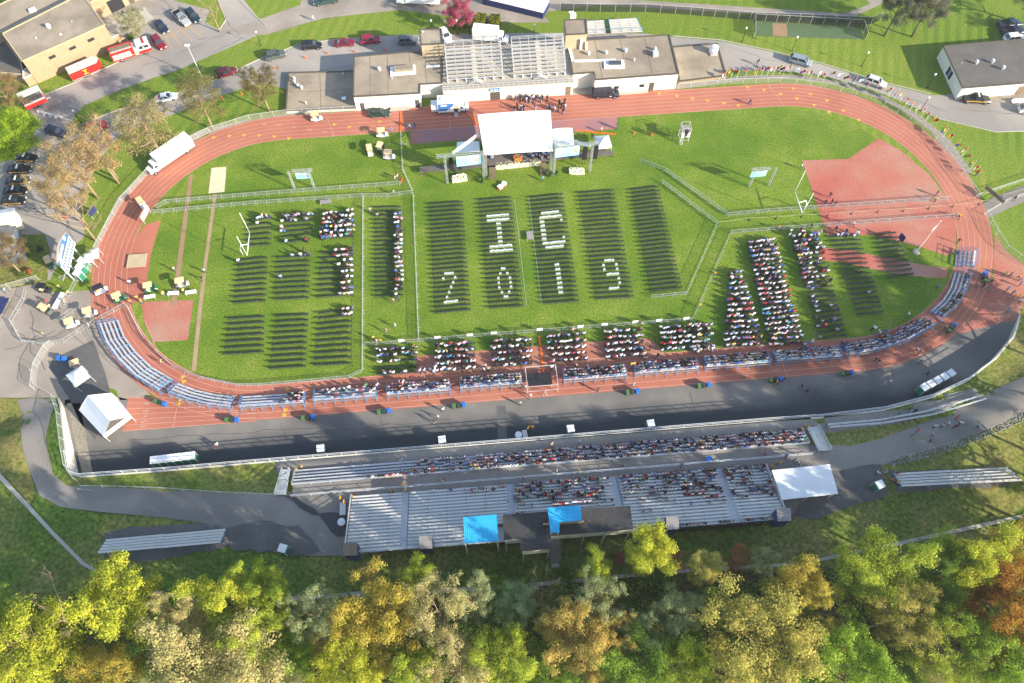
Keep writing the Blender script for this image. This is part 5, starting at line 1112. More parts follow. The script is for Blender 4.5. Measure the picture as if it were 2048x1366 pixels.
m = MB(); m.bar((-Lh + .2, -1.0, 2.8), (.6, -1.0, 2.8), .08); m.bar((-Lh + .2, -.7, 2.8), (.6, -.7, 2.8), .08)
for k in range(9): m.bar((-Lh + .3 + k * .5, -1.0, 2.8), (-Lh + .3 + k * .5, -.7, 2.8), .05)
m.build('ladder', 'galv', v); MB().bx(-Lh + .1, 1.4, -1.235, -1.222, 1.0, 1.12).build('side_stripe', 'gold', v); add_wheels(v, [(Lh - 1.4, 1.05), (Lh - 1.4, -1.05), (-Lh + 1.8, 1.05), (-Lh + 1.8, -1.05)], .5, .3)
# red trailers
a, b = U(146, 162), U(198, 140); d = b - a; v = thing('enclosed_trailer', 'bright red enclosed trailer with a gold letter I and a silver roof', 'trailer', (a + b) / 2 + Vector((0, .4, 0)), math.atan2(d.y, d.x)); L = 3.1
MB().prism([(-L, -1.15), (L, -1.15), (L + .8, 0), (L, 1.15), (-L, 1.15)], .5, 2.5).build('body', 'fire_red', v); MB().prism([(-L, -1.2), (L, -1.2), (L + .85, 0), (L, 1.2), (-L, 1.2)], 2.51, 2.6).build('roof', 'alu_pale', v)
m = MB()
for x0, x1, z0, z1 in ((-.35, .65, .95, 1.15), (.0, .3, 1.15, 1.85), (-.35, .65, 1.85, 2.05)): m.bx(x0, x1, -1.17, -1.152, z0, z1)
m.build('emblem_letter', 'gold', v); MB().bar((L + .7, 0, .5), (L + 1.7, 0, .45), .12).build('hitch', 'steel_dark', v); MB().bx(-L, L, -1.16, -1.15, .5, .6).build('sill_strip', 'galv', v); MB().bx(-.4, .1, -.2, .2, 2.6, 2.8).build('roof_vent', 'white_paint', v); add_wheels(v, [(x, s * 1.05) for x in (-.4, .4) for s in (-1, 1)], .36)
a, b = U(52, 223), U(93, 205); d = b - a; v = thing('cook_trailer', 'small red trailer with grill lids under a raised silver canopy', 'trailer', (a + b) / 2 + Vector((0, .8, 0)), math.atan2(d.y, d.x)); MB().bx(-2.2, 2.2, -1.1, .7, .5, 1.5).build('body', 'fire_red', v)
m = MB()
for k in range(4): m.bx(-1.9 + k, -1.1 + k, -.6, .4, 1.5, 1.75)
m.build('grill_lid', 'steel_dark', v); MB().bx(-2.2, 2.2, -1.15, -.7, 1.5, 1.58).build('counter', 'galv', v); m = MB(); m.bx(-2.3, 2.3, -.2, 1.7, 2.9, 2.98); m.build('canopy', 'alu_pale', v); m = MB()
for x in (-2.1, 2.1):
    for y in (-.1, 1.6): m.bar((x, y, .5), (x, y, 2.9), .07)
m.bar((2.2, -.2, .5), (3.2, -.2, .45), .1); m.build('frame_post', 'galv', v); add_wheels(v, [(x, y) for x in (-.4, .4) for y in (-1.05, .65)], .33)
# ------------------------------------------------ golf carts
def cart_proto(label, roof='tan_plastic'):
    c = thing('golf_cart', label, 'golf cart'); m = MB(); loft(m, [(-1.15, ring_body(.52, .3, .75)), (-.5, ring_body(.58, .25, .78)), (-.1, ring_body(.58, .25, .42)), (.55, ring_body(.58, .25, .42)), (.75, ring_body(.56, .25, .85)), (1.2, ring_body(.45, .3, .62))]); m.build('body', 'paint', c)
    m = MB(); m.bx(-.55, -.05, -.5, .5, .78, .86); m.bx(-.68, -.55, -.5, .5, .86, 1.2); m.build('seat', 'tan_plastic', c)
    m = MB()
    for x, x2 in ((-.85, -.75), (.85, .55)):
        for s in (-1, 1): m.bar((x, s * .5, .7), (x2, s * .52, 1.86), .045)
    m.bar((.6, -.2, .8), (.35, -.2, 1.02), .04); m.build('frame_post', 'steel_dark', c)
    m = MB(); loft(m, [(-.95, ring_body(.5, 1.84, 1.96)), (-.85, ring_body(.6, 1.84, 1.98)), (.65, ring_body(.6, 1.84, 1.98)), (.75, ring_body(.5, 1.84, 1.94))]); m.build('roof', roof, c); add_wheels(c, [(x, s * .5) for x in (-.8, .8) for s in (-1, 1)], .24, .18); return c
carts = [((634, 240), 0, 'golf cart on the upper track lanes beside the lane numbers', WHT), ((765, 272), 0, 'golf cart at the edge of the grass near the orange cable ramp', WHT), ((741, 306), 95, 'golf cart on the grass, pointing away, left of its neighbours', WHT), ((762, 301), 70, 'dark bodied golf cart on the grass between two white ones', (.02, .05, .05)), ((779, 316), -8, 'golf cart on the grass nearest the barrier line', WHT),
         ((287, 412), -60, 'golf cart on the west bend near the barrier corner', WHT), ((242, 600), 25, 'green golf cart on the west bend beside a yellow shirted helper', (.015, .13, .06)), ((304, 580), 10, 'green golf cart on the grass edge beside the white tables', (.015, .13, .06)), ((367, 571), 10, 'golf cart on the runway beside the white tables', (.3, .3, .28)),
         ((184, 630), 15, 'golf cart beside the top of the empty curved bleacher', (.4, .4, .4)), ((148, 651), 20, 'white golf cart in the brown yard by the barriers', WHT), ((96, 624), -30, 'golf cart carrying people in the brown yard beside the white table', (.1, .12, .1)), ((105, 530), -60, 'golf cart under the left end of the scoreboard', (.05, .12, .09))]
PR = cart_proto(carts[0][2])
for i, (q, rz, lab, cc) in enumerate(carts):
    if i == 0:
        PR.location = U(*q)
        for ch in PR.children: ch.color = (*cc, 1)
        PR['group'] = 'tan roofed golf carts'
    else: copy_tree(PR, U(*q), R(rz), lab, 'tan roofed golf carts', cc)
PB = cart_proto('black roofed golf cart on the west bend carrying yellow boxes', 'black_plastic'); PB.location = U(205, 584); PB.rotation_euler = (0, 0, R(25)); PB['group'] = 'black roofed golf carts'
copy_tree(PB, U(93, 582), R(-10), 'black roofed golf cart by the shrub bed in the brown yard', 'black roofed golf carts', (.02, .02, .02))
# ------------------------------------------------ wheeled bins
def bin_mesh(m):
    b = MB(); b.add([(-.24, -.26, .08), (.24, -.26, .08), (.24, .26, .08), (-.24, .26, .08), (-.30, -.34, .95), (.30, -.34, .95), (.30, .34, .95), (-.30, .34, .95)], [(3, 2, 1, 0), (0, 1, 5, 4), (1, 2, 6, 5), (2, 3, 7, 6), (3, 0, 4, 7)])
    b.add([(-.33, -.37, .95), (.33, -.37, .95), (.33, .40, .95), (-.33, .40, .95), (-.30, -.33, 1.06), (.30, -.33, 1.06), (.30, .36, 1.10), (-.30, .36, 1.10)], [(3, 2, 1, 0), (4, 5, 6, 7), (0, 1, 5, 4), (1, 2, 6, 5), (2, 3, 7, 6), (3, 0, 4, 7)]); b.bar((-.28, .42, 1.0), (.28, .42, 1.0), .05)
    w = [MB(), MB()]
    for s in (-1, 1): wheel(b, MB(), 0 + s * 0, s * .0, .1, .05)
    b.bar((-.26, .3, .1), (.26, .3, .1), .2); return b.mesh('wheeled_bin', m)
BM = {k: bin_mesh(k) for k in ('green_bin', 'dark_bin', 'blue_bin')}
WORD = {'green_bin': 'green', 'dark_bin': 'dark grey', 'blue_bin': 'blue'}
for (x, y, ang, place) in ((323, 809, -22, 'on the sprint lanes beside the frame tent'), (466, 843, -4, 'on the track edge below the first straight bleacher'), (618, 838, 2, 'below the thinly filled bleacher'), (769, 826, 5, 'below the third straight bleacher'), (918, 814, 5, 'left of the media platform'), (1264, 787, 5, 'right of the media platform'),
                           (1406, 774, 5, 'below the second bleacher right of the media platform'), (1549, 763, 5, 'below the third bleacher right of the media platform'), (1691, 750, 5, 'below the curved bleacher on the southeast bend'), (1900, 660, 40, 'near the red gate apron'), (1967, 558, 70, 'beside the empty bleacher at the east bend')):
    c = U(x, y)
    for k, m in enumerate(('green_bin', 'dark_bin', 'blue_bin')):
        o = link('wheeled_bin', BM[m]); o.location = c + Vector((math.cos(R(ang)) * (k - 1) * .85, math.sin(R(ang)) * (k - 1) * .85, 0)); o.rotation_euler = (0, 0, R(ang + 3 * (k - 1))); tag(o, f'{WORD[m]} bin of the trio {place}', 'bin', 'wheeled bins along the track')
for (q, lab) in (((121, 720), 'blue wheeled bin left of its twin behind the pop-up tent'), ((132, 721), 'blue wheeled bin right of its twin behind the pop-up tent')):
    o = link('wheeled_bin', BM['blue_bin']); o.location = U(*q); tag(o, lab, 'bin', 'wheeled bins along the track')
# ------------------------------------------------ portable toilets
def toilet_proto(label):
    t = thing('portable_toilet', label, 'portable toilet'); MB().bx(-.55, .55, -.6, .6, .1, 2.05).build('cabin', 'green_plastic', t); m = MB(); m.add([(-.62, -.63, 2.05), (.62, -.63, 2.05), (.62, .63, 2.05), (-.62, .63, 2.05), (-.58, -.6, 2.3), (.58, -.6, 2.3), (.58, .6, 2.3), (-.58, .6, 2.3)], [(3, 2, 1, 0), (4, 5, 6, 7), (0, 1, 5, 4), (1, 2, 6, 5), (2, 3, 7, 6), (3, 0, 4, 7)]); m.build('roof', 'white_fabric', t)
    m = MB()
    for x in (-.54, .54):
        for y in (-.59, .59): m.bar((x, y, .1), (x, y, 2.05), .05)
        m.bar((x, -.59, 2.0), (x, .59, 2.0), .05)
    m.bar((-.54, .59, 2.0), (.54, .59, 2.0), .05)
    m.build('corner_trim', 'white_paint', t); MB().bx(-.38, .38, -.64, -.605, .2, 1.95).build('door', 'green_plastic', t); MB().bx(-.62, .62, -.66, .66, 0, .1).build('base', 'steel_dark', t); MB().cyl(.35, .4, 2.2, 2.5, .06).build('vent_pipe', 'white_paint', t); return t
tl = []
for i in range(6): tl.append(((318 + i * 14.6, 928 - i * 1.7), 4, ['leftmost toilet of the six by the lower wall', 'second toilet from the left of the six by the lower wall', 'third toilet from the left of the six by the lower wall', 'third toilet from the right of the six by the lower wall', 'second toilet from the right of the six by the lower wall', 'rightmost toilet of the six by the lower wall'][i], 'portable toilets by the lower wall'))
for q, lab in (((646, 905), 'single green and white toilet on the dark asphalt above the lower bleacher stair'), ((886, 888), 'single green and white toilet second from the left along the wall'), ((1140, 866), 'single green and white toilet third from the left along the wall'), ((1298, 856), 'single green and white toilet rightmost of those along the wall')): tl.append((q, 4, lab, 'single portable toilets on the dark asphalt'))
for i in range(5): tl.append(((1838 + i * 13.2, 784 - i * 7.0), 26, ['toilet at the lower left end of the slanting line near the southeast wall', 'second toilet from the lower left of the slanting line', 'middle toilet of the slanting line near the southeast wall', 'second toilet from the upper right of the slanting line', 'toilet at the upper right end of the slanting line near the southeast wall'][i], 'portable toilets in a slanting line'))
for i in range(3): tl.append(((165 + i * 4.2, 558 - i * 12.5), 62, ['green toilet nearest the gate below the scoreboard', 'middle green toilet below the scoreboard', 'green toilet nearest the peaked tents'][i], 'portable toilets by the scoreboard'))
tl.append(((1749, 977), 15, 'single green toilet left of the lower right grass bleacher', 'single portable toilets on the hill')); tl.append(((572, 1103), -20, 'single green toilet on the dark paving left of the rear bleacher', 'single portable toilets on the hill'))
TP = None
for q, rz, lab, g in tl:
    p = G(*q)
    if TP is None: TP = toilet_proto(lab); TP.location = p; TP.rotation_euler = (0, 0, R(rz)); TP['group'] = g
    else: copy_tree(TP, p, R(rz), lab, g)
# ------------------------------------------------ crowd barriers
m = MB(); L = 2.3
m.bar((-L / 2, 0, .22), (L / 2, 0, .22), .04); m.bar((-L / 2, 0, 1.08), (L / 2, 0, 1.08), .042)
for x in (-L / 2, L / 2): m.bar((x, 0, .22), (x, 0, 1.08), .05)
for i in range(1, 14): m.bar((-L / 2 + L * i / 14, 0, .22), (-L / 2 + L * i / 14, 0, 1.08), .022)
for x in (-L / 2 + .25, L / 2 - .25): m.bar((x, -.34, .03), (x, .34, .03), .06); m.bar((x, 0, .03), (x, 0, .24), .05)
BAR = m.mesh('crowd_barrier', 'barrier_steel')
def barriers(place, px):
    P = [G(*q) for q in px]
    for a, b in zip(P[:-1], P[1:]):
        n = max(1, round((b - a).length / 2.34)); d = b - a
        for i in range(n):
            p = a.lerp(b, (i + .5) / n); o = link('crowd_barrier', BAR); o.location = p; o.rotation_euler = (0, 0, math.atan2(d.y, d.x)); o.scale = (d.length / n / 2.36, 1, 1)
            tag(o, f'steel crowd barrier in the run {place}', 'barrier', f'crowd barriers {place}')
barriers('across the grass below the west truss frame', [(314, 418), (333, 406), (512, 391), (802, 369)]); barriers('above the left chair blocks', [(304, 427), (512, 408), (725, 394), (776, 394), (825, 387)])
barriers('going down from the orange ramp to the barrier corner', [(802, 268), (806, 342), (825, 383)]); barriers('between the side chair column and the white chair blocks', [(827, 390), (838, 681)]); barriers('between the left chair blocks and the side column', [(727, 396), (726, 741)])
barriers('along the lower lawn edge behind the seated guests', [(729, 690), (755, 690), (838, 683), (1024, 668), (1384, 641)]); barriers('slanting up left of the right people blocks', [(1386, 638), (1461, 467), (1536, 461)]); barriers('crossing the red apron to the orange attendants', [(1536, 461), (1918, 433)])
barriers('slanting down the right side of the white chair blocks', [(1373, 588), (1434, 449), (1323, 365)]); barriers('below the rightmost chair block', [(1301, 596), (1372, 589)]); barriers('slanting from the stage to the barrier elbow', [(1278, 323), (1331, 343), (1454, 431)]); barriers('passing behind the right goalpost', [(1454, 432), (1536, 424), (1896, 399)])
barriers('curving along the inner edge of the southwest bend', [(256, 614), (286, 672), (312, 702), (346, 733), (374, 746), (402, 757), (476, 772), (520, 772), (600, 765), (700, 756), (725, 743)]); barriers('beside the top of the empty curved bleacher', [(253, 611), (184, 649), (130, 684)]); barriers('winding through the brown yard', [(54, 582), (50, 600), (24, 645), (46, 684), (90, 690), (130, 684)]); barriers('doubled beside the yard golf cart', [(120, 642), (148, 622)])
barriers('standing alone at the foot of the grass bank', [(160, 981), (190, 983)]); barriers('dividing the gate path from the brown yard', [(122, 560), (150, 552), (158, 556)]); barriers('running down from the gate posts', [(158, 558), (142, 588), (126, 618)])
m = MB(); m.bx(-.55, .55, -.03, .03, .75, 1.55); SIGN = m.mesh('barrier_sign', 'white_paint')
for i, q in enumerate([(804, 686), (876, 680), (940, 675), (988, 671), (1079, 664), (1160, 658), (1208, 654), (1269, 649), (1316, 646), (1370, 642)]):
    o = link('barrier_sign', SIGN); o.location = U(*q) + Vector((0, -.08, 0)); tag(o, 'blank white sign board hung on the barriers along the lower edge of the lawn', 'sign', 'white signs on the lower barriers')
# rope line
m = MB(); P = [U(*q) for q in ((1434, 449), (1497, 441), (1551, 438), (1602, 434), (1654, 432), (1702, 428), (1754, 425), (1805, 423), (1856, 418), (1904, 414), (1956, 409), (2000, 395), (2060, 378))]
rp = thing('rope_barrier', 'white rope sagging between dark posts across the red apron', 'rope barrier')
for p in P: pm = MB(); pm.bar(p, p + Vector((0, 0, 1.0)), .07); pm.cyl(p.x, p.y, 0, .05, .2); pm.build('stanchion', 'black_plastic', rp)
for a, b in zip(P[:-1], P[1:]):
    L = [a.lerp(b, i / 6) + Vector((0, 0, .98 - .3 * 4 * (i / 6) * (1 - i / 6))) for i in range(7)]; m.tube(L, .03, 5)
m.build('rope', 'wall_tan', rp)
# ------------------------------------------------ flags
FC = [(.55, .02, .03), (.02, .05, .3), (.7, .5, .03), (.6, .6, .58), (.02, .25, .08), (.6, .2, .02), (.45, .02, .05), (.05, .2, .5)]
CN = ['red', 'blue', 'yellow', 'white', 'green', 'orange', 'crimson', 'sky blue']
fm = MB(); NX = 5
for i in range(NX):
    x0, x1 = i / NX * .95, (i + 1) / NX * .95; y0, y1 = .12 * math.sin(x0 * 6), .12 * math.sin(x1 * 6); d0, d1 = -.45 * x0, -.45 * x1
    fm.add([(-x0, y0, 1.75 + d0), (-x1, y1, 1.75 + d1), (-x1, y1, 2.45 + d1), (-x0, y0, 2.45 + d0)], [(0, 1, 2, 3), (3, 2, 1, 0)], 0 if i % 5 < 3 else 1)
FL2 = {}
mat('flag_white', (.72, .72, .70), .85, transl=.3); mat('flag_yellow', (.72, .5, .03), .85, transl=.3); mat('flag_green', (.02, .22, .07), .85, transl=.3); mat('flag_blue', (.02, .05, .3), .85, transl=.3)
FMS = {k: fm.mesh('cloth', ['flag_cloth', k]) for k in ('flag_white', 'flag_yellow', 'flag_green', 'flag_blue')}
pm = MB().bar((0, 0, 0), (0, 0, 2.5), .04).ball((0, 0, 2.52), .05, 5, 3).mesh('pole', 'white_paint')
FLG = [(1448, 151), (1462, 146), (1473, 148), (1490, 145), (1511, 145), (1522, 143), (1534, 142), (1545, 142), (1559, 139), (1565, 143), (1577, 140), (1592, 145), (1605, 149), (1619, 150), (1636, 151), (1645, 155), (1665, 152), (1677, 156), (1691, 161), (1706, 162), (1720, 167), (1731, 173), (1750, 174), (1763, 182), (1776, 184), (1788, 189), (1799, 194), (1810, 204), (1819, 212), (1830, 219), (1842, 224), (1851, 233), (1861, 241), (1868, 247), (1883, 259), (1885, 266), (1897, 277), (1908, 288), (1915, 296), (1924, 303), (1931, 318), (1940, 330), (1947, 340), (1950, 348)]
NTH = 'first second third fourth fifth sixth seventh eighth ninth tenth eleventh twelfth thirteenth fourteenth fifteenth sixteenth seventeenth eighteenth nineteenth twentieth twenty-first twenty-second'.split()
SP = ('flag_white', 'flag_yellow', 'flag_green', 'flag_blue')
for i, q in enumerate(FLG):
    r0 = random.Random(i * 5); k = (i * 5 + i // 3) % 8; s = SP[(i + i // 4) % 4]
    if i < 7: k = 0 if i % 3 else 6
    p = U(q[0], q[1] + 9); f = thing('parade_flag', '', 'flag', p, r0.uniform(-.7, .7), 'national flags along the northeast bend'); f.scale = (1.1, 1.1, 1.05); link('pole', pm, f); link('cloth', FMS[s], f, FC[k])
    if CN[k] == s[5:]: s = 'flag_white' if k != 3 else 'flag_blue'; f.children[1].data = FMS[s]
    f['label'] = f'{CN[k]} and {s[5:]} flag, {NTH[i] if i < 22 else NTH[43 - i]} from the {"annex" if i < 22 else "east gate"} end of the flag row'
# ------------------------------------------------ lamp posts, cones, poles
def lamp(label, q, h=3.6, dark=True):
    s = thing('lamp_post', label, 'lamp post', U(*q)); MB().cyl(0, 0, 0, h, .07, .05, 8).cyl(0, 0, 0, .3, .14, .1, 8).build('post', 'black_plastic' if dark else 'galv', s); MB().cyl(0, 0, h, h + .4, .12, .22, 10).cyl(0, 0, h + .4, h + .5, .24, .08, 10).build('lantern', 'white_paint', s)
for q, lab in (((865, 69), 'lamp post with a white lantern, leftmost of four behind the west tower'), ((892, 69), 'lamp post with a white lantern, second of four behind the west tower'), ((915, 69), 'lamp post with a white lantern, third of four under the pink tree'), ((939, 69), 'lamp post with a white lantern nearest the clipped hedges'), ((1068, 78), 'lamp post with a white lantern on the lawn behind the grandstand'), ((1484, 84), 'lamp post with a white lantern on the lawn by the practice cage'), ((1584, 102), 'lamp post on the lawn above the silver minivan'), ((1723, 133), 'lamp post on the lawn left of the dark roofed building'), ((1854, 176), 'lamp post in the building shadow beside the east road'), ((1841, 222), 'dark lamp post among the flags on the verge'), ((522, 92), 'white topped post beside the grass strip'), ((164, 248), 'white topped post on the end of the grass strip')): lamp(lab, q)
for lab, q, h in (('tall grey floodlight pole on the grass strip by the pine trees', (405, 157), 9.0), ('tall grey light pole standing at the east stair tower', (1137, 96), 9.5)):
    s = thing('light_pole', lab, 'light pole', U(*q)); MB().cyl(0, 0, 0, h, .12, .07, 8).build('pole', 'galv', s); MB().bx(-.5, .5, -.15, .15, h, h + .3).build('lamp_head', 'white_paint', s)
cm = MB().cyl(0, 0, .04, .75, .17, .03, 8).bx(-.24, .24, -.24, .24, 0, .04).mesh('traffic_cone', 'orange_plastic')
for i, q in enumerate([(549, 137), (610, 116), (655, 107), (709, 104), (769, 100), (840, 101), (484, 188), (446, 198), (220, 275), (234, 298), (124, 295), (131, 435), (1268, 267), (1304, 269)]):
    o = link('traffic_cone', cm); o.location = U(*q); tag(o, ['orange cone left of the grey green car', 'orange cone below the black parked car', 'orange cone between the black and dark red cars', 'orange cone below the dark red low car', 'orange cone below the crimson car', 'orange cone by the west stair tower', 'orange cone under the spreading bare tree', 'orange cone under the tall dark pine', 'orange cone by the bright red car', 'orange cone near the box truck', 'orange cone at the junction', 'orange cone at the yard edge', 'orange cone on the east grass nearer the stage', 'orange cone on the east grass nearer the camera tower'][i], 'cone', 'orange traffic cones')
# sawhorse barricades, tables, signs
for i in range(4):
    s = thing('sawhorse', ['leftmost white sawhorse by the red grill trailer', 'second white sawhorse from the red grill trailer', 'third white sawhorse from the red grill trailer', 'rightmost white sawhorse at the junction'][i], 'sawhorse', U(84 + i * 12, 228 + i * 3), R(-20), 'white sawhorses'); MB().bx(-.7, .7, -.03, .03, .75, .95).bx(-.7, .7, -.03, .03, .35, .5).build('board', 'white_paint', s); m = MB()
    for x in (-.6, .6):
        for y in (-.35, .35): m.bar((x, y, 0), (x, 0, .95), .06)
    m.build('leg', 'white_paint', s)
def table(label, q, sx, sy, rz, m='white_fabric', h=.75):
    s = thing('folding_table', label, 'table', G(*q), R(rz)); MB().bx(-sx / 2, sx / 2, -sy / 2, sy / 2, h - .05, h).build('tabletop', m, s); mb = MB()
    for x in (-1, 1):
        for y in (-1, 1): mb.bar((x * sx * .45, y * sy * .42, 0), (x * sx * .45, y * sy * .42, h - .05), .05)
        mb.bar((x * sx * .45, -sy * .42, h * .5), (x * sx * .45, sy * .42, h * .5), .04)
    mb.bar((-sx * .45, 0, h * .5), (sx * .45, 0, h * .5), .04)
    mb.build('leg_frame', 'galv', s)
table('white table beside the left green golf cart on the bend', (302, 597), 2.0, .8, 5); table('white table on the grass by the runway, left of its pair', (349, 590), 2.0, .8, -3); table('white table on the grass by the runway, right of its pair', (384, 588), 2.0, .8, 5)
table('long white table in the brown yard', (121, 605), 3.6, 1.0, 72); table('purple draped table at the left edge of the yard', (4, 615), 3.5, 2.2, 78, 'navy'); table('small brown table under the front of the pop-up tent', (157, 772), 1.2, .7, 30, 'tan_plastic'); table('brown table behind the pop-up tent', (151, 728), 1.6, 1.2, 20, 'tan_plastic')
table('grey folding table beside the water tub at the rear bleacher', (687, 1020), .9, 2.0, 0, 'alu_pale'); table('grey folding table by the white tub on the dark asphalt', (1050, 872), .8, 1.6, 5, 'alu_pale')
for lab, q in (('white round lidded tub left of the rear bleacher', (686, 1048)), ('white round lidded tub on a stand by the retaining wall', (1037, 875))):
    s = thing('water_tub', lab, 'tub', G(*q)); MB().cyl(0, 0, .6, 1.3, .55, n=16).build('tub', 'galv', s); MB().cyl(0, 0, 1.3, 1.36, .6, n=16).build('lid', 'white_fabric', s); m = MB()
    for a in range(4): m.bar((.6 * math.cos(a * 1.57), .6 * math.sin(a * 1.57), 0), (.5 * math.cos(a * 1.57), .5 * math.sin(a * 1.57), .7), .06)
    m.build('leg', 'galv', s)
s = thing('round_bin', 'large round blue bin on the path between the bleachers', 'bin', G(1416, 922)); MB().cyl(0, 0, 0, 1.1, .42, .5, 14).build('drum', 'blue_bin', s); MB().cyl(0, 0, 1.02, 1.08, .45, .45, 14).build('liner', 'black_plastic', s)
for lab, q, rz, w, hh, m in (('dark blue notice board on posts by the fence at the northwest bend', (193, 433), 60, 1.8, 1.6, 'navy'), ('dark blue loudspeaker board on the right chair block', (1796, 486), -70, 1.3, 1.6, 'navy'), ('long brown banner frame at the east gate', (1982, 398), -62, 4.6, .9, 'wood'), ('light tan banner frame at the barrier corner on the west bend', (297, 437), 75, 3.2, 1.5, 'concrete'), ('yellow sign board held up beside the right goalpost bleacher', (1264, 735), 5, .9, .9, 'gold')):
    s = thing('sign_board', lab, 'sign', U(*q), R(rz)); MB().bx(-w / 2, w / 2, -.05, .05, 1.0, 1.0 + hh).build('panel', m, s); m_ = MB()
    for x in (-w * .42, w * .42): m_.bar((x, .09, 0), (x, .09, 1.0 + hh), .07)
    m_.build('post', 'galv', s)
# seated benches (grey garden bench by the building), tennis bench
s = thing('park_bench', 'white slatted bench in front of the dark roofed building', 'bench', U(2036, 206)); MB().bx(-1.6, 1.6, -.3, .3, .42, .48).build('seat', 'white_paint', s); MB().bx(-1.6, 1.6, .3, .36, .5, 1.0).build('backrest', 'white_paint', s); m = MB()
for x in (-1.4, 0, 1.4): m.bx(x - .05, x + .05, -.28, .3, 0, .42)
m.build('leg', 'galv', s)
# clipped hedges
for lab, q, q2 in (('clipped yellow green hedge left of the narrow path below the pink tree', (957, 62), (965, 40)), ('clipped yellow green hedge right of the narrow path below the pink tree', (987, 66), (991, 42))):
    a, b = U(*q), U(*q2); d = b - a; s = thing('clipped_hedge', lab, 'hedge', a, math.atan2(d.y, d.x)); rr = random.Random(4); MB().bx(.2, d.length - .2, -.7, .7, .1, 1.5).build('stems', 'bark', s); m = MB()
    for _ in range(1500):
        x, y, z = rr.uniform(0, d.length), rr.uniform(-1, 1), rr.uniform(.1, 1.9); f = rr.randrange(3)
        if f == 0: z = 1.9 + rr.uniform(-.15, .1)
        elif f == 1: y = rr.choice((-1, 1)) + rr.uniform(-.1, .1)
        v = Vector((rr.uniform(-1, 1), rr.uniform(-1, 1), rr.uniform(-1, 1))).normalized(); t = v.orthogonal().normalized() * .16; u = v.cross(t); c = Vector((x, y, z)); m.quad([c - t - u, c + t - u, c + t + u, c - t + u])
    m.build('foliage', 'leaf', s, color=(.22, .24, .02))
# ------------------------------------------------ folding chairs
def chair_mesh(name, ms):
    m = MB(); m.bx(-.195, .195, -.16, .18, .41, .44, 0)
    m.add([(-.195, -.19, .57), (.195, -.19, .57), (.195, -.165, .57), (-.195, -.165, .57), (-.195, -.225, .72), (.195, -.225, .72), (.195, -.20, .72), (-.195, -.20, .72)], [(3, 2, 1, 0), (4, 5, 6, 7), (0, 1, 5, 4), (1, 2, 6, 5), (2, 3, 7, 6), (3, 0, 4, 7)], 0)
    for s in (-1, 1): m.bar((s * .2, .2, 0), (s * .2, -.22, .70), .025, .025, 1); m.bar((s * .18, -.22, 0), (s * .18, .12, .42), .025, .025, 1)
    m.bar((-.2, -.2, .1), (.2, -.2, .1), .025, .025, 1); return m.mesh(name, ms)
CB = chair_mesh('black_folding_chair', ['chair_black', 'chair_leg']); CW = chair_mesh('white_folding_chair', ['chair_white', 'chair_white'])
CHAIRS = []     # (pos, rz, block, row, column, columns, white)
def block(name, tl, tr, bl, br, nr, nc, white=None):
    A, B, Cc, D = U(*tl), U(*tr), U(*bl), U(*br)
    for r in range(nr):
        t = r / max(1, nr - 1); a, b = A.lerp(Cc, t), B.lerp(D, t); d = b - a; rz = math.atan2(d.y, d.x); n = max(3, round(d.length / ((B - A).length / nc))) if nc > 0 else nc
        for c in range(n):
            p = a.lerp(b, (c + .5) / n) + Vector((random.gauss(0, .02), random.gauss(0, .03), 0)); CHAIRS.append((p, rz + random.gauss(0, .07), name, r + 1, c + 1, n, bool(white and (c + 1) in white.get(r + 1, ()))))
RG = lambda a, b: set(range(a, b + 1))
two = {17: RG(6, 9), 18: {5, 10}, 19: {9}, 20: {8}, 21: {7}, 22: {6}, 23: RG(5, 10)}
eye = {5: RG(4, 13), 6: RG(4, 13), 12: RG(4, 13), 13: RG(4, 13), **{k: {8, 9} for k in range(7, 12)}, 17: {8, 9}, 18: {7, 10}, 19: {6, 11}, 20: {6, 11}, 21: {6, 11}, 22: {7, 10}, 23: {8, 9}}
see = {5: RG(5, 12), 6: RG(4, 13), 7: {4, 5, 13}, 8: {4, 5}, 9: {4, 5}, 10: {4, 5}, 11: {4, 5, 13}, 12: RG(4, 13), 13: RG(5, 12), **{k: {8, 9} for k in range(17, 24)}}
nine = {17: RG(7, 10), 18: {6, 11}, 19: {6, 11}, 20: RG(7, 11), 21: {11}, 22: {11}, 23: RG(7, 10)}
for nm, q, w_ in (('first', ((858, 410), (926, 405), (869, 627), (942, 620)), two), ('second', ((956, 402), (1023, 396), (977, 617), (1047, 612)), eye), ('middle', ((1060, 397), (1126, 390), (1085, 608), (1158, 602)), see), ('fourth', ((1156, 388), (1228, 382), (1189, 599), (1267, 594)), nine)): block(nm + ' long', *q, 25, 15, w_)
block('fifth long', (1260, 382), (1317, 375), (1298, 583), (1364, 576), 25, 12); block('side column', (748, 417), (803, 415), (750, 594), (808, 591), 21, 11)
block('upper left A', (497, 443), (545, 437), (490, 493), (543, 489), 6, 10); block('upper left B', (564, 436), (633, 433), (562, 487), (622, 480), 6, 13); block('upper left C', (648, 432), (709, 424), (640, 478), (710, 474), 6, 13)
block('middle left A', (477, 523), (537, 516), (466, 607), (533, 602), 9, 13); block('middle left B', (553, 517), (622, 513), (549, 600), (620, 596), 9, 14); block('middle left C', (643, 508), (707, 502), (633, 595), (707, 590), 9, 14)
block('lower left A', (458, 639), (531, 634), (447, 709), (529, 704), 7, 15); block('lower left B', (552, 634), (618, 630), (538, 738), (613, 733), 10, 14); block('lower left C', (637, 628), (706, 620), (628, 731), (703, 727), 10, 14)
block('right A', (1458, 550), (1482, 546), (1445, 695), (1527, 689), 14, 5); block('right B', (1494, 490), (1548, 483), (1536, 694), (1606, 686), 22, 11); block('right C', (1582, 478), (1636, 474), (1636, 677), (1692, 671), 22, 11)
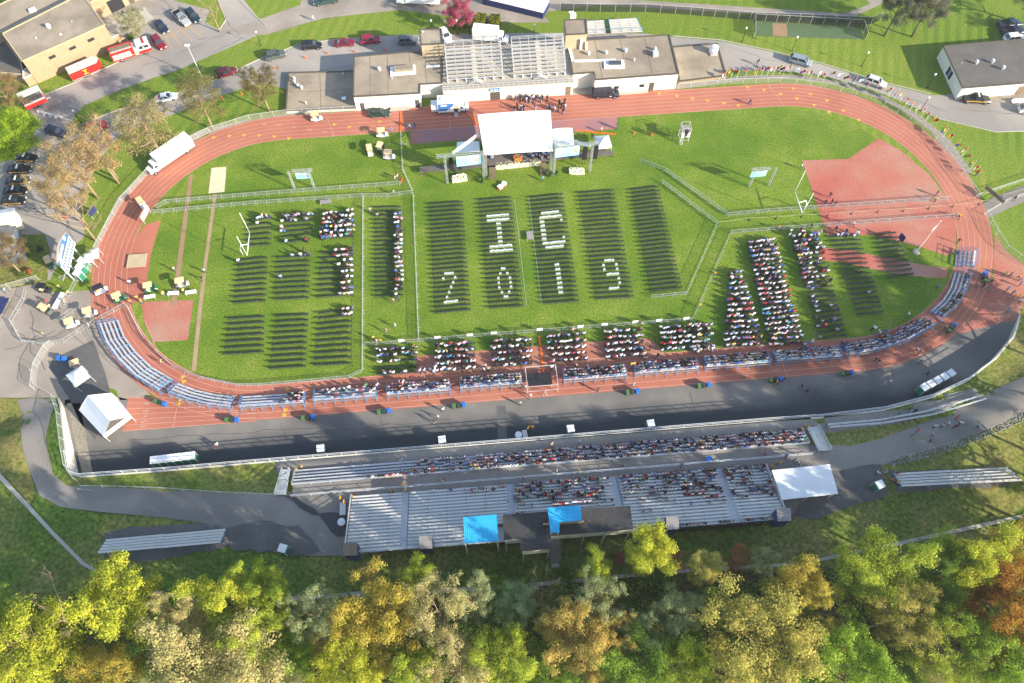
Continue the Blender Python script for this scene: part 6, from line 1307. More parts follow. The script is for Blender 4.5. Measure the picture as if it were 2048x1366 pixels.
block('right D', (1657, 476), (1717, 472), (1711, 630), (1765, 625), 17, 12); block('right E', (1746, 472), (1791, 467), (1773, 556), (1826, 549), 10, 10)
for k, q in enumerate((((754, 703), (835, 697), (754, 750), (836, 745)), ((870, 695), (950, 688), (872, 744), (951, 738)), ((980, 687), (1062, 681), (984, 735), (1064, 729)), ((1094, 676), (1170, 671), (1097, 726), (1175, 720)), ((1206, 668), (1283, 662), (1210, 718), (1288, 712)), ((1318, 660), (1422, 652), (1320, 702), (1426, 694)))): block('south ' + 'ABCDEF'[k], *q, 5, 16 if k < 5 else 20)
# ------------------------------------------------ people
def seated(x, y, z): return dict(x=x, y=y, z=z)
def skeleton(pose):
    J = {}
    if pose == 'sit':
        hz = .52; J.update(pel=((0, 0, hz), .15), sp=((0, .02, hz + .2), .14), ch=((0, .03, hz + .42), .16), nk=((0, .05, hz + .57), .065), hd=((0, .07, hz + .68), .10), tp=((0, .07, hz + .80), .085))
        for s, n in ((-1, 'l'), (1, 'r')): J.update({'hip' + n: ((s * .1, .06, hz), .10), 'kn' + n: ((s * .12, .44, hz), .08), 'an' + n: ((s * .12, .46, .1), .055), 'to' + n: ((s * .12, .60, .04), .045), 'sh' + n: ((s * .2, .02, hz + .46), .075), 'el' + n: ((s * .25, .06, hz + .2), .055), 'wr' + n: ((s * .16, .3, hz + .14), .042), 'ha' + n: ((s * .1, .38, hz + .14), .04)})
    else:
        st = .22 if pose == 'walk' else 0; J.update(pel=((0, 0, .95), .145), sp=((0, 0, 1.14), .135), ch=((0, 0, 1.34), .16), nk=((0, .01, 1.49), .06), hd=((0, .03, 1.59), .10), tp=((0, .03, 1.71), .085))
        for s, n in ((-1, 'l'), (1, 'r')):
            k = s * st; wave_ = pose == 'point' and s > 0
            J.update({'hip' + n: ((s * .1, k * .2, .88), .10), 'kn' + n: ((s * .11, k + .03, .5), .072), 'an' + n: ((s * .11, k * 1.5 - .03, .09), .05), 'to' + n: ((s * .12, k * 1.5 + .13, .04), .045), 'sh' + n: ((s * .2, 0, 1.40), .072), 'el' + n: ((s * .27, -k * .6 - .03, 1.13), .052), 'wr' + n: ((s * .26, -k * 1.1 + .08, .9), .04), 'ha' + n: ((s * .25, -k * 1.1 + .12, .80), .042)})
            if pose == 'hold': J['el' + n] = ((s * .26, .05, 1.14), .052); J['wr' + n] = ((s * .16, .27, 1.18), .04); J['ha' + n] = ((s * .10, .34, 1.2), .042)
            if wave_: J['el' + n] = ((.42, .1, 1.38), .052); J['wr' + n] = ((.55, .28, 1.5), .04); J['ha' + n] = ((.6, .36, 1.56), .042)
    E = [('pel', 'sp', 1), ('sp', 'ch', 1), ('ch', 'nk', 1), ('nk', 'hd', 0), ('hd', 'tp', 3)]
    for n in 'lr': E += [('pel', 'hip' + n, 2), ('hip' + n, 'kn' + n, 2), ('kn' + n, 'an' + n, 2), ('an' + n, 'to' + n, 4), ('ch', 'sh' + n, 1), ('sh' + n, 'el' + n, 1), ('el' + n, 'wr' + n, 0), ('wr' + n, 'ha' + n, 0)]
    return J, E
def body(pose, sub, dress=False):
    J, E = skeleton(pose); names = list(J); me = bpy.data.meshes.new('body'); me.from_pydata([J[n][0] for n in names], [(names.index(a), names.index(b)) for a, b, _ in E], [])
    o = bpy.data.objects.new('body', me); col.objects.link(o); sk = o.modifiers.new('Skin', 'SKIN'); sk.use_smooth_shade = True
    for i, n in enumerate(names):
        v = me.skin_vertices[0].data[i]; r = J[n][1]; v.radius = (r, r * (.8 if n in ('ch', 'sp', 'pel') else 1)); v.use_root = n == 'pel'
    if sub: ss = o.modifiers.new('Subdivision', 'SUBSURF'); ss.levels = ss.render_levels = sub
    dg = bpy.context.evaluated_depsgraph_get(); out = bpy.data.meshes.new_from_object(o.evaluated_get(dg)); bpy.data.objects.remove(o)
    segs = [(Vector(J[a][0]), Vector(J[b][0]), k) for a, b, k in E]
    hd = Vector(J['hd'][0])
    for p in out.polygons:
        c = p.center; best = 9; k = 1
        for a, b, kk in segs:
            ab = b - a; t = max(0, min(1, (c - a).dot(ab) / ab.length_squared)); d = (c - a - ab * t).length
            if d < best: best, k = d, kk
        if k in (0, 3) and c.z > hd.z - .1: k = 3 if (c.z > hd.z + .03 or c.y < hd.y - .02) else 0
        if dress and k == 2: k = 1
        p.material_index = k
    for k in ('skin', 'cloth', 'trousers', 'hair', 'shoe'): out.materials.append(MATS[k])
    return out
BODY = {p: body(p, 1) for p in ('sit', 'stand', 'walk', 'hold', 'point')}
SHIRTS = [('white', (.74, .74, .73), 33), ('black', (.022, .022, .026), 14), ('navy', (.03, .04, .10), 12), ('grey', (.28, .28, .30), 7), ('light blue', (.38, .52, .70), 10), ('red', (.5, .04, .05), 5), ('pink', (.66, .36, .41), 7), ('teal', (.06, .34, .36), 2), ('blue', (.06, .16, .5), 5), ('lavender', (.48, .40, .58), 5), ('yellow', (.62, .46, .08), 1.5), ('green', (.07, .22, .10), 1.2), ('tan', (.50, .38, .27), 5), ('burgundy', (.17, .03, .045), 2)]
SC = {n: c for n, c, k in SHIRTS}; SC['orange'] = (.72, .30, .015)
def shirt(r): return r.choices(SHIRTS, [k for *_, k in SHIRTS])[0]
PR_ = random.Random(11)
INDIV = []; CROWD = []
def person(pose, p, rz, cname, label, group=None, sc_=None):
    o = link('person', BODY[pose], None, SC[cname]); o.location = p; o.rotation_euler = (0, 0, rz); s = sc_ or PR_.uniform(.95, 1.05); o.scale = (s, s, s); tag(o, label, 'person', group); INDIV.append(o); return o
# --- people on the large rear bleacher (individuals)
DENS = {0: {0: .02}, 1: {0: .22, 1: .17}, 2: {0: .85, 1: .45, 2: .45, 3: .55, 4: .6, 5: .6, 6: .35, 7: .2, 8: .12, 9: .25},
        3: {0: .72, 1: .5, 2: .45, 3: .45, 4: .35, 5: .55, 6: .4, 7: .32, 8: .24, 9: .18, 10: .12, 11: .08, 16: .75}, 4: {0: .95, 1: .8, 2: .25, 3: .22, 4: .3, 5: .32, 6: .35, 7: .4, 8: .25, 9: .15, 16: .75}}
ORD = ['first', 'second', 'third', 'fourth', 'fifth', 'sixth', 'seventh', 'eighth', 'ninth', 'tenth', 'eleventh', 'twelfth', 'thirteenth', 'fourteenth', 'fifteenth', 'sixteenth', 'last', 'eighteenth', 'nineteenth', 'twentieth', 'twenty-first', 'twenty-second', 'twenty-third', 'twenty-fourth', 'twenty-fifth', 'twenty-sixth', 'twenty-seventh', 'twenty-eighth', 'twenty-ninth', 'thirtieth', 'thirty-first']
SNAME = ['leftmost section', 'second section', 'middle section', 'fourth section', 'rightmost section']
SEATED = []
Rb = Matrix.Rotation(brz, 3, 'Z')
def bb_pos(u, k): return Vector((FL.x, FL.y, 5.0)) + Rb @ Vector((u, -(k + .66) * DEP, .16 + k * RISE - .0))
for si, rows in DENS.items():
    s0, s1 = SECT[si]
    for k, dn in rows.items():
        n = int((s1 - s0) / .56); occ = []; cl = PR_.random() * 6
        for i in range(n):
            u = s0 + (i + .5) * (s1 - s0) / n; ww = dn * (1.25 + .7 * math.sin(i * .55 + cl + k))
            if si == 1: ww = dn * (2.2 if u > lerp(s0, s1, .55) else .15)
            if PR_.random() < ww: occ.append(u)
        for j, u in enumerate(occ):
            nm, c, _ = shirt(PR_); rowt = 'front row' if k == 0 else ('last row' if k == 16 else ORD[k] + ' row')
            SEATED.append((bb_pos(u + PR_.uniform(-.06, .06), k), brz + PR_.gauss(0, .15), nm, f'person in {nm} top, {ORD[min(j, 30)] if j != 16 else "seventeenth"} from left in {rowt}, {SNAME[si]}, rear bleacher'))
# --- people walking or standing about
def stand(q, cname, what, rz=None, pose=None):
    p = G(*q); pose = pose or PR_.choice(['stand', 'walk', 'hold', 'walk']); person(pose, p, PR_.uniform(-3.1, 3.1) if rz is None else rz, cname, what)
W_ = [((783, 985), 'orange', 'attendant in orange on the path above the rear bleacher, nearest the aisle'), ((806, 973), 'orange', 'attendant in orange standing by the lower bleacher rear railing'), ((683, 1000), 'orange', 'attendant in orange, upper left of the three beside the rear bleacher corner'), ((690, 1008), 'orange', 'attendant in orange, lowest of the three beside the rear bleacher corner'), ((706, 996), 'orange', 'attendant in orange touching the rear bleacher corner'), ((812, 985), 'yellow', 'attendant in yellow and black standing at the first aisle of the rear bleacher'),
      ((886, 966), 'tan', 'person in a tan top walking on the path behind the lower bleacher'), ((889, 962), 'burgundy', 'person in burgundy walking on the path behind the lower bleacher'), ((1048, 958), 'pink', 'person in pink walking between the two bleachers'), ((1113, 945), 'tan', 'person in beige walking between the two bleachers'), ((1157, 947), 'yellow', 'attendant in yellow on the path above the third section'), ((1244, 935), 'burgundy', 'person in burgundy running between the two bleachers'), ((1362, 933), 'grey', 'person in grey standing on the path above the busiest rows'), ((1430, 925), 'white', 'person in white beside the round blue bin'), ((1527, 912), 'burgundy', 'person in burgundy by the right end of the lower bleacher rear rail'),
      ((1012, 1002), 'orange', 'attendant in orange in the aisle left of the busy section, upper'), ((1017, 1008), 'yellow', 'attendant in yellow in the aisle left of the busy section, lower'), ((1540, 938), 'orange', 'attendant in orange at the top right corner of the rear bleacher'), ((1552, 930), 'orange', 'attendant in orange pointing beside the white roofed shelter', None, 'point'), ((1569, 915), 'blue', 'person in blue walking toward the white roofed shelter'), ((1586, 923), 'light blue', 'person in a light blue top above the white roofed shelter'), ((1594, 929), 'white', 'person in a white top nearest the white roofed shelter'), ((1593, 911), 'grey', 'person in grey farthest from the shelter near the stair foot'),
      ((1751, 950), 'white', 'person in white left of the single toilet on the hill'), ((1768, 947), 'grey', 'person in grey behind the single toilet on the hill'), ((1781, 963), 'orange', 'attendant in orange at the left end of the lower right grass bleacher'), ((1790, 968), 'yellow', 'attendant in yellow at the left end of the lower right grass bleacher'), ((1789, 950), 'red', 'person in red at the left end of the lower right grass bleacher'),
      ((1822, 872), 'grey', 'person in grey on the hill road, nearest the grass'), ((1830, 865), 'red', 'person in red on the hill road beside one in grey'), ((1862, 872), 'pink', 'person in pale purple in the middle of the hill road'), ((1858, 884), 'grey', 'person in grey below the one in pale purple'), ((1865, 856), 'white', 'person in white, left of the cluster on the hill road'), ((1880, 855), 'tan', 'person in beige in the cluster on the hill road'), ((1892, 851), 'light blue', 'person in light blue in the cluster on the hill road'), ((1905, 857), 'burgundy', 'person in dark red in the cluster on the hill road'), ((1910, 838), 'red', 'person in red uppermost in the cluster on the hill road'), ((1916, 850), 'white', 'person in white right of the cluster on the hill road'), ((1953, 855), 'light blue', 'person in light blue walking alone near the riprap stones'),
      ((1778, 838), 'light blue', 'person in light blue on the ramp, lower left'), ((1796, 828), 'teal', 'person in teal on the ramp'), ((1813, 823), 'black', 'person in black on the ramp left of one in navy'), ((1826, 826), 'navy', 'person in navy on the ramp, uppermost'), ((1971, 780), 'navy', 'person in navy on the grass tip by the hill road'), ((1982, 787), 'grey', 'person in grey on the grass tip by the hill road'), ((1648, 855), 'navy', 'person in navy at the start of the ramp by the right stair'),
      ((595, 942), 'orange', 'attendant in orange at the left end of the lower bleacher'), ((605, 937), 'yellow', 'attendant in yellow sitting close to the left end of the lower bleacher'), ((1601, 862), 'orange', 'attendant in orange at the right end of the lower bleacher, left'), ((1609, 856), 'yellow', 'attendant in yellow at the right end of the lower bleacher, right'), ((888, 895), 'red', 'person in red at the wall railing above the second single toilet'), ((804, 925), 'light blue', 'person in light blue standing at the front of the lower bleacher'), ((1081, 890), 'pink', 'person in pink by the wall railing left of the middle'), ((1088, 889), 'black', 'person in black by the wall railing left of the middle'), ((1103, 892), 'tan', 'person in tan by the wall railing left of the middle'), ((1155, 884), 'black', 'person in black walking on the upper walk'), ((1158, 888), 'light blue', 'person in pale blue walking on the upper walk'), ((1200, 881), 'light blue', 'person in light blue, left of a group on the upper walk'), ((1207, 880), 'white', 'person in white, left of a group on the upper walk'), ((1221, 874), 'green', 'person in green in the group on the upper walk'), ((1231, 877), 'teal', 'person in teal in the group on the upper walk'), ((1238, 870), 'burgundy', 'person in burgundy in the group on the upper walk'), ((1246, 876), 'light blue', 'person in light blue, right of the group on the upper walk'), ((1322, 870), 'navy', 'person in navy alone on the upper walk'),
      ((434, 897), 'burgundy', 'person in burgundy right of the six toilets'), ((438, 893), 'white', 'person in white right of the six toilets'), ((1056, 860), 'yellow', 'attendant in yellow by the white tub on the asphalt, left'), ((1064, 858), 'orange', 'attendant in orange by the white tub on the asphalt, right'), ((870, 846), 'black', 'person in black walking on the asphalt, lower of a pair'), ((876, 837), 'white', 'person in white walking on the asphalt, upper of a pair'), ((887, 823), 'white', 'person in white crouching near the bins left of the media platform', None, 'hold'), ((1195, 783), 'navy', 'person in navy walking on the track right of the media platform'), ((1265, 773), 'light blue', 'person in light blue beside the green bin right of the media platform'), ((1050, 778), 'white', 'person in white at the left foot of the media platform, upper'), ((1060, 795), 'white', 'person in white at the left foot of the media platform, lower'), ((1040, 810), 'tan', 'person in beige on the asphalt below the media platform'), ((1487, 757), 'pink', 'person in pink on the track above the middle asphalt'), ((1565, 763), 'navy', 'person in navy by the bins right of the track bleachers'), ((1551, 768), 'orange', 'attendant in orange by the bins right of the track bleachers'), ((1601, 776), 'black', 'person in black walking on the asphalt, upper of the southeast pair'), ((1611, 787), 'black', 'person in black walking on the asphalt, lower of the southeast pair'), ((1748, 723), 'black', 'person in black on the southeast bend, left of a pair'), ((1753, 727), 'black', 'person in dark clothes on the southeast bend, right of a pair'), ((1830, 703), 'white', 'person in white on the southeast bend, upper'), ((1834, 710), 'grey', 'person in grey on the southeast bend, lower'), ((1836, 728), 'navy', 'person in navy alone on the asphalt by the southeast bend'), ((1777, 767), 'white', 'person in white alone near the slanting toilets'), ((1850, 752), 'black', 'person in black behind the slanting toilets'),
      ((1888, 658), 'yellow', 'attendant in yellow beside the bins at the gate apron'), ((1951, 573), 'pink', 'person in pink beside the bins at the east bend'), ((1962, 576), 'navy', 'person in navy below the bins at the east bend'), ((1978, 568), 'black', 'person in black right of the bins at the east bend'), ((1973, 582), 'green', 'person in dark green below the bins at the east bend'), ((2007, 553), 'yellow', 'attendant in yellow, leftmost at the east entrance'), ((2018, 553), 'grey', 'person in grey at the east entrance beside a yellow attendant'), ((2034, 558), 'yellow', 'attendant in yellow, uppermost right at the east entrance'), ((2040, 563), 'white', 'person in white at the east entrance'), ((2036, 573), 'blue', 'person in blue and white at the east entrance'), ((2010, 583), 'light blue', 'person in light blue at the east entrance, left'), ((2021, 590), 'teal', 'person in teal blue at the east entrance, right'), ((2023, 597), 'orange', 'attendant in orange at the east gate wall, left'), ((2034, 598), 'yellow', 'attendant in yellow at the east gate wall, middle'), ((2044, 598), 'orange', 'attendant in orange at the east gate wall, right'), ((2037, 606), 'white', 'person in white beside the east gate wall'), ((2012, 625), 'grey', 'person in grey on the red gate apron'),
      ((1913, 487), 'black', 'person in black walking on the east bend'), ((1870, 392), 'black', 'person in black by the barrier end on the red apron'), ((1868, 404), 'orange', 'attendant in orange by the barrier end on the red apron'), ((1915, 437), 'orange', 'attendant in orange at the lower barrier end on the red apron'), ((1658, 395), 'navy', 'person in navy near the right goalpost, upper'), ((1648, 410), 'black', 'person in black near the right goalpost, left'), ((1661, 408), 'black', 'person in black near the right goalpost, middle'), ((1668, 412), 'black', 'person in black near the right goalpost, right'), ((1499, 209), 'navy', 'person in navy on the northeast track lanes', None, 'walk'), ((1601, 338), 'white', 'person in white at the corner of the red apron'), ((1514, 130), 'black', 'person in black walking on the east road'), ((2025, 402), 'navy', 'person in navy on the east side path'), ((1950, 352), 'navy', 'person in dark blue at the last flag'),
      ((1233, 258), 'navy', 'person in navy at the edge of the purple pad'), ((1202, 265), 'tan', 'person in tan by the orange cable right of the stage'), ((1184, 278), 'black', 'person in black behind the white pop-up tent by the stage'), ((1209, 303), 'tan', 'person in tan under the white pop-up tent by the stage'), ((1085, 362), 'teal', 'person in teal walking on the grass before the stage steps'), ((1260, 178), 'grey', 'person in grey standing at the wall of the east field house'), ((819, 256), 'green', 'person in green on the track by the orange ramp'), ((831, 258), 'navy', 'person in navy on the track by the orange ramp'), ((783, 265), 'blue', 'person in blue by the golf cart near the orange ramp'), ((811, 295), 'grey', 'person in grey by the barrier below the orange ramp'), ((791, 362), 'tan', 'person in tan by the short orange ramp'), ((796, 358), 'pink', 'person in pink by the short orange ramp'), ((788, 390), 'grey', 'person in grey inside the barrier corner'), ((627, 41), 'white', 'person in white on the top lane beside the striped lawn'),
      ((351, 543), 'white', 'person in white on the inner runway'), ((411, 546), 'light blue', 'person in light blue on the outer runway, upper'), ((406, 561), 'black', 'person in dark clothes on the outer runway, lower'), ((263, 569), 'white', 'person in white on the west bend by the golf carts'), ((330, 592), 'yellow', 'helper in yellow left of the white runway tables'), ((370, 586), 'yellow', 'helper in yellow between the white runway tables'), ((277, 600), 'yellow', 'helper in yellow by the left white table, upper'), ((286, 607), 'orange', 'helper in orange by the left white table, middle'), ((264, 608), 'yellow', 'helper in yellow by the left white table, lower'), ((219, 621), 'burgundy', 'person in burgundy at the barriers above the curved bleacher'), ((326, 727), 'yellow', 'attendant in yellow walking inside the southwest bend'), ((90, 672), 'yellow', 'attendant in pale yellow alone in the brown yard'), ((122, 578), 'yellow', 'attendant in yellow at the gate path, upper'), ((141, 590), 'yellow', 'attendant in yellow at the gate path, middle'), ((134, 607), 'yellow', 'attendant in yellow at the gate path, lower'), ((100, 608), 'red', 'person in red beside the yard golf cart'), ((104, 618), 'tan', 'person in tan beside the yard golf cart'), ((182, 655), 'light blue', 'person in light blue at the head of the curved bleacher'), ((75, 424), 'black', 'person in black below the police cars'), ((15, 585), 'light blue', 'person in light blue at the yard fence'),
      ((748, 680), 'yellow', 'person in yellow in the trio by the lower lawn barriers'), ((754, 686), 'white', 'person in white in the trio by the lower lawn barriers'), ((762, 686), 'orange', 'person in orange in the trio by the lower lawn barriers'), ((773, 665), 'tan', 'person in beige walking on the lower lawn, nearer the trio'), ((791, 655), 'white', 'person in white walking on the lower lawn'), ((741, 425), 'tan', 'person in tan at the head of the side column'), ((787, 605), 'pink', 'person in pink below the side column'), ((798, 600), 'navy', 'person in navy below the side column'), ((1460, 553), 'white', 'person with a white hat at the tip of the narrow right block'), ((1427, 552), 'orange', 'attendant in orange at the slanting barriers, upper'), ((1398, 615), 'orange', 'attendant in orange at the slanting barriers, lower'), ((1283, 652), 'tan', 'person in beige at the lower lawn barriers'), ((1145, 664), 'pink', 'person in pink at the lower lawn barriers'), ((1032, 668), 'black', 'person in black at the lower lawn barriers'), ((1554, 460), 'orange', 'attendant in orange at the barriers above the right people blocks'), ((1620, 458), 'navy', 'person in navy at the barriers above the right people blocks'), ((1669, 463), 'navy', 'person in navy on the red apron above the chairs'), ((1704, 453), 'white', 'person in white at the apron barriers'), ((1872, 577), 'teal', 'person with a teal umbrella coloured top on the inner track'), ((1813, 633), 'white', 'person in white on the inner grass edge of the southeast bend')]
W_.sort(key=lambda t: -t[0][1])
# helpers for the crowd (one object)
def crowd(p, rz, pose='sit', cn=None):
    CROWD.append((p, rz, pose, SC[cn] if cn else shirt(PR_)[1]))
for i, t in enumerate(W_):
    if i < 165: stand(t[0], t[1], t[2], *(t[3:]))
    else: crowd(G(*t[0]), PR_.uniform(-3, 3), PR_.choice(['stand', 'walk']), t[1])
SEATED.sort(key=lambda t: t[0].y)
for i, t in enumerate(SEATED):
    if i < 135: person('sit', *t, 'people seated on the rear bleacher')
    else: crowd(t[0], t[1], 'sit', t[2])
# chairs with guests
RED_DENS = {'right A': lambda r, c, n: .92, 'right B': lambda r, c, n: .88 if r < 20 else .75, 'right C': lambda r, c, n: (.85 if c < 6 else .35) if r < 13 else (.5 if c < 4 else .08), 'right D': lambda r, c, n: .7 if r == 1 else .015, 'side column': lambda r, c, n: .9 if (c >= 9 and r > 2) else .02,
            'upper left C': lambda r, c, n: .85, 'upper left B': lambda r, c, n: .7 if r == 1 else (.3 if r == 2 else .03), 'upper left A': lambda r, c, n: .6 if r == 1 and c > 4 else .02, 'middle left C': lambda r, c, n: .9 if (c >= 11 or (r < 3 and c > 6)) else .03, 'middle left B': lambda r, c, n: .6 if r == 1 and c > 10 else .01, 'lower left C': lambda r, c, n: .8 if (c >= 11 and r < 3) else 0}
for k in 'BCDEF': RED_DENS['south ' + k] = lambda r, c, n: .8
RED_DENS['south A'] = lambda r, c, n: (.8, .85, .25, .02, .5)[r - 1]
for p, rz, nm, r, c, n, wh in CHAIRS:
    f = RED_DENS.get(nm)
    if f and PR_.random() < f(r, c, n): crowd(p + Vector((PR_.gauss(0, .06), PR_.gauss(-.05, .10), PR_.uniform(0, .12))), rz + PR_.gauss(0, .35), 'sit' if PR_.random() < .93 else 'stand')
# ------------------------------------------------ track bleachers: blue frames, aluminium seats, guests
def track_bleacher(label, px_front, rows, dens, rise=.30, dep=.66, gap=True):
    P = [U(*q) for q in px_front]; s = thing('track_bleacher', label, 'bleacher', (P[0] + P[-1]) / 2, 0, 'blue framed bleachers on the track'); O = s.location.copy(); fr = MB()
    nrm = []
    for i in range(len(P)):
        d = (P[min(i + 1, len(P) - 1)] - P[max(i - 1, 0)]).normalized(); nrm.append(Vector((d.y, -d.x, 0)))
    for k in range(rows):
        h = Vector((0, 0, .46 + k * rise)); m = MB(); fb = MB()
        for i in range(len(P) - 1): a, b = P[i] + nrm[i] * k * dep + h - O, P[i + 1] + nrm[i + 1] * k * dep + h - O; m.bar(a, b, .33, .06); fb.bar(a - Vector((0, 0, .30)) - nrm[i] * -.36, b - Vector((0, 0, .30)) - nrm[i + 1] * -.36, .24, .03)
        m.build('seat', 'alu_pale' if rise > .29 and P[0].x > 10 else 'aluminium', s); fb.build('footboard', 'footboard_grey', s)
        for i in range(len(P) - 1):
            a, b = P[i] + nrm[i] * k * dep, P[i + 1] + nrm[i + 1] * k * dep; L = (b - a).length; n = int(L / .56)
            for j in range(n):
                t = (j + .5) / n; u = (i + t) / (len(P) - 1)
                if PR_.random() < dens(u, k): crowd(a.lerp(b, t) + Vector((0, 0, .46 + k * rise - .43)), math.atan2((b - a).y, (b - a).x) + PR_.gauss(0, .2))
    for i in range(len(P) - 1):
        L = (P[i + 1] - P[i]).length; n = max(2, round(L / 1.9))
        for j in range(n + (1 if i == len(P) - 2 else 0)):
            t = j / n; a = P[i].lerp(P[i + 1], t) - O; q = nrm[i].lerp(nrm[i + 1], t); e = a + q * (dep * (rows - 1) + .25)
            fr.bar(a - q * .2 + Vector((0, 0, .4)), e + Vector((0, 0, .42 + (rows - 1) * rise)), .07, .12); fr.bar(e, e + Vector((0, 0, .4 + rows * rise)), .08); fr.bar(a, a + Vector((0, 0, .4)), .08); fr.bar(a + Vector((0, 0, .06)), e + Vector((0, 0, .06)), .08); fr.bar(e + q * .5, e + Vector((0, 0, 1.0)), .06)
    for i in (0, len(P) - 1):
        a = P[i] - O; e = a + nrm[i] * dep * (rows - 1)
        for z in (.6, 1.0): fr.bar(a + Vector((0, 0, .4 + z)), e + Vector((0, 0, .4 + (rows - 1) * rise + z)), .05)
        for t in (0, .5, 1): fr.bar(a.lerp(e, t), a.lerp(e, t) + Vector((0, 0, 1.4 + t * (rows - 1) * rise)), .05)
    for i in range(len(P) - 1):
        for z in (.5, 1.0): fr.bar(P[i] + nrm[i] * dep * (rows - .6) - O + Vector((0, 0, .3 + rows * rise + z)), P[i + 1] + nrm[i + 1] * dep * (rows - .6) - O + Vector((0, 0, .3 + rows * rise + z)), .05)
    fr.build('frame', 'blue_frame', s)
track_bleacher('long empty curved bleacher of five rows on the southwest bend', [(237, 643), (250, 676), (272, 706), (304, 737), (346, 762)], 5, lambda u, k: 0)
track_bleacher('empty curved bleacher with a gap before the first straight bleacher', [(357, 770), (392, 783), (430, 792), (470, 797)], 4, lambda u, k: 0)
track_bleacher('bleacher with guests only at its right end, left part of the bottom straight', [(487, 797), (548, 793), (612, 789)], 4, lambda u, k: .75 if u > .72 else (.12 if u > .4 else 0))
track_bleacher('half filled bleacher, second on the bottom straight', [(632, 785), (692, 781), (754, 776)], 4, lambda u, k: .45 if k != 2 else .15)
track_bleacher('well filled bleacher, third on the bottom straight', [(776, 774), (838, 769), (900, 765)], 4, lambda u, k: .8)
track_bleacher('well filled bleacher left of the media platform', [(920, 761), (980, 756), (1042, 752)], 4, lambda u, k: .8)
track_bleacher('crowded bleacher right of the media platform', [(1125, 745), (1186, 741), (1248, 736)], 4, lambda u, k: .92)
track_bleacher('crowded bleacher, second right of the media platform', [(1265, 732), (1327, 727), (1389, 722)], 4, lambda u, k: .92)
track_bleacher('crowded bleacher, third right of the media platform', [(1405, 719), (1467, 715), (1530, 710)], 4, lambda u, k: .9)
track_bleacher('crowded bleacher where the southeast bend begins', [(1544, 708), (1606, 703), (1671, 698)], 4, lambda u, k: .72)
track_bleacher('curved bleacher filled along its outer rows on the southeast bend', [(1684, 695), (1740, 685), (1792, 669), (1843, 640)], 4, lambda u, k: .9 if k > 1 or u < .6 else .4)
track_bleacher('curved bleacher filled only in its outer rows on the east bend', [(1860, 626), (1884, 604), (1899, 580), (1909, 548)], 4, lambda u, k: .85 if k >= 3 else (.55 if k == 2 and u < .7 else .03))
track_bleacher('short empty bleacher of five rows at the east bend', [(1909, 533), (1911, 518), (1913, 503)], 5, lambda u, k: .02)
# lower bleacher guests
Rl = Matrix.Rotation(lrz, 3, 'Z')
for k in range(LN):
    n = int(LLEN / .56)
    for i in range(n):
        u = (i + .5) / n * LLEN; t = u / LLEN; d = 1.0 * sstep(.14, .40, t) + .05 * sstep(.1, .2, t)
        if k == LN - 1: d = .9 if t > .14 else .0
        if t < .1: d = 0
        d *= .75 + .5 * math.sin(i * .2 + k * 2) * .6
        if PR_.random() < d: crowd(Vector((LFL.x, LFL.y, 3.0)) + Rl @ Vector((u, -(k + .66) * LD, .16 + k * LRZ)), lrz + PR_.gauss(0, .2))
# grandstand onlookers, stage party, group behind the stage
for i in range(34):
    p = U(1060 + PR_.uniform(0, 40), 318 - PR_.uniform(2, 22), 1.2); crowd(p, math.pi + PR_.gauss(0, .3), 'sit', PR_.choice(['navy', 'navy', 'black', 'blue', 'lavender', 'white']))
for i in range(8): crowd(U(978 + PR_.uniform(0, 20), 316 - PR_.uniform(0, 12), 1.2), math.pi, 'sit', PR_.choice(['navy', 'white', 'black']))
for i in range(30): crowd(U(1030 + PR_.uniform(0, 75), 208 - PR_.uniform(0, 8) - (0 if i % 3 else -22 + PR_.uniform(0, 8)), 0) if i % 4 else U(1108 + PR_.uniform(0, 22), 214 + PR_.uniform(-6, 18)), PR_.uniform(-3, 3), 'stand', PR_.choice(['navy', 'black', 'black', 'white', 'blue']))
for i in range(9): crowd(U(1366, 272, 3.1) + Vector((PR_.uniform(-.8, .8), PR_.uniform(-.7, .7), 0)), PR_.uniform(-3, 3), 'stand', 'black') if i < 4 else None
for q in ((527, 437), (536, 437), (610, 505), (680, 535), (566, 460), (615, 485), (480, 527), (645, 480)): crowd(U(*q), PR_.uniform(-3, 3), 'stand')
for i in range(60):    # latecomers between the guest blocks and on the runway
    crowd(U(PR_.uniform(760, 1680), 0) if False else U(*PR_.choice([(855, 745), (862, 742), (1087, 735), (1180, 735), (1297, 705), (1300, 712), (970, 738), (1076, 742), (1400, 702), (1435, 700), (1610, 690), (1700, 470), (1590, 470), (1600, 475), (1640, 470), (740, 770), (700, 775), (800, 765), (1140, 735), (1525, 700), (1690, 690), (1750, 665)])) + Vector((PR_.uniform(-1.5, 1.5), PR_.uniform(-.6, .6), 0)), PR_.uniform(-3, 3), PR_.choice(['stand', 'walk']))
for x, y, z0 in ((1145, 1008, 10.3), (1108, 1012, 10.2)):
    for i in range(9): crowd(U(x + i * 4, y - i * .2, z0), brz, 'stand')
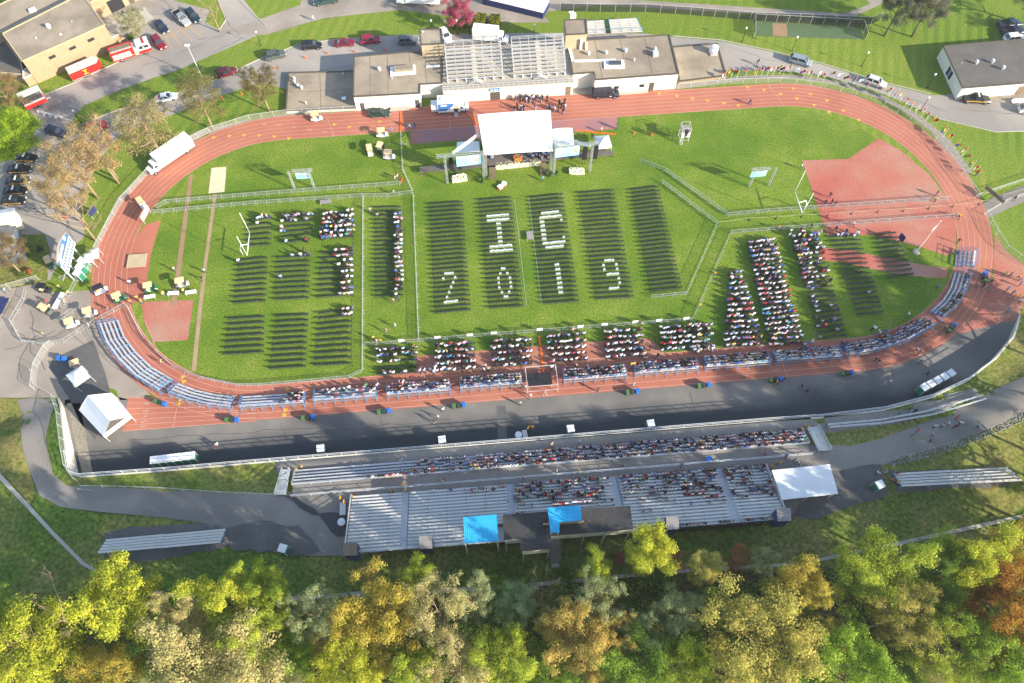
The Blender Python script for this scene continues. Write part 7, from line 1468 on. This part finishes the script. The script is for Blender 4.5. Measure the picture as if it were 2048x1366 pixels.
# ------------------------------------------------ emit crowd and chairs
LOW = {}
for pose in ('sit', 'stand', 'walk'):
    me = body(pose, 0); n = len(me.vertices); co = np.empty(n * 3, 'f'); me.vertices.foreach_get('co', co)
    LOW[pose] = (co.reshape(-1, 3), [tuple(p.vertices) for p in me.polygons], np.array([p.material_index for p in me.polygons]))
FIX = {0: np.array((.42, .24, .15)), 2: np.array((.03, .035, .06)), 3: np.array((.04, .022, .012)), 4: np.array((.03, .03, .03))}
def merged(name, items, mats, colattr=False):
    """one mesh out of many placed copies: items = (verts, faces, facemats, pos, rz, colour)"""
    V, F, Cc, Mi = [], [], [], []; o = 0
    for v, f, fm, p, rz, c, k in items:
        cs, sn = math.cos(rz), math.sin(rz); x = v[:, 0] * k; y = v[:, 1] * k
        V.append(np.stack([x * cs - y * sn + p.x, x * sn + y * cs + p.y, v[:, 2] * k + p.z], 1)); F += [tuple(i + o for i in q) for q in f]; o += len(v); Mi.append(fm)
        if colattr: Cc.append(c)
    me = bpy.data.meshes.new(name); me.from_pydata(np.concatenate(V), [], F)
    for m in mats: me.materials.append(MATS[m])
    if colattr:
        a = me.attributes.new('col', 'FLOAT_COLOR', 'FACE'); a.data.foreach_set('color', np.concatenate(Cc).astype('f').ravel())
    else: me.polygons.foreach_set('material_index', np.concatenate(Mi).astype('i'))
    me.update(); return me
items = []
for p, rz, pose, c in CROWD:
    v, f, fm = LOW[pose]; fc = np.ones((len(f), 4)); sk = PR_.uniform(.6, 1.45); hr = PR_.choice([.5, .8, 1, 1.6, 2.5, 4, 7])
    for k in range(5): fc[fm == k, :3] = (FIX[0] * sk if k == 0 else FIX[3] * hr if k == 3 else c if k == 1 else FIX[k] * PR_.choice([.5, 1, 2.5, 6, 10]))
    items.append((v, f, fm, p, rz, fc, PR_.uniform(.98, 1.1)))
cr = link('crowd', merged('crowd', items, ['crowd_cloth'], True)); cr['kind'] = 'stuff'; cr['label'] = 'crowd of seated and standing guests on the chairs, track bleachers and lower bleacher'
BN = {'lower left A': 'the lower left block of chairs', 'lower left B': 'the lower middle block of chairs', 'lower left C': 'the lower right block of chairs', 'first long': 'the first long block', 'second long': 'the second long block', 'middle long': 'the middle long block', 'fourth long': 'the fourth long block'}
LET = lambda nm, r: {'first long': 'numeral 2', 'fourth long': 'numeral 9', 'second long': 'letter I' if r < 15 else 'numeral 0', 'middle long': 'letter C' if r < 15 else 'numeral 1'}[nm]
blk = sorted([c for c in CHAIRS if not c[6]], key=lambda c: c[0].y); near = set(id(c) for c in blk if c[2] in ('lower left A', 'lower left B', 'lower left C')); cnt = 0; rest = []
sel = [c for c in blk if id(c) in near][:200]; ids = set(id(c) for c in sel)
for c in CHAIRS:
    p, rz, nm, r, cc, n, wh = c
    if wh:
        o = link('white_folding_chair', CW); o.location = p; o.rotation_euler = (0, 0, rz); tag(o, f'white folding chair in the {LET(nm, r)}, row {ORD[r - 1] if r != 17 else "seventeenth"} of {BN[nm]}', 'chair', f'white chairs forming the {LET(nm, r)}, row {r}')
    elif id(c) in ids:
        o = link('black_folding_chair', CB); o.location = p; o.rotation_euler = (0, 0, rz); tag(o, f'empty black folding chair in the {ORD[r - 1]} row of {BN[nm]}', 'chair', f'black chairs of row {r} in {BN[nm]}')
    else: rest.append(c)
n = len(CB.vertices); co = np.empty(n * 3, 'f'); CB.vertices.foreach_get('co', co); co = co.reshape(-1, 3); ff = [tuple(p.vertices) for p in CB.polygons]; fm = np.array([p.material_index for p in CB.polygons])
cr = link('folding_chairs', merged('folding_chairs', [(co, ff, fm, c[0], c[1], None, 1.0) for c in rest], ['chair_black', 'chair_leg'])); cr['kind'] = 'stuff'; cr['label'] = 'black folding chairs of the farther blocks set out in rows on the grass'
# coats and blankets left on the rear bleacher
for u, k, cn, lab in ((uof(1365, 963, 7), 5, 'navy', 'navy blanket spread on a seat of the rear bleacher'), (uof(1378, 973, 7), 7, 'red', 'red blanket spread on a seat, left of the pair of red ones'), (uof(1420, 980, 7.3), 8, 'red', 'red blanket spread on a seat, right of the pair of red ones'), (uof(1415, 961, 7), 5, 'black', 'black blanket spread beside the upper aisle of the rear bleacher'), (uof(1035, 1027, 8), 9, 'pink', 'pink blanket on a seat left of the press box'), (uof(998, 1034, 9), 12, 'burgundy', 'dark red blanket beside the square canopy')):
    o = MB().bx(-.95, .95, -.17, .17, 0, .05).bx(-.95, .95, .14, .18, -.16, .05).build('blanket', 'cloth', None, False, SC[cn]); o.location = Vector((FL.x, FL.y, 5.0)) + Rb @ Vector((u, -(k + .8) * DEP + .135, .655 + k * RISE)); o.rotation_euler = (0, 0, brz); tag(o, lab, 'blanket', 'blankets left on the bleacher')
# ------------------------------------------------ trees: leaf-sized faces in clumps around real limbs
def limbs(mb, rnd, h, r, spread, n=7, start=.35, up=.6, r0=.18, twigs=0, lean=(0, 0)):
    """tapered trunk + curving limbs; returns limb tip points"""
    tips = []; trunk = [Vector((lean[0] * t * t + .12 * math.sin(3 * t), lean[1] * t * t, h * t)) for t in (0, .25, .5, .75, 1)]
    mb.tube(trunk, [r0, r0 * .8, r0 * .6, r0 * .35, r0 * .1], 7)
    for i in range(n):
        t = start + (1 - start) * (i + rnd.random() * .6) / n; k = min(3, int(t * 4)); b = trunk[k].lerp(trunk[k + 1], t * 4 - k); a = i * 2.4 + rnd.uniform(-.4, .4); L = spread * rnd.uniform(.7, 1.1) * (1.15 - .6 * abs(t - .55)); d = Vector((math.cos(a), math.sin(a), up * rnd.uniform(.5, 1.4)))
        pts = [b, b + d * L * .4 + Vector((0, 0, -.05 * L)), b + d * L * .75 + Vector((0, 0, .05 * L)), b + d * L]; rr = r0 * (1 - t * .6) * .55; mb.tube(pts, [rr, rr * .7, rr * .45, rr * .15], 5); tips.append(pts[-1]); tips.append(pts[2])
        for j in range(twigs):
            s = pts[1].lerp(pts[3], rnd.uniform(.1, .95)); e = s + Vector((rnd.uniform(-1, 1), rnd.uniform(-1, 1), rnd.uniform(0, 1.2))).normalized() * L * rnd.uniform(.25, .5); m_ = s.lerp(e, .5) + Vector((0, 0, .1)); mb.tube([s, m_, e], [rr * .35, rr * .22, rr * .06], 4); tips.append(e)
            for _ in range(2): g = m_ + Vector((rnd.uniform(-1, 1), rnd.uniform(-1, 1), rnd.uniform(0, 1))).normalized() * L * .22; mb.tube([m_, g], [rr * .16, rr * .05], 3)
    return tips
def leafmesh(seed, clumps, nleaf, size, flat_=.42):
    """clumps: (centre, radius, squash); leaves scattered in each clump's outer shell"""
    g = np.random.default_rng(seed); tot = sum(c[1] ** 2 for c in clumps); P = []; Nn = []
    for c, r, sq in clumps:
        n = int(nleaf * r * r / tot) + 8; d = g.normal(size=(n, 3)); d /= np.linalg.norm(d, axis=1)[:, None]; lob = 1 + .28 * np.sin(d[:, 0] * 4 + c[0] * 3) * np.sin(d[:, 1] * 4 + c[1]) ; rad = r * lob * np.clip(g.beta(2.4, 1.5, n) * 1.25, 0, 1.3)
        p = np.array(c) + d * rad[:, None] * np.array((1, 1, sq)); P.append(p); Nn.append(d)
    P = np.concatenate(P); Nn = np.concatenate(Nn) + g.normal(scale=flat_, size=P.shape) + np.array((0, 0, .5)); Nn /= np.linalg.norm(Nn, axis=1)[:, None]
    A = np.cross(Nn, g.normal(size=P.shape)); A /= np.linalg.norm(A, axis=1)[:, None]; B = np.cross(Nn, A); s = size * g.uniform(.55, 1.25, (len(P), 1)); l = s * g.uniform(.8, 1.5, (len(P), 1))
    V = np.stack([P - A * s * .5, P + B * l * .55 + Nn * s * .12, P + A * s * .5, P - B * l * .55 + Nn * s * .08], 1).reshape(-1, 3)
    me = bpy.data.meshes.new('crown'); n = len(P); me.vertices.add(4 * n); me.vertices.foreach_set('co', V.astype('f').ravel()); me.loops.add(4 * n); me.loops.foreach_set('vertex_index', np.arange(4 * n, dtype='i')); me.polygons.add(n); me.polygons.foreach_set('loop_start', np.arange(0, 4 * n, 4, dtype='i')); me.update(calc_edges=True); me.materials.append(MATS['leaf']); return me
def tree_kind(kind, seed):
    """unit-size tree: crown radius about 4 m, height about 11 m"""
    rnd = random.Random(seed); t = MB(); h = 10.0
    if kind == 'bare':
        limbs(t, rnd, h, .2, 4.2, 13, .25, .9, .24, 7); return t.mesh('trunk', 'bark_pale', True), None
    if kind == 'upright': tips = limbs(t, rnd, h * 1.02, .2, 2.6, 13, .28, 1.1, .2, 4); cl = [(tuple(p), rnd.uniform(.4, .9), 1.0) for p in tips if p.z > 3.0] + [((0, 0, h), .8, 1.1)]
    elif kind == 'wide': tips = limbs(t, rnd, h * .95, .2, 4.1, 15, .32, .55, .26, 5); cl = [(tuple(p), rnd.uniform(.45, 1.05), .8) for p in tips if p.z > 3.2] + [((0, 0, h * .93), 1.2, .8)]
    elif kind == 'round':
        tips = limbs(t, rnd, h * .9, .2, 3.3, 12, .35, .7, .22, 4); cl = [(tuple(p), rnd.uniform(.45, 1.0), .9) for p in tips if p.z > 3]
        for i in range(34): a = i * 2.4; z = rnd.uniform(-.6, 1); q = math.sqrt(max(0, 1 - z * z)); k_ = rnd.uniform(.7, 1.08); cl.append(((3.1 * q * k_ * math.cos(a), 3.1 * q * k_ * math.sin(a), 6.6 + 3.4 * z * k_), rnd.uniform(.45, .95), .9))
    elif kind == 'airy': tips = limbs(t, rnd, h, .2, 3.6, 15, .3, .8, .22, 8); cl = [(tuple(p), rnd.uniform(.3, .75), 1.0) for p in tips if p.z > 2.6]
    else:  # pine: plates of foliage along long bare trunk
        tips = limbs(t, rnd, h * 1.08, .2, 3.0, 22, .35, .25, .22, 4); cl = [(tuple(p), rnd.uniform(.5, .95), .55) for p in tips if p.z > 3.8] + [((0, 0, h * 1.06), .8, 1)]
    nl = {'upright': 22000, 'wide': 32000, 'round': 28000, 'airy': 18000, 'pine': 9500}[kind]; sz = {'upright': .14, 'wide': .135, 'round': .13, 'airy': .115, 'pine': .13}[kind]
    return t.mesh('trunk', 'bark_pale' if kind in ('pine', 'airy') else 'bark', True), leafmesh(seed, cl, nl, sz)
KT = {(k, v): tree_kind(k, 100 * v + len(k)) for k, n in (('upright', 3), ('wide', 4), ('round', 3), ('airy', 4), ('pine', 3), ('bare', 2)) for v in range(n)}
NV = {'upright': 3, 'wide': 4, 'round': 3, 'airy': 4, 'pine': 3, 'bare': 2}
TCNT = {}
def tree(kind, label, crown_px, r_px, color, h=None, group=None, name=None, ground=None, squash=1.0):
    """crown_px: where the crown's centre shows"""
    i = TCNT[kind] = TCNT.get(kind, -1) + 1; tm, cm = KT[(kind, i % NV[kind])]; zc = 6.5
    p = G(*crown_px)
    for _ in range(5):
        dist = (Vector((0, 0, CAM_H)) - Vector((p.x, p.y, p.z + 6))).length; r = r_px / (FPX / dist); s = r / {'upright': 4.1, 'wide': 5.9, 'round': 5.0, 'airy': 5.0, 'pine': 4.6, 'bare': 5.0}[kind]; hz = (h / 9.6 if h else max(.75, s * .35 + .72)) ; q = U(*crown_px, p.z + 6.8 * hz) if not ground else G(*ground); p = Vector((q.x, q.y, hgt(q.x, q.y)))
    t = thing(name or {'bare': 'bare_tree', 'pine': 'pine_tree'}.get(kind, 'leafy_tree'), label, 'tree', p, (i * 1.7) % 6.28, group); t.scale = (s, s, hz * squash)
    link('trunk', tm, t)
    if cm: link('crown', cm, t, color)
    return t
Y1, Y2, G1, G2, G3, O1, O2, T1, S1, S2, RU = (.39, .41, .04), (.33, .39, .045), (.18, .28, .035), (.26, .38, .04), (.11, .19, .028), (.44, .34, .09), (.40, .33, .055), (.46, .41, .17), (.29, .33, .15), (.26, .35, .16), (.34, .15, .06)
FG = 'trees of the wood at the bottom'
FT = [('upright', 'tall bright yellow tree with a leaning top beside the lower left path', (262, 1190), 80, Y1, 14), ('round', 'bright yellow green tree filling the lower left corner', (55, 1290), 90, Y1, 13), ('airy', 'thin green tree at the left edge above the yellow corner tree', (18, 1212), 46, G1, 10), ('bare', 'bare brown tree leaning between two yellow trees at lower left', (150, 1235), 75, None, 11), ('round', 'golden tree near the bottom edge, lower left', (222, 1335), 62, O2, 10), ('airy', 'dark green tree between the golden and tall yellow trees', (190, 1280), 55, G3, 8),
      ('airy', 'pale tan flowering tree at the end of the lower left path', (372, 1215), 52, T1, 11), ('upright', 'yellow tree with golden left side, beside the tan one', (455, 1195), 62, Y1, 13), ('round', 'green yellow tree nearest the lower left grass bleacher', (525, 1160), 55, Y2, 12), ('wide', 'very large pale cream blossoming tree at the bottom', (440, 1325), 125, T1, 13), ('upright', 'yellow tree behind the large cream one', (505, 1262), 50, Y2, 12), ('round', 'bright lime green small tree among cream and gold ones', (595, 1295), 50, G2, 9), ('airy', 'sage and cream tree standing on the path left of the gold one', (640, 1220), 62, S1, 12), ('airy', 'small orange tree below the sage and cream one', (668, 1270), 46, O1, 9), ('round', 'yellow gold tree at the bottom edge below the big gold one', (700, 1335), 75, Y1, 11),
      ('wide', 'big golden orange tree in the lower middle left', (765, 1222), 92, O2, 14), ('airy', 'wispy tan tree right of the big golden one', (880, 1215), 78, T1, 13), ('round', 'yellow green tree behind the tan one, nearest the square canopy', (838, 1142), 42, Y2, 12), ('airy', 'grey green tree right of the wispy tan one', (950, 1195), 52, S1, 11), ('upright', 'yellow tree at the bottom under the wispy tan one', (840, 1330), 48, Y2, 10), ('airy', 'cream flowering tree at the bottom, left of the tall yellow group', (915, 1330), 72, T1, 11), ('wide', 'yellow green tree pair at the bottom middle', (1003, 1310), 74, Y2, 12), ('round', 'silver green tree left of the bare grey one', (1030, 1195), 52, S2, 10), ('bare', 'bare grey tree below the rear wooden stair', (1085, 1170), 44, None, 9), ('airy', 'hazy grey tree below the two-topped yellow one', (1190, 1190), 58, S1, 11), ('upright', 'two-topped yellow tree below the right press box', (1188, 1128), 42, Y2, 9),
      ('upright', 'tall lone yellow tree overlapping the back of the rear bleacher', (1296, 1100), 56, Y1, 15), ('airy', 'small rust coloured tree right of the lone yellow tree', (1343, 1112), 28, RU, 7), ('round', 'round cream yellow tree standing free right of the rust one', (1406, 1125), 40, (.50, .46, .13), 9), ('airy', 'rust coloured bush tree left of the olive one', (1474, 1108), 28, RU, 6), ('airy', 'olive tree right of the rust coloured bush tree', (1520, 1115), 34, S1, 8), ('wide', 'airy orange gold tree in the lower middle', (1150, 1262), 80, O1, 13), ('airy', 'small orange tree right of the airy orange one', (1230, 1258), 42, O1, 10), ('airy', 'silver green tree left of the large silver one', (1275, 1262), 44, S2, 10), ('round', 'large silver green tree in the lower middle', (1350, 1212), 56, S1, 11), ('airy', 'fresh green tree right of the large silver one', (1425, 1200), 36, G1, 8), ('round', 'dark green tree below the large silver one', (1385, 1262), 48, G1, 8), ('wide', 'broad mid green tree at the bottom middle', (1262, 1318), 82, G1, 11), ('round', 'bright yellow green tree at the bottom, left of the huge cream one', (1360, 1335), 64, Y2, 11),
      ('wide', 'huge cream yellow tree at the bottom right of middle', (1522, 1285), 122, (.42, .38, .09), 14), ('upright', 'gold tipped tree above the huge cream yellow one', (1588, 1170), 58, O2, 12), ('bare', 'fallen looking bare tree beside the gold tipped one', (1640, 1210), 46, None, 8), ('wide', 'large yellow green tree in front of the lower right path', (1742, 1132), 84, Y2, 14), ('airy', 'olive tan tree below the large yellow green one', (1790, 1222), 74, (.33, .30, .07), 12), ('wide', 'bright lime tree at the bottom edge, right of the huge cream one', (1685, 1322), 92, G2, 12), ('upright', 'yellow green tree touching the lower right path', (1922, 1112), 62, Y1, 13), ('airy', 'loose dark green tree left of the yellow green one at the path', (1852, 1110), 54, G1, 11), ('upright', 'gold tree at the right end of the lower path', (2012, 1085), 52, O2, 12), ('wide', 'big rust orange tree at the right edge', (2010, 1205), 92, (.36, .19, .03), 13), ('round', 'deep green tree left of the rust orange one', (1875, 1200), 62, G1, 10), ('airy', 'green yellow tree in the lower right, left of the edge one', (1882, 1292), 70, Y2, 11), ('wide', 'green and tan tree in the lower right corner', (2005, 1295), 86, G2, 12), ('round', 'dark green low tree right of the lime one', (1795, 1335), 42, G3, 7), ('airy', 'bare tinged tan tree at the bottom edge, lower right', (1885, 1352), 44, T1, 7), ('airy', 'green tree filling the gap below the sage path tree', (330, 1290), 56, G3, 9), ('airy', 'low green tree at the bottom edge beside the gold corner tree', (130, 1355), 55, G1, 8),
      ('round', 'mid green tree between the orange and broad green trees', (1100, 1335), 62, G1, 9), ('upright', 'yellow tree at the edge of the lower left path', (558, 1205), 44, Y2, 11), ('airy', 'orange brown tree between the cream and lime trees', (1650, 1268), 44, O1, 9), ('airy', 'orange tree at the bottom edge under the airy orange one', (1210, 1352), 40, O1, 8), ('airy', 'olive gold tree below the big golden one', (790, 1300), 52, O2, 9), ('round', 'green tree at the right edge above the path end', (2046, 1052), 40, G2, 9), ('airy', 'green undergrowth tree left of the bare grey one', (985, 1175), 36, G1, 6), ('airy', 'dark green tree behind the yellow pair', (1110, 1205), 46, G3, 7), ('airy', 'dark green tree between the golden and wispy ones', (830, 1270), 44, G3, 8), ('airy', 'dark green tree under the two-topped yellow one', (1245, 1200), 40, G3, 6), ('round', 'yellow tree on the far right bottom edge', (2040, 1350), 60, Y2, 10), ('airy', 'dark green tree in the gap below the gold tipped one', (1590, 1235), 50, G3, 8), ('airy', 'dark green tree in the gap beside the huge cream one', (1450, 1250), 40, G3, 8), ('airy', 'deep green tree at the far left below the lawn slope', (90, 1215), 40, G3, 8)]
for k, lab, q, r, c, h in FT: tree(k, lab, (q[0], q[1] + 14), r * (1.05 if q[1] > 1230 else .96), tuple(min(.8, v * 1.1) for v in c) if c else None, h * (1.12 if h > 9 else 1), FG)
# trees hanging on just outside the bottom edge and to the right throw the evening shade
OFF = [(-60, 1330), (2110, 1320), (2130, 1220), (2120, 1120)]
for i, q in enumerate(OFF): tree('wide', 'tree of the wood just beyond the side of the view', q, 80, (Y2, O2, G1, T1)[i % 4], 9, 'trees of the wood beyond the view')
for i, q in enumerate([(2120, 1010), (2140, 940), (2170, 880), (2200, 1060), (2230, 960), (2230, 700), (2250, 640), (2210, 780)]): tree('wide', 'tree standing just beyond the right edge of the view', q, 80, (G1, Y2)[i % 2], 13, 'trees beyond the right edge')
# trees at the top
PG, PB_, LG = (.42, .31, .14), (.37, .31, .13), (.30, .42, .02)
tree('pine', 'tall olive pine standing against the campus road above the box truck', (398, 200), 52, (.23, .21, .07), 12); tree('pine', 'broad brown green pine directly above the box truck', (292, 258), 66, PB_, 12)
tree('airy', 'wide bare branched pine with olive tips near the low annex', (522, 178), 46, (.20, .17, .06), 9); tree('pine', 'brown pine with long pale trunks left of the track bend, upper', (195, 305), 50, PG, 13); tree('pine', 'brown pine with long pale trunks left of the track bend, lower', (150, 335), 54, PG, 13); tree('airy', 'mostly bare brown pine above the scoreboard', (130, 395), 46, PG, 12); tree('bare', 'bare leaning pine trunk beside the west bend fence', (196, 300), 44, None, 12); tree('bare', 'bare pine trunk above the blue notice board', (150, 430), 46, None, 12)
tree('round', 'bright green leafy tree at the left edge by the police cars', (12, 272), 66, LG, 10); tree('airy', 'brown budding tree beside the grill trailer', (8, 190), 40, (.27, .19, .08), 8); tree('airy', 'brown budding tree overhanging the grey shed', (10, 515), 46, (.24, .17, .07), 8)
tree('round', 'pink blossoming tree behind the stair tower', (917, 25), 38, (.46, .10, .15), 6.5, name='blossom_tree'); tree('airy', 'sparse pale tree in front of the concrete pad', (268, 52), 32, (.34, .34, .16), 7); tree('bare', 'bare young tree on the parking island', (425, 28), 28, None, 7)
tree('round', 'dark grey green spruce at the top edge, left of a pair', (1798, 14), 42, (.16, .17, .10), 11); tree('round', 'dark grey green spruce at the top edge, right of a pair', (1855, 16), 40, (.19, .19, .12), 11)
tree('airy', 'tree standing just above the top right corner', (2110, -10), 60, (.1, .12, .05), 12)
# shrubs on the beds
def shrub(label, q, r, c):
    s = thing('shrub', label, 'shrub', G(*q)); m = MB(); rr = random.Random(int(q[0])); limbs(m, rr, r, .1, r * .7, 6, .1, .8, .06); m.build('stems', 'bark', s); o = link('foliage', leafmesh(int(q[1]), [((rr.uniform(-.5, .5) * r, rr.uniform(-.5, .5) * r, r * .5 + rr.uniform(-.2, .3) * r), r * .5, .8) for _ in range(6)], 500, .2), s, c)
for lab, q, r, c in (('dark shrub in the bed beside the yard fence, left', (45, 552), 1.1, G3), ('brown shrub in the bed beside the yard fence, middle', (58, 545), .9, RU), ('dark green shrub under the pink tree, left', (908, 56), 1.0, G3), ('dark green shrub under the pink tree, right', (930, 54), 1.0, G3), ('green shrub behind the red fire engine', (262, 76), 1.2, G1), ('small shrub on the yellow grass bed below the sheds', (82, 500), .7, (.1, .1, .05)), ('rusty shrub by the woodland path below the lone yellow tree', (1240, 1120), 1.3, RU), ('green shrub by the woodland path at the right', (1430, 1150), 1.6, G1), ('green shrub left of the large yellow green tree', (1590, 1128), 1.6, G1), ('green shrub behind the silver trees', (1010, 1150), 1.7, G1), ('green shrub right of the bare grey tree', (1130, 1150), 1.7, G1), ('low green shrub under the lone yellow tree', (1320, 1150), 1.2, G2)): shrub(lab, q, r, c)
# scrub on the woodland floor, with taller filler clumps added between the trees
V = []; F = []; g = np.random.default_rng(9); pts = []
while len(pts) < 900:
    x, y = g.uniform(-90, 95), g.uniform(-12, 32)
    if inside((x, y), FOREST): pts.append((x, y, hgt(x, y) + g.uniform(.2, 3.2), g.uniform(.7, 1.9)))
t_ = []
for x, y, z, r in pts:
    d = g.normal(size=(int(34 * r * r) + 16, 3)); d /= np.linalg.norm(d, axis=1)[:, None]; t_.append(np.array((x, y, z)) + d * r * g.uniform(.6, 1.15, (len(d), 1)) * np.array((1, 1, .75)))
cl = np.concatenate(t_); n = len(cl); N_ = g.normal(size=(n, 3)) + np.array((0, 0, .8)); N_ /= np.linalg.norm(N_, axis=1)[:, None]; A = np.cross(N_, g.normal(size=(n, 3))); A /= np.linalg.norm(A, axis=1)[:, None]; B = np.cross(N_, A); s = g.uniform(.10, .22, (n, 1))
V = np.stack([cl - A * s, cl + B * s, cl + A * s, cl - B * s], 1).reshape(-1, 3); me = bpy.data.meshes.new('undergrowth'); me.from_pydata(V, [], [(4 * i, 4 * i + 1, 4 * i + 2, 4 * i + 3) for i in range(n)]); me.materials.append(MATS['leaf']); o = link('undergrowth', me, None, (.22, .32, .05)); o['kind'] = 'stuff'; o['label'] = 'dark green undergrowth on the floor of the wood'
# ------------------------------------------------ thin evening air
hz_ = MB().bx(-420, 420, -260, 620, -1.6, 128).build('haze', 'glass'); hz_['kind'] = 'stuff'; hz_['label'] = 'thin pale evening haze'
hm = bpy.data.materials.new('air'); hm.use_nodes = True; hm.node_tree.nodes.remove(hm.node_tree.nodes['Principled BSDF']); pv = hm.node_tree.nodes.new('ShaderNodeVolumePrincipled'); pv.inputs['Density'].default_value = .00013; pv.inputs['Color'].default_value = (.9, .93, .97, 1); pv.inputs['Anisotropy'].default_value = .2
hm.node_tree.links.new(pv.outputs[0], hm.node_tree.nodes['Material Output'].inputs['Volume']); hz_.data.materials.clear(); hz_.data.materials.append(hm)
